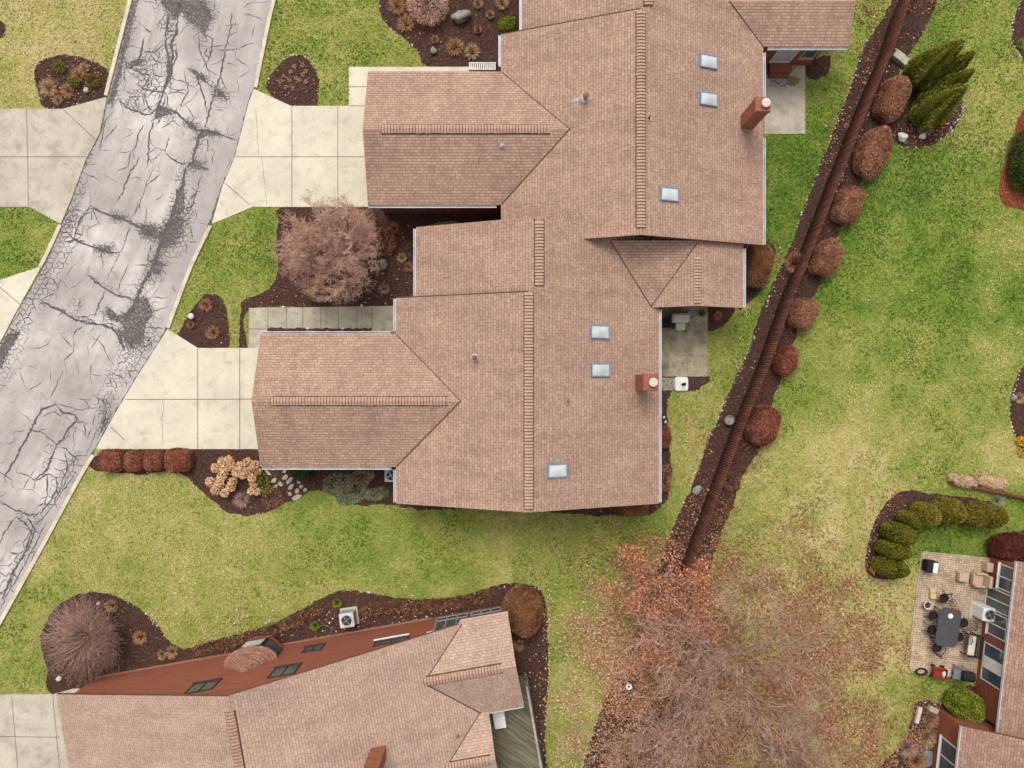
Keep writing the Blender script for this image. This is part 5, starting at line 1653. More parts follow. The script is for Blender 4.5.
for u, v, r_, lab in [(748, 456, 16, 'loose pinkish brown shrub below the lowest clipped shrub of the fence row'), (731, 480, 10, 'small brown rounded plant between fence and lawn edge, below the loose pink shrub'), (718, 512, 12, 'flat brown plant beside the fence nearest the leafy oak')]:
    shrub('dormant_shrub', lab, 'shrub', u, v, r_ * 2, r_ * 2, 0, .5, 'bush_brown', clip=False, n=700)

# evergreens at the top right
for i, (u, v, h_, r_, lab) in enumerate([(965, 40, 4.2, .82, 'tall green arborvitae at the back of its cluster, its tip pointing highest'), (976, 51, 4.0, .66, 'narrow green arborvitae, second from the back of the cluster'), (975, 69, 4.0, .66, 'narrow green arborvitae, third in the cluster, in front of the narrow one'), (968, 85, 3.9, .86, 'broad green arborvitae at the front of the cluster beside the rocks')]):
    tip = G(u, v, h_); bx0 = Vector((tip.x, tip.y, 0))
    g = np.random.default_rng(50 + i)
    n = 9000
    z = h_ * (1 - np.sqrt(g.random(n)) * .98)
    prof = np.where(z < h_ * .25, .82 + .18 * z / (h_ * .25), ((h_ - z) / (h_ * .75)) ** .8)
    a = g.uniform(0, 2 * math.pi, n)
    flute = 1 + .1 * np.sin(a * 5 + i + z * 1.1) + .09 * np.sin(a * 9 + z * 2.3 + i) + .06 * np.sin(z * 6 + a * 3)
    rr = r_ * prof * flute * np.where(g.random(n) < .8, g.uniform(.86, 1.04, n), g.uniform(.5, .9, n)) + .03
    P = np.stack([bx0.x + rr * np.cos(a), bx0.y + rr * np.sin(a), z], 1)
    D = np.stack([np.cos(a) * .5, np.sin(a) * .5, np.ones(n) * .9], 1) + g.normal(0, .3, (n, 3))
    V, F = leaf_quads(P, D, g.uniform(.1, .22, n), g.uniform(.035, .075, n), g)
    t = np.clip(g.beta(2, 2, n) + .25 * np.sin(a * 5 + i + z * 1.1), 0, 1)
    nu, nv = 20, 14
    cv = []
    for j in range(nv + 1):
        zz_ = h_ * .97 * j / nv
        pr = .82 + .18 * zz_ / (h_ * .25) if zz_ < h_ * .25 else ((h_ - zz_) / (h_ * .75)) ** .8
        for q_ in range(nu):
            aa = 2 * math.pi * q_ / nu
            fl = 1 + .1 * math.sin(aa * 5 + i + zz_ * 1.1) + .09 * math.sin(aa * 9 + zz_ * 2.3 + i)
            cv.append((bx0.x + r_ * pr * fl * .84 * math.cos(aa), bx0.y + r_ * pr * fl * .84 * math.sin(aa), zz_))
    cf = np.array([[j * nu + q_, j * nu + (q_ + 1) % nu, (j + 1) * nu + (q_ + 1) % nu, (j + 1) * nu + q_] for j in range(nv) for q_ in range(nu)])
    kv = len(V); V = np.concatenate([V, np.array(cv)]); F = np.concatenate([F, cf + kv]); t4_ = np.concatenate([np.repeat(t, 4), g.uniform(.1, .6, len(cv))])
    tr = empty('arborvitae', (bx0.x, bx0.y, 0), lab, 'tree', 'arborvitae by the rock bed')
    mb = MB(); mb.tube([(bx0.x, bx0.y, 0), (bx0.x, bx0.y, h_ * .5), (bx0.x, bx0.y, h_ * .93)], [.09, .05, .012], 7); mb.build('trunk', M['bark'], tr)
    np_mesh('crown', V, F, M['ever_tall'], tr, tint=t4_)

# the globe evergreens round the right-hand patio
HEDGE = [(891, 567.5, 40, 21, 8, 'lowest globe evergreen of the curved hedge, nearest the lawn edge'), (894.5, 550, 40, 19, 7, 'globe evergreen second from the bottom of the curved hedge'), (900, 533.5, 41, 22, 14, 'globe evergreen third from the bottom, at the bend of the hedge'),
         (911, 520, 29, 17, 27, 'smallest globe evergreen of the hedge, wedged in at the bend'), (926, 514.5, 33, 25, 28, 'globe evergreen just right of the bend of the hedge'), (949, 511, 38, 28, 28, 'widest globe evergreen at the top of the curved hedge'),
         (977, 514.5, 26, 30, 35, 'golden globe evergreen second from the end nearest the house'), (993, 516.5, 20, 25, 30, 'bronzed globe evergreen ending the hedge near the house')]
for i, (u, v, w_, h_, an, lab) in enumerate(HEDGE):
    ht = 1.75 if i != 3 else 1.4
    # the lean seen in the photo is perspective: keep the plan rounder than the outline
    lean = ht * .5 / CAM_H * math.hypot(u - 512, v - 384)
    shrub('globe_evergreen', lab, 'shrub', u, v, max(w_ - lean * .8, 18), h_ * .92, -an, ht, 'ever_gold' if i >= 4 else 'ever', 'globe evergreens around the patio', boxy=2.2, twig=(.07, .14, .045), lump=.035, fuzz=.05, n=5200)
shrub('round_shrub', 'bright yellow green round bush against the right house below the grill', 'shrub', 966, 706, 36, 30, -38, 1.4, 'ever_light', boxy=2.3, twig=(.08, .18, .05), lump=.08, n=6000)
shrub('barberry', 'dark purple red barberry bush beside the roof corner of the right house', 'shrub', 1013, 547, 44, 28, 0, 1.3, 'bush_dark', boxy=2.6, fuzz=.08)
shrub('hedge', 'dark green clipped hedge cut off by the right edge inside a red mulch ring', 'hedge', 1050, 160, 70, 66, 0, 1.4, 'darkgreen', boxy=4, twig=(.08, .16, .05), n=7000)

# front beds
def heads(name, label, lumps, hgt, mat, group, seed):
    g = np.random.default_rng(seed)
    Vs, Fs, Ts, k0 = [], [], [], 0
    c0 = G(*lumps[0][:2])
    for (u, v, r_) in lumps:
        hh = hgt * g.uniform(.75, 1.1)
        c = G(u, v, hh * .8); rr = r_ * (CAM_H - hh) / FPX
        n = int(190 * (rr / .25) ** 2)
        d = unit(g.normal(size=(n, 3))); d[:, 2] = np.abs(d[:, 2]) - .25
        P = np.array([c.x, c.y, hh - rr * .7]) + d * rr * g.uniform(.7, 1.05, (n, 1)) * [1, 1, .8]
        V, F = leaf_quads(P, g.normal(size=(n, 3)) * [1, 1, .5], g.uniform(.06, .13, n), g.uniform(.05, .1, n), g)
        Vs.append(V); Fs.append(F + k0); k0 += len(V); Ts.append(np.repeat(np.clip(g.beta(2, 2, n) + g.uniform(-.15, .15), 0, 1), 4))
        m = 5
        sg = np.array([(c0.x + g.normal(0, .06), c0.y + g.normal(0, .06), 0, c.x + g.normal(0, .06), c.y + g.normal(0, .06), hh - rr, .012, .008) for _ in range(m)])
        V, F = seg_tubes(sg, 4); Vs.append(V); Fs.append(F + k0); k0 += len(V); Ts.append(np.full(len(V), .1))
    o = np_mesh(name, np.concatenate(Vs), np.concatenate(Fs), M[mat], origin=(c0.x, c0.y, 0), tint=np.concatenate(Ts))
    return tag(o, label, 'shrub', group)
heads('hydrangea', 'pale tan hydrangea with dried flower heads, left one in the front mulch bed', [(221, 477, 5), (222, 462, 5), (229, 460, 4.5), (215, 468, 5), (224, 470, 5.5), (232, 467, 5), (210, 482, 5), (215, 490, 5), (224, 493, 4.5), (230, 487, 5), (219, 484, 5), (236, 473, 4.5), (233, 481, 4)], .8, 'hydrangea', 'dry hydrangeas in the front bed', 3)
heads('hydrangea', 'dry tan hydrangea nearest the garage corner, curving over the mulch', [(248, 471, 5), (240, 466, 4.5), (247, 462, 4.5), (254, 465, 5), (257, 471, 4.5), (252, 478, 4.5), (243, 475, 4.5), (253, 485, 4), (251, 491, 4), (257, 492, 4)], .75, 'hydrangea', 'dry hydrangeas in the front bed', 4)
shrub('green_shrub', 'small loose green shrub beside the dry hydrangea and flagstones', 'shrub', 263, 484, 13, 20, 10, .5, 'ever_light', clip=False, n=420, twig=(.07, .15, .05))
shrub('dormant_shrub', 'small pinkish twiggy shrub below the green one in the front bed', 'shrub', 272, 498, 22, 22, 0, .5, 'bush_pink', clip=False, n=700)
clump('twiggy_perennial', 'dark twiggy perennial at the lower curve of the front bed', 'plant', 242, 500, 11, .4, 'twigdark', n=200)
shrub('boxwood', 'dark green round shrub under the lower gutter of the middle house garage', 'shrub', 302, 471, 22, 16, 0, .8, 'darkgreen', twig=(.06, .12, .05), n=1500)
JUN = [(338, 483, 30, 20, .25), (352, 489, 34, 22, .28), (377, 494, 24, 12, .25), (360, 477, 28, 12, .25), (350, 499, 26, 10, .2)]
for i, (u, v, w_, h_, ht) in enumerate(JUN):
    shrub('groundcover_juniper', ['blue green creeping plant left of its patch beside the garage', 'largest blue green creeping plant in the middle of its patch', 'blue green creeping plant closest to the air conditioner', 'orange tinged creeping plant at the top of the blue green patch', 'low creeping plant at the lawn edge of the blue green patch'][i], 'plant', u, v, w_, h_, 8, ht, 'deadtan' if i == 3 else 'juniper', 'creeping plants beside the garage', clip=False, n=1300, twig=(.08, .18, .04))
for u, v, r_, lab in [(206, 305, 8, 'orange dead grass clump at the top of the triangular bed'), (213, 333, 8.5, 'orange dead grass clump at the bottom of the triangular bed'), (191, 325, 4.5, 'smallest orange grass clump of the triangular bed, below the landscape light')]:
    clump('ornamental_grass', lab, 'grass clump', u, v, r_, .4, 'deadorange', 'dead grass clumps in the triangular bed', n=260)
for (a, b) in [(115, 200), (140, 195), (85, 230), (120, 235), (150, 215), (90, 262), (110, 265), (130, 240), (150, 245), (100, 240), (140, 225), (75, 245), (105, 215)]:
    clump('cut_back_perennial', 'small tan cut back perennial in the round bed by the driveway', 'plant', 256 + a / 3, b / 3, 2.8, .16, 'deadtan', 'cut back perennials in the round bed', n=60, w=.03)
# bed across the road
for u, v, r_, m_, lab in [(59, 66, 6, 'ever_light', 'small olive green mound at the top of the bed across the road'), (74, 82, 5, 'ever_light', 'bright green tuft in the middle of the bed across the road'), (92, 80, 7, 'ever_gold', 'olive brown mound at the road side of the bed across the road')]:
    shrub('small_mound', lab, 'plant', u, v, r_ * 2, r_ * 2, 0, .4, m_, 'plants in the bed across the road', n=420, clip=False, twig=(.06, .12, .04))
for u, v, r_, m_, lab in [(68, 91, 9, 'deadorange', 'red brown dead stalks in the middle of the bed across the road'), (78, 75, 9, 'deadorange', 'orange dead stalks beside the olive mound across the road'), (48, 88, 12, 'deadtan', 'flattened tan stalks at the left side of the bed across the road'), (84, 69, 7, 'deadtan', 'pinkish dead stalks at the top of the bed across the road'), (58, 100, 6, 'deadtan', 'small dead tuft at the bottom of the bed across the road')]:
    clump('dead_perennial', lab, 'plant', u, v, r_, .35, m_, 'plants in the bed across the road', n=240)
# bed above the upper garage
shrub('dormant_shrub', 'big grey pink twiggy shrub cut off by the top edge above the garage', 'shrub', 428, 2, 38, 40, 0, 1.3, 'twigpink', clip=False, n=4200, twig=(.1, .24, .02))
for u, v, r_, m_, lab in [(397, 6, 11, 'deadorange', 'orange dead grass left of the grey pink shrub'), (406, 24, 11, 'deadorange', 'red orange dead grass along the lawn edge below the grey pink shrub'), (455, 47, 11, 'deadorange', 'red orange dead grass above the garage roof'), (472, 52, 10, 'deadtan', 'golden brown dead grass touching the orange one above the garage roof'), (435, 40, 4.5, 'deadtan', 'small tan tuft above the small grey rock'),
                       (478, 30, 4.5, 'deadorange', 'tiny orange tuft below the big grey boulder'), (490, 15, 5, 'deadtan', 'tiny tan tuft right of the big grey boulder'), (478, 4, 6, 'deadtan', 'olive tan tuft above the big boulder'), (502, 3, 8, 'deadtan', 'green tan stalks in the corner by the upper wall')]:
    clump('dead_grass', lab, 'plant', u, v, r_, .45, m_, 'dead grasses above the garage', n=280)
shrub('boxwood', 'bright green round shrub in the notch between the upper roofs', 'shrub', 508, 25, 20, 15, 15, .8, 'ever_light', twig=(.06, .12, .05), n=1500)
# plants under the young tree
for u, v, w_, m_, lab in [(314, 240, 20, 'deadorange', 'round orange dried shrub near the top left of the young tree'), (301, 262, 17, 'deadorange', 'round orange dried shrub left of the young tree'), (316, 290, 19, 'deadorange', 'brightest orange dried shrub below the young tree'), (384, 241, 24, 'bush_brown', 'brown round shrub right of the young tree'), (362, 222, 26, 'deadtan', 'golden dried shrub below the upper garage gutter')]:
    shrub('dried_shrub', lab, 'shrub', u, v, w_, w_ * 1.1, 0, .7, m_, 'dried shrubs around the young tree', clip=False, n=1300, twig=(.07, .15, .04))
for u, v, r_, m_, lab in [(394, 228, 7, 'deadorange', 'small orange tuft near the upper garage wall'), (384, 289, 7, 'deadtan', 'golden tuft above the end of the front path'), (409, 267, 6, 'deadorange', 'small orange tuft beside the left wall of the middle house'), (410, 246, 3.5, 'ever_light', 'tiny green tuft beside the left wall of the middle house'), (402, 258, 6, 'deadtan', 'small tan tuft between two tufts at the left wall')]:
    clump('dead_perennial', lab, 'plant', u, v, r_, .35, m_, 'tufts under the young tree', n=200)
# lower house bed
clump('dead_perennial', 'bright orange dead stalks in the dark bed by the lower house', 'plant', 140.5, 637.5, 8.5, .35, 'deadorange', n=260, w=.035)
for u, v, r_, lab in [(172, 652, 8, 'olive brown tuft where the bed narrows along the lower house'), (112, 606, 8, 'pinkish dead tuft at the top of the dark bed by the lower house'), (162, 655, 6, 'small tan tuft beside the olive brown one at the lower house'), (337, 603, 6, 'green tuft touching the air conditioner of the lower house'), (315, 626, 6, 'green tuft left of the air conditioner of the lower house'), (519, 645, 8, 'red brown stalks below the big oval shrub')]:
    clump('dead_perennial', lab, 'plant', u, v, r_, .35, 'ever_light' if 'green tuft' in lab else 'deadtan' if r_ < 9 and u < 300 else 'deadorange', 'tufts along the lower house', n=220)
for i, (u, v) in enumerate([(205, 648), (228, 644), (250, 637), (273, 629), (292, 622), (310, 612), (372, 610), (395, 607), (416, 608), (437, 605), (460, 602), (482, 597)]):
    shrub('low_shrub', ['low dead brown shrub in the strip left of the air conditioner along the lower house', 'low dead brown shrub in the strip right of the air conditioner along the lower house'][u > 340], 'shrub', u, v, 24, 13, 14, .35, 'bush_brown', 'low dead shrubs left of the air conditioner' if u < 340 else 'low dead shrubs right of the air conditioner', clip=False, n=420, twig=(.08, .2, .025))
# beds at the right
for u, v in [(1021, 441), (1024, 452)]:
    shrub('flower_clump', 'yellow flowers in the dark bed at the right edge', 'flowers', u, v, 9, 9, 0, .35, 'yellow', 'yellow flower clumps', clip=False, n=240, twig=(.06, .1, .06))
clump('dead_perennial', 'olive tan tuft in the dark bed at the right edge', 'plant', 1020, 398, 7, .3, 'deadtan', n=160)
clump('green_plant', 'small green plant in the stone edged bed at the top right corner', 'plant', 1021, 44, 6, .3, 'ever_light', n=160)
for u, v, r_, m_, lab in [(931, 719, 12, 'deadorange', 'pink brown dried plant in the bed below the patio'), (927, 738, 12, 'deadtan', 'tan dried plant in the middle of the bed below the patio'), (908, 748, 12, 'twigdark', 'purple grey dead plant at the lawn side of the bed below the patio'), (917, 762, 13, 'deadorange', 'dried plant at the bottom edge beside the right house'), (938, 728, 5, 'deadorange', 'small golden tuft against the wall of the right house')]:
    clump('dead_perennial', lab, 'plant', u, v, r_, .5, m_, 'dead plants below the patio', n=300)
for u, v, w_, h_, lab in [(963, 481, 30, 12, 'tan heap of dead ornamental grass behind the left end of the timber edging'), (990, 482, 36, 13, 'tan heap of dead ornamental grass behind the right end of the timber edging')]:
    shrub('ornamental_grass', lab, 'grass clump', u, v, w_, h_, -14, .55, 'straw', 'dead grass heaps behind the timber edging', clip=True, n=1500, twig=(.12, .3, .02), fuzz=.15)
clump('green_plant', 'bluish green tuft below the timber edging', 'plant', 998, 501, 9, .3, 'juniper', n=200)
clump('dead_orange_plant', 'small orange dead plant in the mulch corner beside the grey patio', 'plant', 717.5, 316, 5.5, .3, 'deadorange', n=120, w=.04)
clump('green_plant', 'olive green tuft on the grey patio under the roof edge', 'plant', 702, 313, 5, .5, 'ever_light', n=200)
clump('green_plant', 'tiny green sprigs beside the orange board in the evergreen bed', 'plant', 941, 122, 4, .3, 'ever_light', n=120)
clump('dead_perennial', 'tan dead tuft among the rocks below the evergreens', 'plant', 925, 128, 10, .35, 'deadtan', n=220)

# ================================================================== BARE TREES
def grow(base, height, spread, seed, levels=5, lean=(0, 0), trunk_r=.16, n_lead=6, fork=.22, up=.35, wob=.22, kids=(0, 9, 8, 6, 5), ratios=(0, .6, .5, .45, .45), start=.18, minr=.0045):
    g = random.Random(seed)
    trunk, twigs, tips = [], [], []
    def rv(k): return Vector((g.gauss(0, k), g.gauss(0, k), g.gauss(0, k)))
    def branch(p, d, L, r, lev):
        n = max(3, min(7, int(L / .28)))
        pts = [(p, r)]
        q = p.copy(); dd = d.normalized()
        for i in range(n):
            dd = (dd + rv(wob * (.6 + .2 * lev)) + Vector((0, 0, up * .12 if lev > 1 else .02))).normalized()
            q2 = q + dd * (L / n)
            if q2.z < .25: q2.z = .25 + g.random() * .1
            r2 = r * (1 - .75 * (i + 1) / n)
            (trunk if lev <= 1 else twigs).append((*q, *q2, max(r * (1 - .75 * i / n), minr), max(r2, minr)))
            q = q2
            pts.append((q.copy(), r2))
        if lev >= levels:
            tips.append(q.copy()); return
        k = kids[lev]
        for j in range(k):
            f = start + (1 - start) * (j + g.random()) / k
            i = min(n - 1, int(f * n))
            bp = pts[i][0].lerp(pts[i + 1][0], f * n - i)
            loc = (pts[i + 1][0] - pts[i][0]).normalized()
            side = rv(1); side = (side - loc * side.dot(loc)).normalized()
            nd = loc * g.uniform(.7, 1.1) + side * g.uniform(.45, .85) + Vector((0, 0, up * .25))
            branch(bp, nd, L * ratios[lev] * g.uniform(.65, 1.2) * (1.1 - .45 * f), max(pts[i][1] * .55, minr), lev + 1)
    b = Vector(base)
    top = b + Vector((lean[0], lean[1], height * fork))
    trunk.append((*b, *b.lerp(top, .5), trunk_r * 1.15, trunk_r)); trunk.append((*b.lerp(top, .5), *top, trunk_r, trunk_r * .9))
    for i in range(n_lead):
        a = 2 * math.pi * (i + g.uniform(-.3, .3)) / n_lead
        tilt = g.uniform(.35, 1.0) if i else .15
        d = Vector((math.cos(a) * spread / height * tilt * 1.6, math.sin(a) * spread / height * tilt * 1.6, 1)).normalized()
        L = math.hypot(height * (1 - fork), spread * tilt) * g.uniform(.8, 1.0)
        branch(b.lerp(top, g.uniform(.7, 1)), d, L, trunk_r * .62, 1)
    return trunk, twigs, tips

def tree(name, label, cat, base, mat_twig, bark='barkgrey', group=None, rmax=None, **kw):
    trunk, twigs, tips = grow(base, **kw)
    if rmax:
        rr_ = random.Random(1)
        twigs = [q for q in twigs if math.hypot(q[3] - base[0], q[4] - base[1]) < rmax * rr_.uniform(.86, 1.0)]
        trunk = [q for q in trunk if math.hypot(q[3] - base[0], q[4] - base[1]) < rmax]
    o = empty(name, tuple(base), label, cat, group)
    V, F = seg_tubes(trunk, 6); np_mesh('trunk', V, F, M[bark], o, smooth=True)
    V, F = seg_tubes(twigs, 3)
    g = np.random.default_rng(kw['seed'])
    np_mesh('crown', V, F, M[mat_twig], o, tint=np.repeat(np.clip(g.beta(2, 2, len(twigs)), 0, 1), 6))
    return o, tips, len(twigs)

BIG = dict(levels=4, kids=(0, 9, 7, 6), ratios=(0, .45, .52, .5))
t1, tips1, n1 = tree('bare_tree', 'largest bare grey tree spreading over leaf litter and lawn at the bottom right', 'tree', G(705, 640), 'twiggrey', height=9.5, spread=6.4, seed=4, rmax=6.9, trunk_r=.09, n_lead=14, minr=.0082, wob=.13, **BIG)
t2, tips2, n2 = tree('bare_tree', 'bare tree at the bottom edge whose twigs reach towards the white ring', 'tree', G(655, 712), 'twiggrey', height=6.5, spread=5.0, seed=9, trunk_r=.07, n_lead=10, minr=.0085, wob=.13, **BIG)
t3, tips3, n3 = tree('bare_tree', 'bare multi stemmed tree at the bottom edge left of the right house', 'tree', G(762, 735), 'twigdark', height=7.0, spread=5.6, seed=23, trunk_r=.07, n_lead=10, minr=.0085, wob=.13, **BIG)
t4, tips4, n4 = tree('oak_tree', 'small oak still holding brown leaves over the lower end of the fence', 'tree', G(672, 586), 'twiggrey', height=4.6, spread=3.2, seed=31, trunk_r=.07, n_lead=9, levels=4, kids=(0, 7, 6, 5), ratios=(0, .5, .5, .5), minr=.007)
P = np.array([tuple(p) for p in tips4]); g = np.random.default_rng(3)
P = np.repeat(P, 8, 0) + g.normal(0, .14, (len(P) * 8, 3))
keep = g.random(len(P)) < np.clip(vnoise(P[:, 0] + 60, P[:, 1] + 60, 1.4, 40) * 1.9 - .1, .15, 1)
P = P[keep][:14000]
V, F = leaf_quads(P, g.normal(0, 1, (len(P), 3)), g.uniform(.09, .16, len(P)), g.uniform(.05, .09, len(P)), g)
np_mesh('clinging_leaves', V, F, M['oakleaf'], t4, tint=np.repeat(g.random(len(P)), 4))
t5, tips5, n5 = tree('young_tree', 'bare pinkish young tree spreading over the mulch bed between the two garages', 'tree', G(345, 262), 'twigpink', height=4.4, spread=2.7, seed=12, rmax=2.75, wob=.12, trunk_r=.045, n_lead=30, levels=5, kids=(0, 8, 7, 6, 4), ratios=(0, .5, .5, .5, .5), minr=.0055, fork=.08)
print('twigs', n1, n2, n3, n4, n5)

# weeping shrub beside the lower house: arching stems from one root
g = random.Random(5)
segs = []
b = G(104, 628)
for i in range(1000):
    a = g.uniform(0, 2 * math.pi); L = g.uniform(.5, 1.0)
    out = 3.15 * L * (.72 + .28 * math.cos(a - R(205)))
    hh = g.uniform(1.2, 2.0) * (1 - .25 * L)
    p = Vector((b.x + g.gauss(0, .25), b.y + g.gauss(0, .25), .02)); prev = p
    for k_ in range(1, 8):
        f = k_ / 7
        q = Vector((b.x + math.cos(a + .3 * f * math.sin(i)) * out * f ** 1.2 + g.gauss(0, .08), b.y + math.sin(a + .3 * f * math.sin(i)) * out * f ** 1.2 + g.gauss(0, .08), .05 + hh * math.sin(min(1, f * 1.0) * 2.2) * 1.0))
        q.z = max(q.z, .1)
        segs.append((*prev, *q, .011 * (1 - f * .5), .01 * (1 - f * .5)))
        if k_ > 3 and g.random() < .7:
            tw = q + Vector((g.gauss(0, .16) + math.cos(a) * .12, g.gauss(0, .16) + math.sin(a) * .12, g.gauss(0, .1)))
            segs.append((*q, *tw, .006, .004))
        prev = q
ws = empty('weeping_shrub', tuple(b), 'wide grey brown weeping shrub with arching bare stems at the lower left', 'shrub')
V, F = seg_tubes(segs, 3)
np_mesh('stems', V, F, M['twigdark'], ws, tint=np.repeat(np.random.default_rng(2).beta(2, 2, len(segs)), 6))

# ================================================================== ROCKS, STONES
def rock(name, label, cat, u, v, wpx, hpx, ang, hgt, mat='stone', group=None, seed=1):
    c = G(u, v, hgt * .5); s = (CAM_H - hgt * .5) / FPX
    bm = bmesh.new(); bmesh.ops.create_icosphere(bm, subdivisions=3, radius=1)
    g = random.Random(seed); ph = [g.uniform(0, 6) for _ in range(6)]
    for q in bm.verts:
        x, y, z = q.co
        k = 1 + .13 * math.sin(3 * x + ph[0]) * math.cos(2.5 * y + ph[1]) + .1 * math.sin(4 * z + 3 * y + ph[2]) + .06 * math.sin(7 * x + 5 * z + ph[3])
        k *= 1 if z > -.2 else .9
        q.co = Vector((x * wpx * s / 2 * k, y * hpx * s / 2 * k, z * hgt * .6 * k + hgt * .42))
    bmesh.ops.rotate(bm, verts=bm.verts, cent=(0, 0, 0), matrix=Matrix.Rotation(R(ang), 3, 'Z'))
    me = bpy.data.meshes.new(name); bm.to_mesh(me); bm.free(); me.materials.append(M[mat])
    for p in me.polygons: p.use_smooth = True
    o = bpy.data.objects.new(name, me); COL.objects.link(o); o.location = (c.x, c.y, 0); ORG[o.name] = Vector((c.x, c.y, 0))
    return tag(o, label, cat, group)
rock('boulder', 'largest grey boulder in the mulch bed above the upper garage', 'rock', 461, 16, 18, 12, 12, .6, seed=2)
rock('boulder', 'small pale grey rock near the lawn edge above the upper garage', 'rock', 433.5, 50.5, 6, 7, 20, .3, seed=3)
rock('boulder', 'pale grey rock right of the young tree trunk', 'rock', 383.5, 264, 7, 12, 8, .4, seed=4)
rock('boulder', 'pale round rock at the lower left of the tall evergreens', 'rock', 902.5, 137, 10, 9, 0, .35, 'palestone', seed=5)
rock('boulder', 'smaller pale rock at the lower right of the tall evergreens', 'rock', 922.5, 136, 7, 6, 20, .3, 'palestone', seed=6)
rock('boulder', 'small pale rock at the top of the weeping shrub bed', 'rock', 98.5, 604, 4, 4, 0, .25, 'palestone', seed=7)
rock('boulder', 'small white rock in the bed across the road', 'rock', 86, 90, 5, 6, 0, .25, 'palestone', seed=8)
rock('boulder', 'flat grey rock in the mulch strip left of the fence, near its lower end', 'rock', 697, 490, 10, 8, 30, .16, 'stone', seed=9)
rock('boulder', 'grey blue rock at the left edge of the yellow flower bed', 'rock', 1014, 398, 5, 6, 0, .25, 'stone', seed=10)
rock('boulder', 'pale rock near the lower corner of the weeping shrub bed', 'rock', 59, 679, 6, 5, 0, .22, 'palestone', seed=11)
for i, (a, b) in enumerate([(664, 417.5), (665.5, 422)]):
    rock('cobble', 'small pale cobble beside the right eave of the middle house', 'rock', a, b, 3, 3, 0, .12, 'palestone', 'two cobbles at the eave', seed=20 + i)
for i, (a, b, wpx, hpx, an) in enumerate([(160, 185, 40, 16, -40), (195, 230, 34, 24, 40), (232, 250, 30, 22, -30), (258, 212, 36, 26, 40), (255, 175, 26, 20, 60), (283, 232, 48, 20, 45), (292, 265, 36, 22, 42), (285, 305, 22, 22, 10), (325, 290, 26, 24, 60),
                                          (335, 240, 22, 16, -40), (350, 264, 26, 18, 30), (372, 282, 24, 18, 50), (325, 325, 56, 26, 22), (190, 165, 30, 14, 5), (205, 262, 24, 14, 30)]):
    mb = MB(); c = G(240 + a / 5.69, 440 + b / 5.69); k = 7; g = random.Random(i)
    ca, sa = math.cos(R(an)), math.sin(R(an)); pts = []
    for j in range(k):
        t = 2 * math.pi * (j + g.uniform(-.25, .25)) / k; rr = g.uniform(.85, 1.12)
        x_, y_ = math.cos(t) * wpx / 5.69 * s0 / 2 * rr * 1.15, math.sin(t) * hpx / 5.69 * s0 / 2 * rr * 1.15
        pts.append((c.x + x_ * ca - y_ * sa, c.y + x_ * sa + y_ * ca))
    mb.prism(pts, 0, .07)
    tag(mb.build('stepping_stone', M['flagstone'], None, origin=(c.x, c.y, 0), bevel=.012), 'irregular tan flagstone set in the mulch beside the lower garage corner', 'stepping stone', 'stepping stones by the garage corner')
# stacked concrete blocks by the fence
bl = empty('stone_step', tuple(G(904, 66)), 'grey concrete block steps between the fence and the tall evergreens', 'steps')
for i, (u, v, L, hz) in enumerate([(896, 58, .55, .35), (902, 62, .6, .28), (907, 66, .7, .2), (911, 70, .55, .14)]):
    c = G(u, v); mb = MB(lambda a, o, z, c=c: (c.x + a * .8 + o * .6, c.y - a * .6 + o * .8, z))
    mb.box(-L / 2, L / 2, -.22, .22, 0, hz)
    mb.build('block', M['conc_grey'], bl, bevel=.02)
# orange board in the evergreen bed
mb = MB(); c = G(940, 116)
mb.F = lambda a, o, z: (c.x + a * .85 - o * .5, c.y + a * .5 + o * .85, z + a * .1)
M['orangewood'] = plain('orange_board', (206, 140, 82), (176, 110, 62), 5, .8)
mb.prism([(-.4, -.12), (.2, -.16), (.45, 0), (.3, .14), (-.35, .12)], .06, .11)
tag(mb.build('board', M['orangewood'], None, origin=tuple(c)), 'weathered orange board lying in front of the tall evergreens', 'board')
mb = MB(); c = G(872, 565)
mb.F = lambda a, o, z: (c.x + a * .2 - o * .98, c.y + a * .98 + o * .2, z)
mb.prism([(-.55, -.2), (-.3, .12), (.2, .1), (.55, .02), (.3, -.16), (-.2, -.22)], .03, .08)
tag(mb.build('flat_stone', M['orangewood'], None, origin=tuple(c)), 'flat orange tan stone at the left tip of the curved hedge', 'stone')
# timber edging at the right
te = empty('timber_edging', tuple(G(985, 489)), 'low red brown timber edging beside the dead grass heaps', 'edging')
for a, b in (((949, 481), (971, 486)), ((970, 486), (1003, 493)), ((1002, 492.5), (1040, 501))):
    mb = MB(); ribbon(mb, [a, b], .14, 0, .38); mb.build('timber', M['timber'], te)
    mb = MB(); q = G(*a); mb.box(q.x - .06, q.x + .06, q.y - .08, q.y + .05, 0, .45); mb.build('stake', M['timber'], te)
# retaining block at the patio bed
mb = MB(); ribbon(mb, [(915, 722), (919, 706)], .2, 0, .2)
tag(mb.build('edging_block', M['palestone'], None, origin=tuple(G(917, 714)), bevel=.02), 'pale straight edging block beside the bed below the patio', 'block')
mb = MB(); ribbon(mb, [(927, 706), (935, 710)], .28, 0, .3)
tag(mb.build('block', M['flagstone'], None, origin=tuple(G(931, 708)), bevel=.02), 'tan block at the wall corner of the right house', 'block')

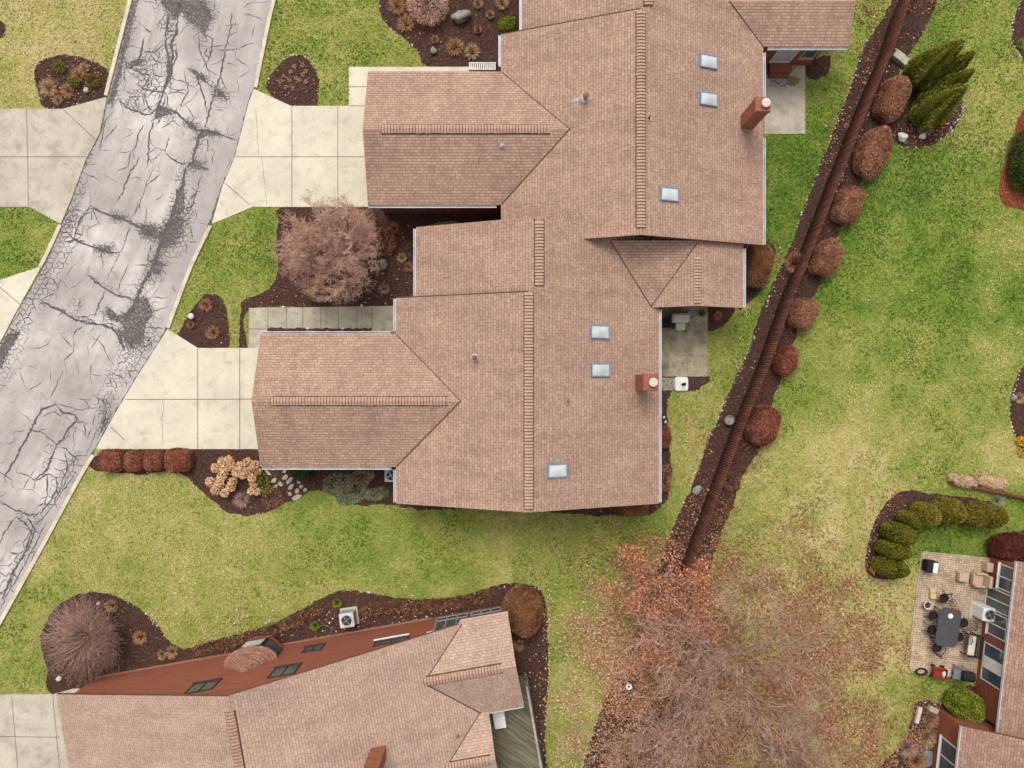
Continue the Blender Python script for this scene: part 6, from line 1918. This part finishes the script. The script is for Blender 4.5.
# ================================================================== UTILITIES
def ac_unit(label, u, v, size, hgt, ang, hz=.5, case='acgrey'):
    c = G(u, v, hz * 1.0)
    o = empty('air_conditioner', (0, 0, 0), label, 'air conditioner')
    s = size
    mb = MB(); mb.rbox(0, 0, s + .2, s + .2, 0, .06, .05); mb.build('pad', M['conc_grey'], o)
    mb = MB(); mb.rbox(0, 0, s, s, .061, hgt - .02, .06); mb.build('casing', M[case], o)
    mb = MB()
    for k in range(9):
        zz_ = .14 + (hgt - .25) * k / 9
        for sx in (-1, 1):
            mb.box(-s * .4, s * .4, sx * (s / 2 + .003) - .004, sx * (s / 2 + .003) + .004, zz_, zz_ + .03)
            mb.box(sx * (s / 2 + .003) - .004, sx * (s / 2 + .003) + .004, -s * .4, s * .4, zz_, zz_ + .03)
    mb.build('louvre', M['alu'] if case == 'acgrey' else M['acgrey'], o)
    mb = MB(); mb.lathe([(s * .4, hgt - .02), (s * .43, hgt + .012), (s * .36, hgt + .015), (s * .36, hgt - .005)], (0, 0, 0), 28, caps=False)
    fr = mb.build('fan_ring', M['acgrey'], o)
    mb = MB(); mb.lathe([(s * .355, hgt - .016), (s * .01, hgt - .014)], (0, 0, 0), 28); mb.build('fan_well', M['black'], o)
    mb = MB()
    for k in range(4):
        a = R(90 * k + 20)
        mb.poly([(math.cos(a) * .04, math.sin(a) * .04, hgt + .0), (math.cos(a - .1) * s * .31, math.sin(a - .1) * s * .31, hgt - .004), (math.cos(a + .35) * s * .31, math.sin(a + .35) * s * .31, hgt + .006), (math.cos(a + .8) * .06, math.sin(a + .8) * .06, hgt + .003)])
    mb.lathe([(s * .07, hgt - .01), (s * .07, hgt + .02)], (0, 0, 0), 12)
    mb.build('fan', M['steel'], o)
    mb = MB()
    for rr in (.12, .19, .26, .33):
        mb.tube([(rr * s * 1.05 * math.cos(R(t)), rr * s * 1.05 * math.sin(R(t)), hgt + .028) for t in range(0, 360, 15)], .004, 4, closed=True)
    mb.build('grille', M['alu'], o)
    o.location = (c.x, c.y, 0); o.rotation_euler = (0, 0, R(ang))
    return o
ac_unit('square grey air conditioner standing in the bed against the lower house wall', 346.5, 620.5, .78, .75, 8, .75)
ac_unit('grey air conditioner half hidden by the roof corner of the middle house', 391, 475.5, .7, .75, 0, .75)
ac_unit('tall white air conditioner on the paver patio beside the sliding doors', 990, 615, .72, .95, -6, .95, 'white')

def simple(name, label, cat, parts, loc, rot=0, group=None):
    """parts: list of (part name, MB in local metres, material, kwargs)"""
    o = empty(name, (0, 0, 0), label, cat, group)
    for nm, mb, mt, *kw in parts:
        mb.build(nm, M[mt], o, **(kw[0] if kw else {}))
    o.location = loc; o.rotation_euler = (0, 0, R(rot))
    return o

# pale glass bowl by the fence, white pipe ring under the trees
mb = MB(); mb.lathe([(.1, 0), (.09, .25), (.12, .28), (.24, .36), (.27, .41), (.25, .41), (.17, .34), (.02, .33)], (0, 0, 0), 24)
o = mb.build('bird_bath', M['stone']); o.location = G(729.5, 420, .4) * 1; o.location.z = 0
tag(o, 'small round pale bird bath in the mulch left of the fence', 'bird bath')
p = MB(); p.lathe([(.06, 0), (.06, .45), (.17, .46), (.17, .5), (.07, .5), (.065, .3)], (0, 0, 0), 20)
q = MB(); q.lathe([(.063, .44), (.005, .441)], (0, 0, 0), 16)
c = G(629, 687, .5)
simple('cleanout_pipe', 'white round pipe end with a dark middle among the leaves at the bed edge', 'pipe', [('pipe', p, 'white'), ('opening', q, 'black')], (c.x, c.y, 0))
# landscape lights
def light(label, u, v, r=.07, h=.4, group=None, mat='white'):
    a = MB(); a.lathe([(.012, 0), (.012, h - .06)], (0, 0, 0), 8)
    b_ = MB(); b_.lathe([(r * .5, h - .08), (r, h - .03), (r * .6, h), (.01, h + .02)], (0, 0, 0), 14)
    c = G(u, v, h)
    return simple('path_light', label, 'light', [('stake', a, 'black'), ('lamp_head', b_, mat)], (c.x, c.y, 0), 0, group)
for u, v, lab in [(283, 307, 'tiny white path light above the front walk, leftmost of the upper pair'), (361.5, 305.5, 'tiny white path light above the front walk, rightmost of the upper pair'), (307.5, 328.5, 'tiny white path light in the strip by the gutter, nearer the road'), (342.5, 328.5, 'tiny white path light in the strip by the gutter, farther from the road')]:
    light(lab, u, v, .07, .4, 'path lights along the front walk')
light('square grey landscape light at the left side of the triangular bed', 190.5, 316, .16, .35, None, 'acgrey')
# dark strip between walk and garage
bed([(268.5, 328.2), (372, 328.2), (372, 331.5), (268.5, 331.5)], M['mulch'], .034)
# hose ring by the lower house
mb = MB()
for k in range(3):
    mb.tube([(.42 * math.cos(R(t)) + .02 * k, .3 * math.sin(R(t)), .03 + .03 * k) for t in range(0, 360, 12)], .014, 6, closed=True)
o = mb.build('garden_hose', M['deck']); c = G(324, 630.5); o.location = (c.x, c.y, .02); tag(o, 'coiled tan garden hose lying left of the air conditioner at the lower house wall', 'hose')
# blue window-well style stone in the right bed is left as the small grey cover
mb = MB(); mb.rbox(0, 0, .55, .9, 0, .12, .2, 6, top=.05)
o = mb.build('window_well_cover', M['alu']); c = G(927, 758); o.location = (c.x, c.y, 0); o.rotation_euler = (0, 0, R(-8)); tag(o, 'dark grey rounded cover against the wall at the bottom right', 'cover')

# white grating beside the upper garage wall
mb = MB(); a0_, a1_ = G(469, 67).x, G(496, 67).x; yc = G(480, 67.5).y
mb.box(a0_, a1_, yc - .2, yc - .16, .06, .2); mb.box(a0_, a1_, yc + .16, yc + .2, .06, .2)
for k in range(14):
    q = a0_ + (a1_ - a0_) * (k + .2) / 14; mb.box(q, q + .06, yc - .158, yc + .158, .12, .18)
tag(mb.build('grating', M['white'], None, origin=((a0_ + a1_) / 2, yc, 0)), 'white slatted grating on the ground against the upper garage wall', 'grating')

# ================================================================== GREY PATIO OF THE MIDDLE HOUSE
a = MB(); a.rbox(0, 0, .95, .5, .01, .98, .12, 5, top=.1)
b_ = MB(); b_.rbox(.05, -.42, .55, .42, .01, .62, .1, 5, top=.08)
b2 = MB(); b2.box(-.46, .46, -.02, .0, .99, 1.0)
c = G(680.5, 318, .8)
simple('covered_grill', 'pale cloth covered grill at the top of the grey patio', 'covered grill', [('cover', a, 'beigecover', dict(smooth=False)), ('front_cover', b_, 'beigecover')], (c.x, c.y, 0))
a = MB(); a.rbox(0, 0, .72, .44, 0, .5, .05, top=.03)
b_ = MB(); b_.rbox(0, 0, .76, .48, .501, .55, .05, top=.02)
c = G(669, 323, .5)
simple('storage_box', 'black storage box on the grey patio beside the covered grill', 'box', [('box_body', a, 'black'), ('lid', b_, 'black')], (c.x, c.y, 0))
a = MB(); a.lathe([(.16, 0), (.22, .4), (.24, .42), (.2, .42), (.19, .36), (.01, .36)], (0, 0, 0), 18)
c = G(690.5, 315, .4); o = a.build('planter', M['alu']); o.location = (c.x, c.y, .03); tag(o, 'small grey planter right of the covered grill', 'planter')
a = MB(); a.rbox(0, 0, .76, .8, .05, .13, .16, 6, top=.04)
b_ = MB(); b_.lathe([(.07, .12), (.06, .2), (.035, .22), (.035, .5), (.09, .52), (.1, .58), (.05, .63), (.01, .64)], (.05, -.02, 0), 14)
c = G(681, 384)
simple('umbrella_base', 'white square umbrella base with a short black pole below the grey patio', 'umbrella base', [('base_slab', a, 'white'), ('pole_socket', b_, 'black')], (c.x, c.y, 0))
# upper patio
a = MB(); a.rbox(0, 0, .9, .58, .035, .05, .03)
def rug_mat():
    m, nt, b = new_mat('patterned_mat')
    tc = N(nt, 'ShaderNodeTexCoord').outputs['Object']
    v = N(nt, 'ShaderNodeTexVoronoi'); v.inputs['Scale'].default_value = 9; nt.links.new(tc, v.inputs['Vector'])
    rp = ramp(nt, [(.3, lin((60, 62, 66))), (.5, lin((150, 150, 146)))]); nt.links.new(v.outputs['Distance'], rp.inputs[0])
    nt.links.new(rp.outputs[0], b.inputs['Base Color']); b.inputs['Roughness'].default_value = .95
    return m
M['rug'] = rug_mat()
o = a.build('door_mat', M['rug']); c = G(778, 81.5); o.location = (c.x, c.y, 0); tag(o, 'grey and white patterned door mat on the pale patio of the upper house', 'door mat')
M['olive'] = plain('olive_mat', (132, 118, 76), (104, 92, 58), 8, .95)
a = MB(); k = 20; a.prism([(.36 * math.cos(R(18 * i)) * (1 + .06 * math.sin(i * 1.7)), .27 * math.sin(R(18 * i)) * (1 + .06 * math.sin(i * 2.1)), 0)[:2] for i in range(k)], .032, .06)
o = a.build('flat_stone', M['olive']); c = G(792.5, 81.5); o.location = (c.x, c.y, 0); tag(o, 'olive oval flat stone right of the patterned door mat', 'stone')
a = MB(); a.tube([(-.2, -.2, .03), (.2, .2, .9)], .018, 6); b_ = MB(); b_.box(-.27, -.12, -.3, -.12, .03, .06); 
c = G(790, 72); simple('broom', 'dark broom leaning by the wooden step of the upper house', 'broom', [('handle', a, 'black'), ('bristles', b_, 'timber')], (c.x, c.y, 0), 0)

# ================================================================== PAVER PATIO FURNITURE
PZ = .05
def at(u, v, z=0): 
    q = G(u, v, z + PZ); return (q.x, q.y, PZ)
# dining table: octagonal dark top on two legs
o = empty('patio_table', (0, 0, 0), 'long dark grey patio table with clipped corners, set with a plate', 'table')
mb = MB(); L, W, ch = 2.1, 1.2, .17
oc = [(-W / 2 + ch, -L / 2), (W / 2 - ch, -L / 2), (W / 2, -L / 2 + ch), (W / 2, L / 2 - ch), (W / 2 - ch, L / 2), (-W / 2 + ch, L / 2), (-W / 2, L / 2 - ch), (-W / 2, -L / 2 + ch)]
M['tabletop'] = plain('charcoal_slate_top', (72, 70, 72), (56, 54, 57), 5, .5)
mb.prism(oc, .70, .735); mb.build('tabletop', M['tabletop'], o, bevel=.01)
for sx in (-1, 1):
    for sy in (-1, 1):
        mb = MB(); mb.tube([(sx * .46, sy * .86, 0), (sx * .4, sy * .78, .4), (sx * .46, sy * .84, .7)], .03, 8); mb.build('leg', M['black'], o)
mb = MB(); mb.lathe([(.035, .735), (.035, .742), (.02, .743)], (0, 0, 0), 14); mb.build('umbrella_hole', M['black'], o)
tb = at(948.3, 627.5, .72); o.location = tb; TROT = -9; o.rotation_euler = (0, 0, R(TROT))
mb = MB(); mb.lathe([(.06, 0), (.1, .008), (.14, .022), (.135, .024), (.09, .012), (.01, .011)], (0, 0, 0), 24)
pl_ = mb.build('plate', M['white']); q = G(950.5, 616, .8); pl_.location = (q.x, q.y, PZ + .737); tag(pl_, 'white round plate on the dark patio table', 'plate')
mb = MB(); mb.rbox(0, 0, .24, .3, 0, .05, .02, top=.01); bx = mb.build('serving_tray', M['timber']); q = G(953.5, 611, .8); bx.location = (q.x, q.y, PZ + .737); bx.rotation_euler = (0, 0, R(-14)); tag(bx, 'red brown tray on the dark patio table beside the plate', 'tray')

def make_chair():
    o = empty('patio_chair', (0, 0, 0), 'x', 'chair', 'dark metal patio chairs')
    mb = MB(); mb.tube([(.24 * math.cos(R(t)), .24 * math.sin(R(t)), .44) for t in range(0, 360, 15)], .016, 6, closed=True)
    for k in range(-3, 4):
        w = math.sqrt(.24 ** 2 - (k * .065) ** 2); mb.tube([(k * .065, -w, .44), (k * .065, w, .44)], .012, 5)
    for k in range(-2, 3):
        w = math.sqrt(.24 ** 2 - (k * .085) ** 2); mb.tube([(-w, k * .085, .443), (w, k * .085, .443)], .01, 5)
    mb.lathe([(.02, .445), (.21, .45), (.225, .44), (.2, .425), (.02, .42)], (0, 0, 0), 20)
    mb.build('seat', M['black'], o)
    mb = MB(); mb.tube([(-.24, -.2, .45), (-.27, -.3, .7), (-.2, -.36, .92), (0, -.38, 1.0), (.2, -.36, .92), (.27, -.3, .7), (.24, -.2, .45)], .018, 6)
    for k in range(-3, 4): mb.tube([(k * .06, -.22, .46), (k * .065, -.31, .7), (k * .05, -.37, .97 - abs(k) * .02)], .009, 5)
    mb.tube([(.12 * math.cos(R(t)), -.32 - .05 * math.sin(R(t)), .74 + .12 * math.sin(R(t))) for t in range(0, 360, 20)], .01, 5, closed=True)
    mb.build('backrest', M['black'], o)
    for sx in (-1, 1):
        mb = MB(); mb.tube([(sx * .26, -.28, .66), (sx * .3, 0, .68), (sx * .28, .2, .64), (sx * .22, .2, .45)], .016, 6); mb.build('armrest', M['black'], o)
        for sy in (-1, 1):
            mb = MB(); mb.tube([(sx * .17, sy * .17, .44), (sx * .2, sy * .2, .2), (sx * .25, sy * .26, 0)], .016, 6); mb.build('leg', M['black'], o)
    return o
proto = make_chair()
CH = [((945, 598.5), 186, 'dark metal patio chair at the top end of the patio table, near the yellow pot'), ((934, 615.5), 262, 'dark metal patio chair on the lawn side of the table, nearer the round planter'), ((932.5, 630), 258, 'dark metal patio chair on the lawn side of the table, farther from the round planter'),
      ((938, 648), 330, 'dark metal patio chair at the bottom end of the patio table'), ((964.5, 623.5), 80, 'dark metal patio chair on the house side of the table, nearest the air conditioner'), ((960, 637.5), 84, 'dark metal patio chair on the house side of the table, next to the bench')]
for i, ((u, v), an, lab) in enumerate(CH):
    o = proto if i == 0 else copy_tree(proto)
    o.location = at(u, v, .5); o.rotation_euler = (0, 0, R(an)); o['label'] = lab
# second swirl-backed chair beside the first is a small side table of the same iron
a = MB(); a.tube([(.2 * math.cos(R(t)), .2 * math.sin(R(t)), .5) for t in range(0, 360, 15)], .014, 6, closed=True)
for k in range(6): a.tube([(0, 0, .5), (.2 * math.cos(R(60 * k)), .2 * math.sin(R(60 * k)), .5)], .01, 5)
for k in range(3): a.tube([(.18 * math.cos(R(120 * k)), .18 * math.sin(R(120 * k)), .5), (.06 * math.cos(R(120 * k)), .06 * math.sin(R(120 * k)), .25), (.22 * math.cos(R(120 * k)), .22 * math.sin(R(120 * k)), 0)], .012, 5)
o = a.build('side_table', M['black']); o.location = at(951.5, 602.5, .4); tag(o, 'small black wire side table beside the top end of the patio table', 'side table')
# bench with pale cushion
a = MB()
for k in range(6): a.box(-.22 + k * .075, -.17 + k * .075, -.62, .62, .42, .45)
b_ = MB()
for k in range(4): b_.box(.235 + k * .03, .255 + k * .03, -.62, .62, .5 + k * .1, .58 + k * .1)
cu = MB(); cu.rbox(.02, 0, .36, 1.14, .452, .53, .05, top=.03)
parts = [('seat', a, 'timber'), ('backrest', b_, 'black'), ('cushion', cu, 'beigecover')]
for sx in (-1, 1):
    for sy in (-1, 1):
        l = MB(); l.box(sx * .22 - .025, sx * .22 + .025, sy * .58 - .025, sy * .58 + .025, 0, .42 if sx < 0 else .9); parts.append(('leg', l, 'black'))
    l = MB(); l.box(-.24, .3, sx * .6 - .03, sx * .6 + .03, .62, .66); parts.append(('armrest', l, 'black'))
simple('garden_bench', 'black framed garden bench with a pale cushion, its back to the right house', 'bench', parts, at(971.5, 645, .5), -7)
# beige armchair, ottoman and side table by the windows
a = MB(); a.rbox(-.1, 0, .62, .74, .16, .44, .1, 5, top=.05)
b_ = MB(); b_.rbox(.32, 0, .2, .78, .16, .98, .09, 5, top=.08)
c1 = MB(); c1.rbox(0, .4, .7, .13, .16, .6, .06, 4, top=.04); c2 = MB(); c2.rbox(0, -.4, .7, .13, .16, .6, .06, 4, top=.04)
parts = [('seat', a, 'beige'), ('backrest', b_, 'beige'), ('armrest', c1, 'beige'), ('armrest', c2, 'beige')]
for sx in (-1, 1):
    for sy in (-1, 1):
        l = MB(); l.lathe([(.03, 0), (.025, .17)], (sx * .28, sy * .3, 0), 8); parts.append(('leg', l, 'timber'))
simple('armchair', 'beige padded patio armchair facing away from the right house windows', 'armchair', parts, at(981.5, 580.5, .5), -6).scale = (.9, .86, .95)
a = MB(); a.rbox(0, 0, .6, .58, .14, .42, .06, top=.04)
parts = [('cushion', a, 'beige')]
for sx in (-1, 1):
    for sy in (-1, 1):
        l = MB(); l.lathe([(.03, 0), (.025, .15)], (sx * .24, sy * .23, 0), 8); parts.append(('leg', l, 'timber'))
simple('ottoman', 'square beige ottoman on the patio left of the padded armchair', 'ottoman', parts, at(964.5, 577.5, .4), -5).scale = (.88, .88, 1)
a = MB(); a.rbox(0, 0, .46, .56, .0, .5, .1, 5, top=.04)
o = a.build('side_table', M['beige']); o.scale = (.8, .95, 1); o.location = at(989.5, 567.5, .4); o.rotation_euler = (0, 0, R(-4)); tag(o, 'small beige block side table against the window of the right house', 'side table')
a = MB(); a.rbox(0, 0, .7, .3, 0, .07, .04)
o = a.build('paving_slab', M['flagstone']); o.location = at(982, 597.5); o.rotation_euler = (0, 0, R(-8)); tag(o, 'loose pale slab lying below the padded armchair', 'slab')
# small black fire box with a pale panel
a = MB(); a.rbox(0, 0, .64, .66, .12, .62, .1, 5, top=.05)
b_ = MB(); b_.rbox(.12, -.01, .26, .56, .621, .64, .03)
parts = [('body', a, 'black'), ('tray', b_, 'white')]
for sx in (-1, 1):
    l = MB(); l.lathe([(.035, 0), (.035, .13)], (sx * .22, .2, 0), 8); parts.append(('leg', l, 'black')); l = MB(); l.lathe([(.035, 0), (.035, .13)], (sx * .22, -.2, 0), 8); parts.append(('leg', l, 'black'))
simple('portable_grill', 'black portable grill with a white tray at the corner of the paver patio', 'grill', parts, at(931, 566.5, .4), -8)
# planter ring, yellow pot
a = MB(); a.lathe([(.16, 0), (.2, .3), (.23, .32), (.235, .36), (.19, .36), (.17, .28)], (0, 0, 0), 22)
b_ = MB(); b_.lathe([(.175, .29), (.01, .3)], (0, 0, 0), 16)
simple('round_planter', 'round pale rimmed planter full of dark soil on the lawn side of the patio', 'planter', [('pot', a, 'palestone'), ('soil', b_, 'mulch')], at(927.6, 605, .3))
M['yellowpot'] = plain('straw_yellow', (206, 178, 110), (176, 146, 86), 8, .85)
a = MB(); a.rbox(0, -.1, .34, .3, .02, .22, .08, 5, top=.05); b_ = MB(); b_.rbox(0, .2, .36, .32, 0, .12, .05, top=.02)
simple('stacked_cushion', 'straw yellow cushion on a low tan block near the round planter', 'cushion', [('cushion', a, 'yellowpot'), ('block', b_, 'flagstone')], at(933, 594.5, .1))
# big grill
a = MB(); a.box(-.3, .3, -.28, .28, .12, .82)
s1 = MB(); s1.box(-.75, -.32, -.26, .26, .78, .83); s1.box(-.72, -.36, -.2, .2, .831, .85)
s2 = MB(); s2.box(.32, .5, -.24, .24, .78, .82)
lid = MB(); n = 10
prof = [(.28 * math.cos(math.pi * i / n), .82 + .26 * math.sin(math.pi * i / n)) for i in range(n + 1)]
for i in range(n):
    (y0_, z0_), (y1_, z1_) = prof[i], prof[i + 1]
    lid.poly([(-.33, y0_, z0_), (.33, y0_, z0_), (.33, y1_, z1_), (-.33, y1_, z1_)])
for sx in (-.33, .33): lid.poly([(sx, y, z) for y, z in prof])
hd = MB(); hd.tube([(-.24, -.3, .93), (-.24, -.34, .95), (.24, -.34, .95), (.24, -.3, .93)], .014, 6)
parts = [('cabinet', a, 'steel'), ('side_shelf', s1, 'steel'), ('side_shelf', s2, 'steel'), ('lid', lid, 'black'), ('handle', hd, 'steel')]
for sx in (-1, 1):
    for sy in (-1, 1):
        l = MB(); l.tube([(sx * .25 - .02, sy * .24, .06), (sx * .25 + .02, sy * .24, .06)], .06, 12); parts.append(('wheel', l, 'black'))
simple('gas_grill', 'large gas grill with black lid and steel side shelf at the bottom of the patio', 'grill', parts, at(966.5, 676, .8), -10)
# red cart with a white sack, coil of black hose
a = MB(); a.box(-.36, .36, -.26, .26, .22, .25)
for sx in (-1, 1):
    a.box(sx * .36 - .015, sx * .36 + .015, -.26, .26, .25, .48); a.box(-.345, .345, sx * .26 - .015, sx * .26 + .015, .25, .48)
h_ = MB(); h_.tube([(-.36, 0, .3), (-.56, 0, .55), (-.56, .12, .6), (-.56, -.12, .6)], .016, 6)
parts = [('tray', a, 'red'), ('handle', h_, 'black')]
for sx in (-1, 1):
    for sy in (-1, 1):
        l = MB(); l.tube([(sx * .26, sy * .3 - .03, .11), (sx * .26, sy * .3 + .03, .11)], .11, 14); parts.append(('wheel', l, 'black'))
simple('garden_cart', 'red four wheeled garden cart at the bottom edge of the paver patio', 'cart', parts, at(939, 672.5, .3), -8)
a = MB(); a.rbox(0, 0, .5, .42, 0, .36, .14, 5, top=.12)
o = a.build('sack', M['white']); q = at(947.5, 674.5, .3); o.location = q; o.rotation_euler = (0, 0, R(20)); tag(o, 'plump white sack standing between the red cart and the gas grill', 'sack')
mb = MB()
for k in range(5):
    rr = .2 + .03 * (k % 3)
    mb.tube([(rr * 1.3 * math.cos(R(t)), rr * .75 * math.sin(R(t)), .03 + .03 * k) for t in range(0, 360, 15)], .016, 6, closed=True)
o = mb.build('garden_hose', M['black']); o.location = at(920.5, 671); tag(o, 'coiled black hose at the bottom left corner of the paver patio', 'hose')
for o in list(SC.objects):
    if o.parent is None and o.type == 'MESH' and 'label' not in o.keys() and 'kind' not in o.keys():
        print('UNTAGGED', o.name)
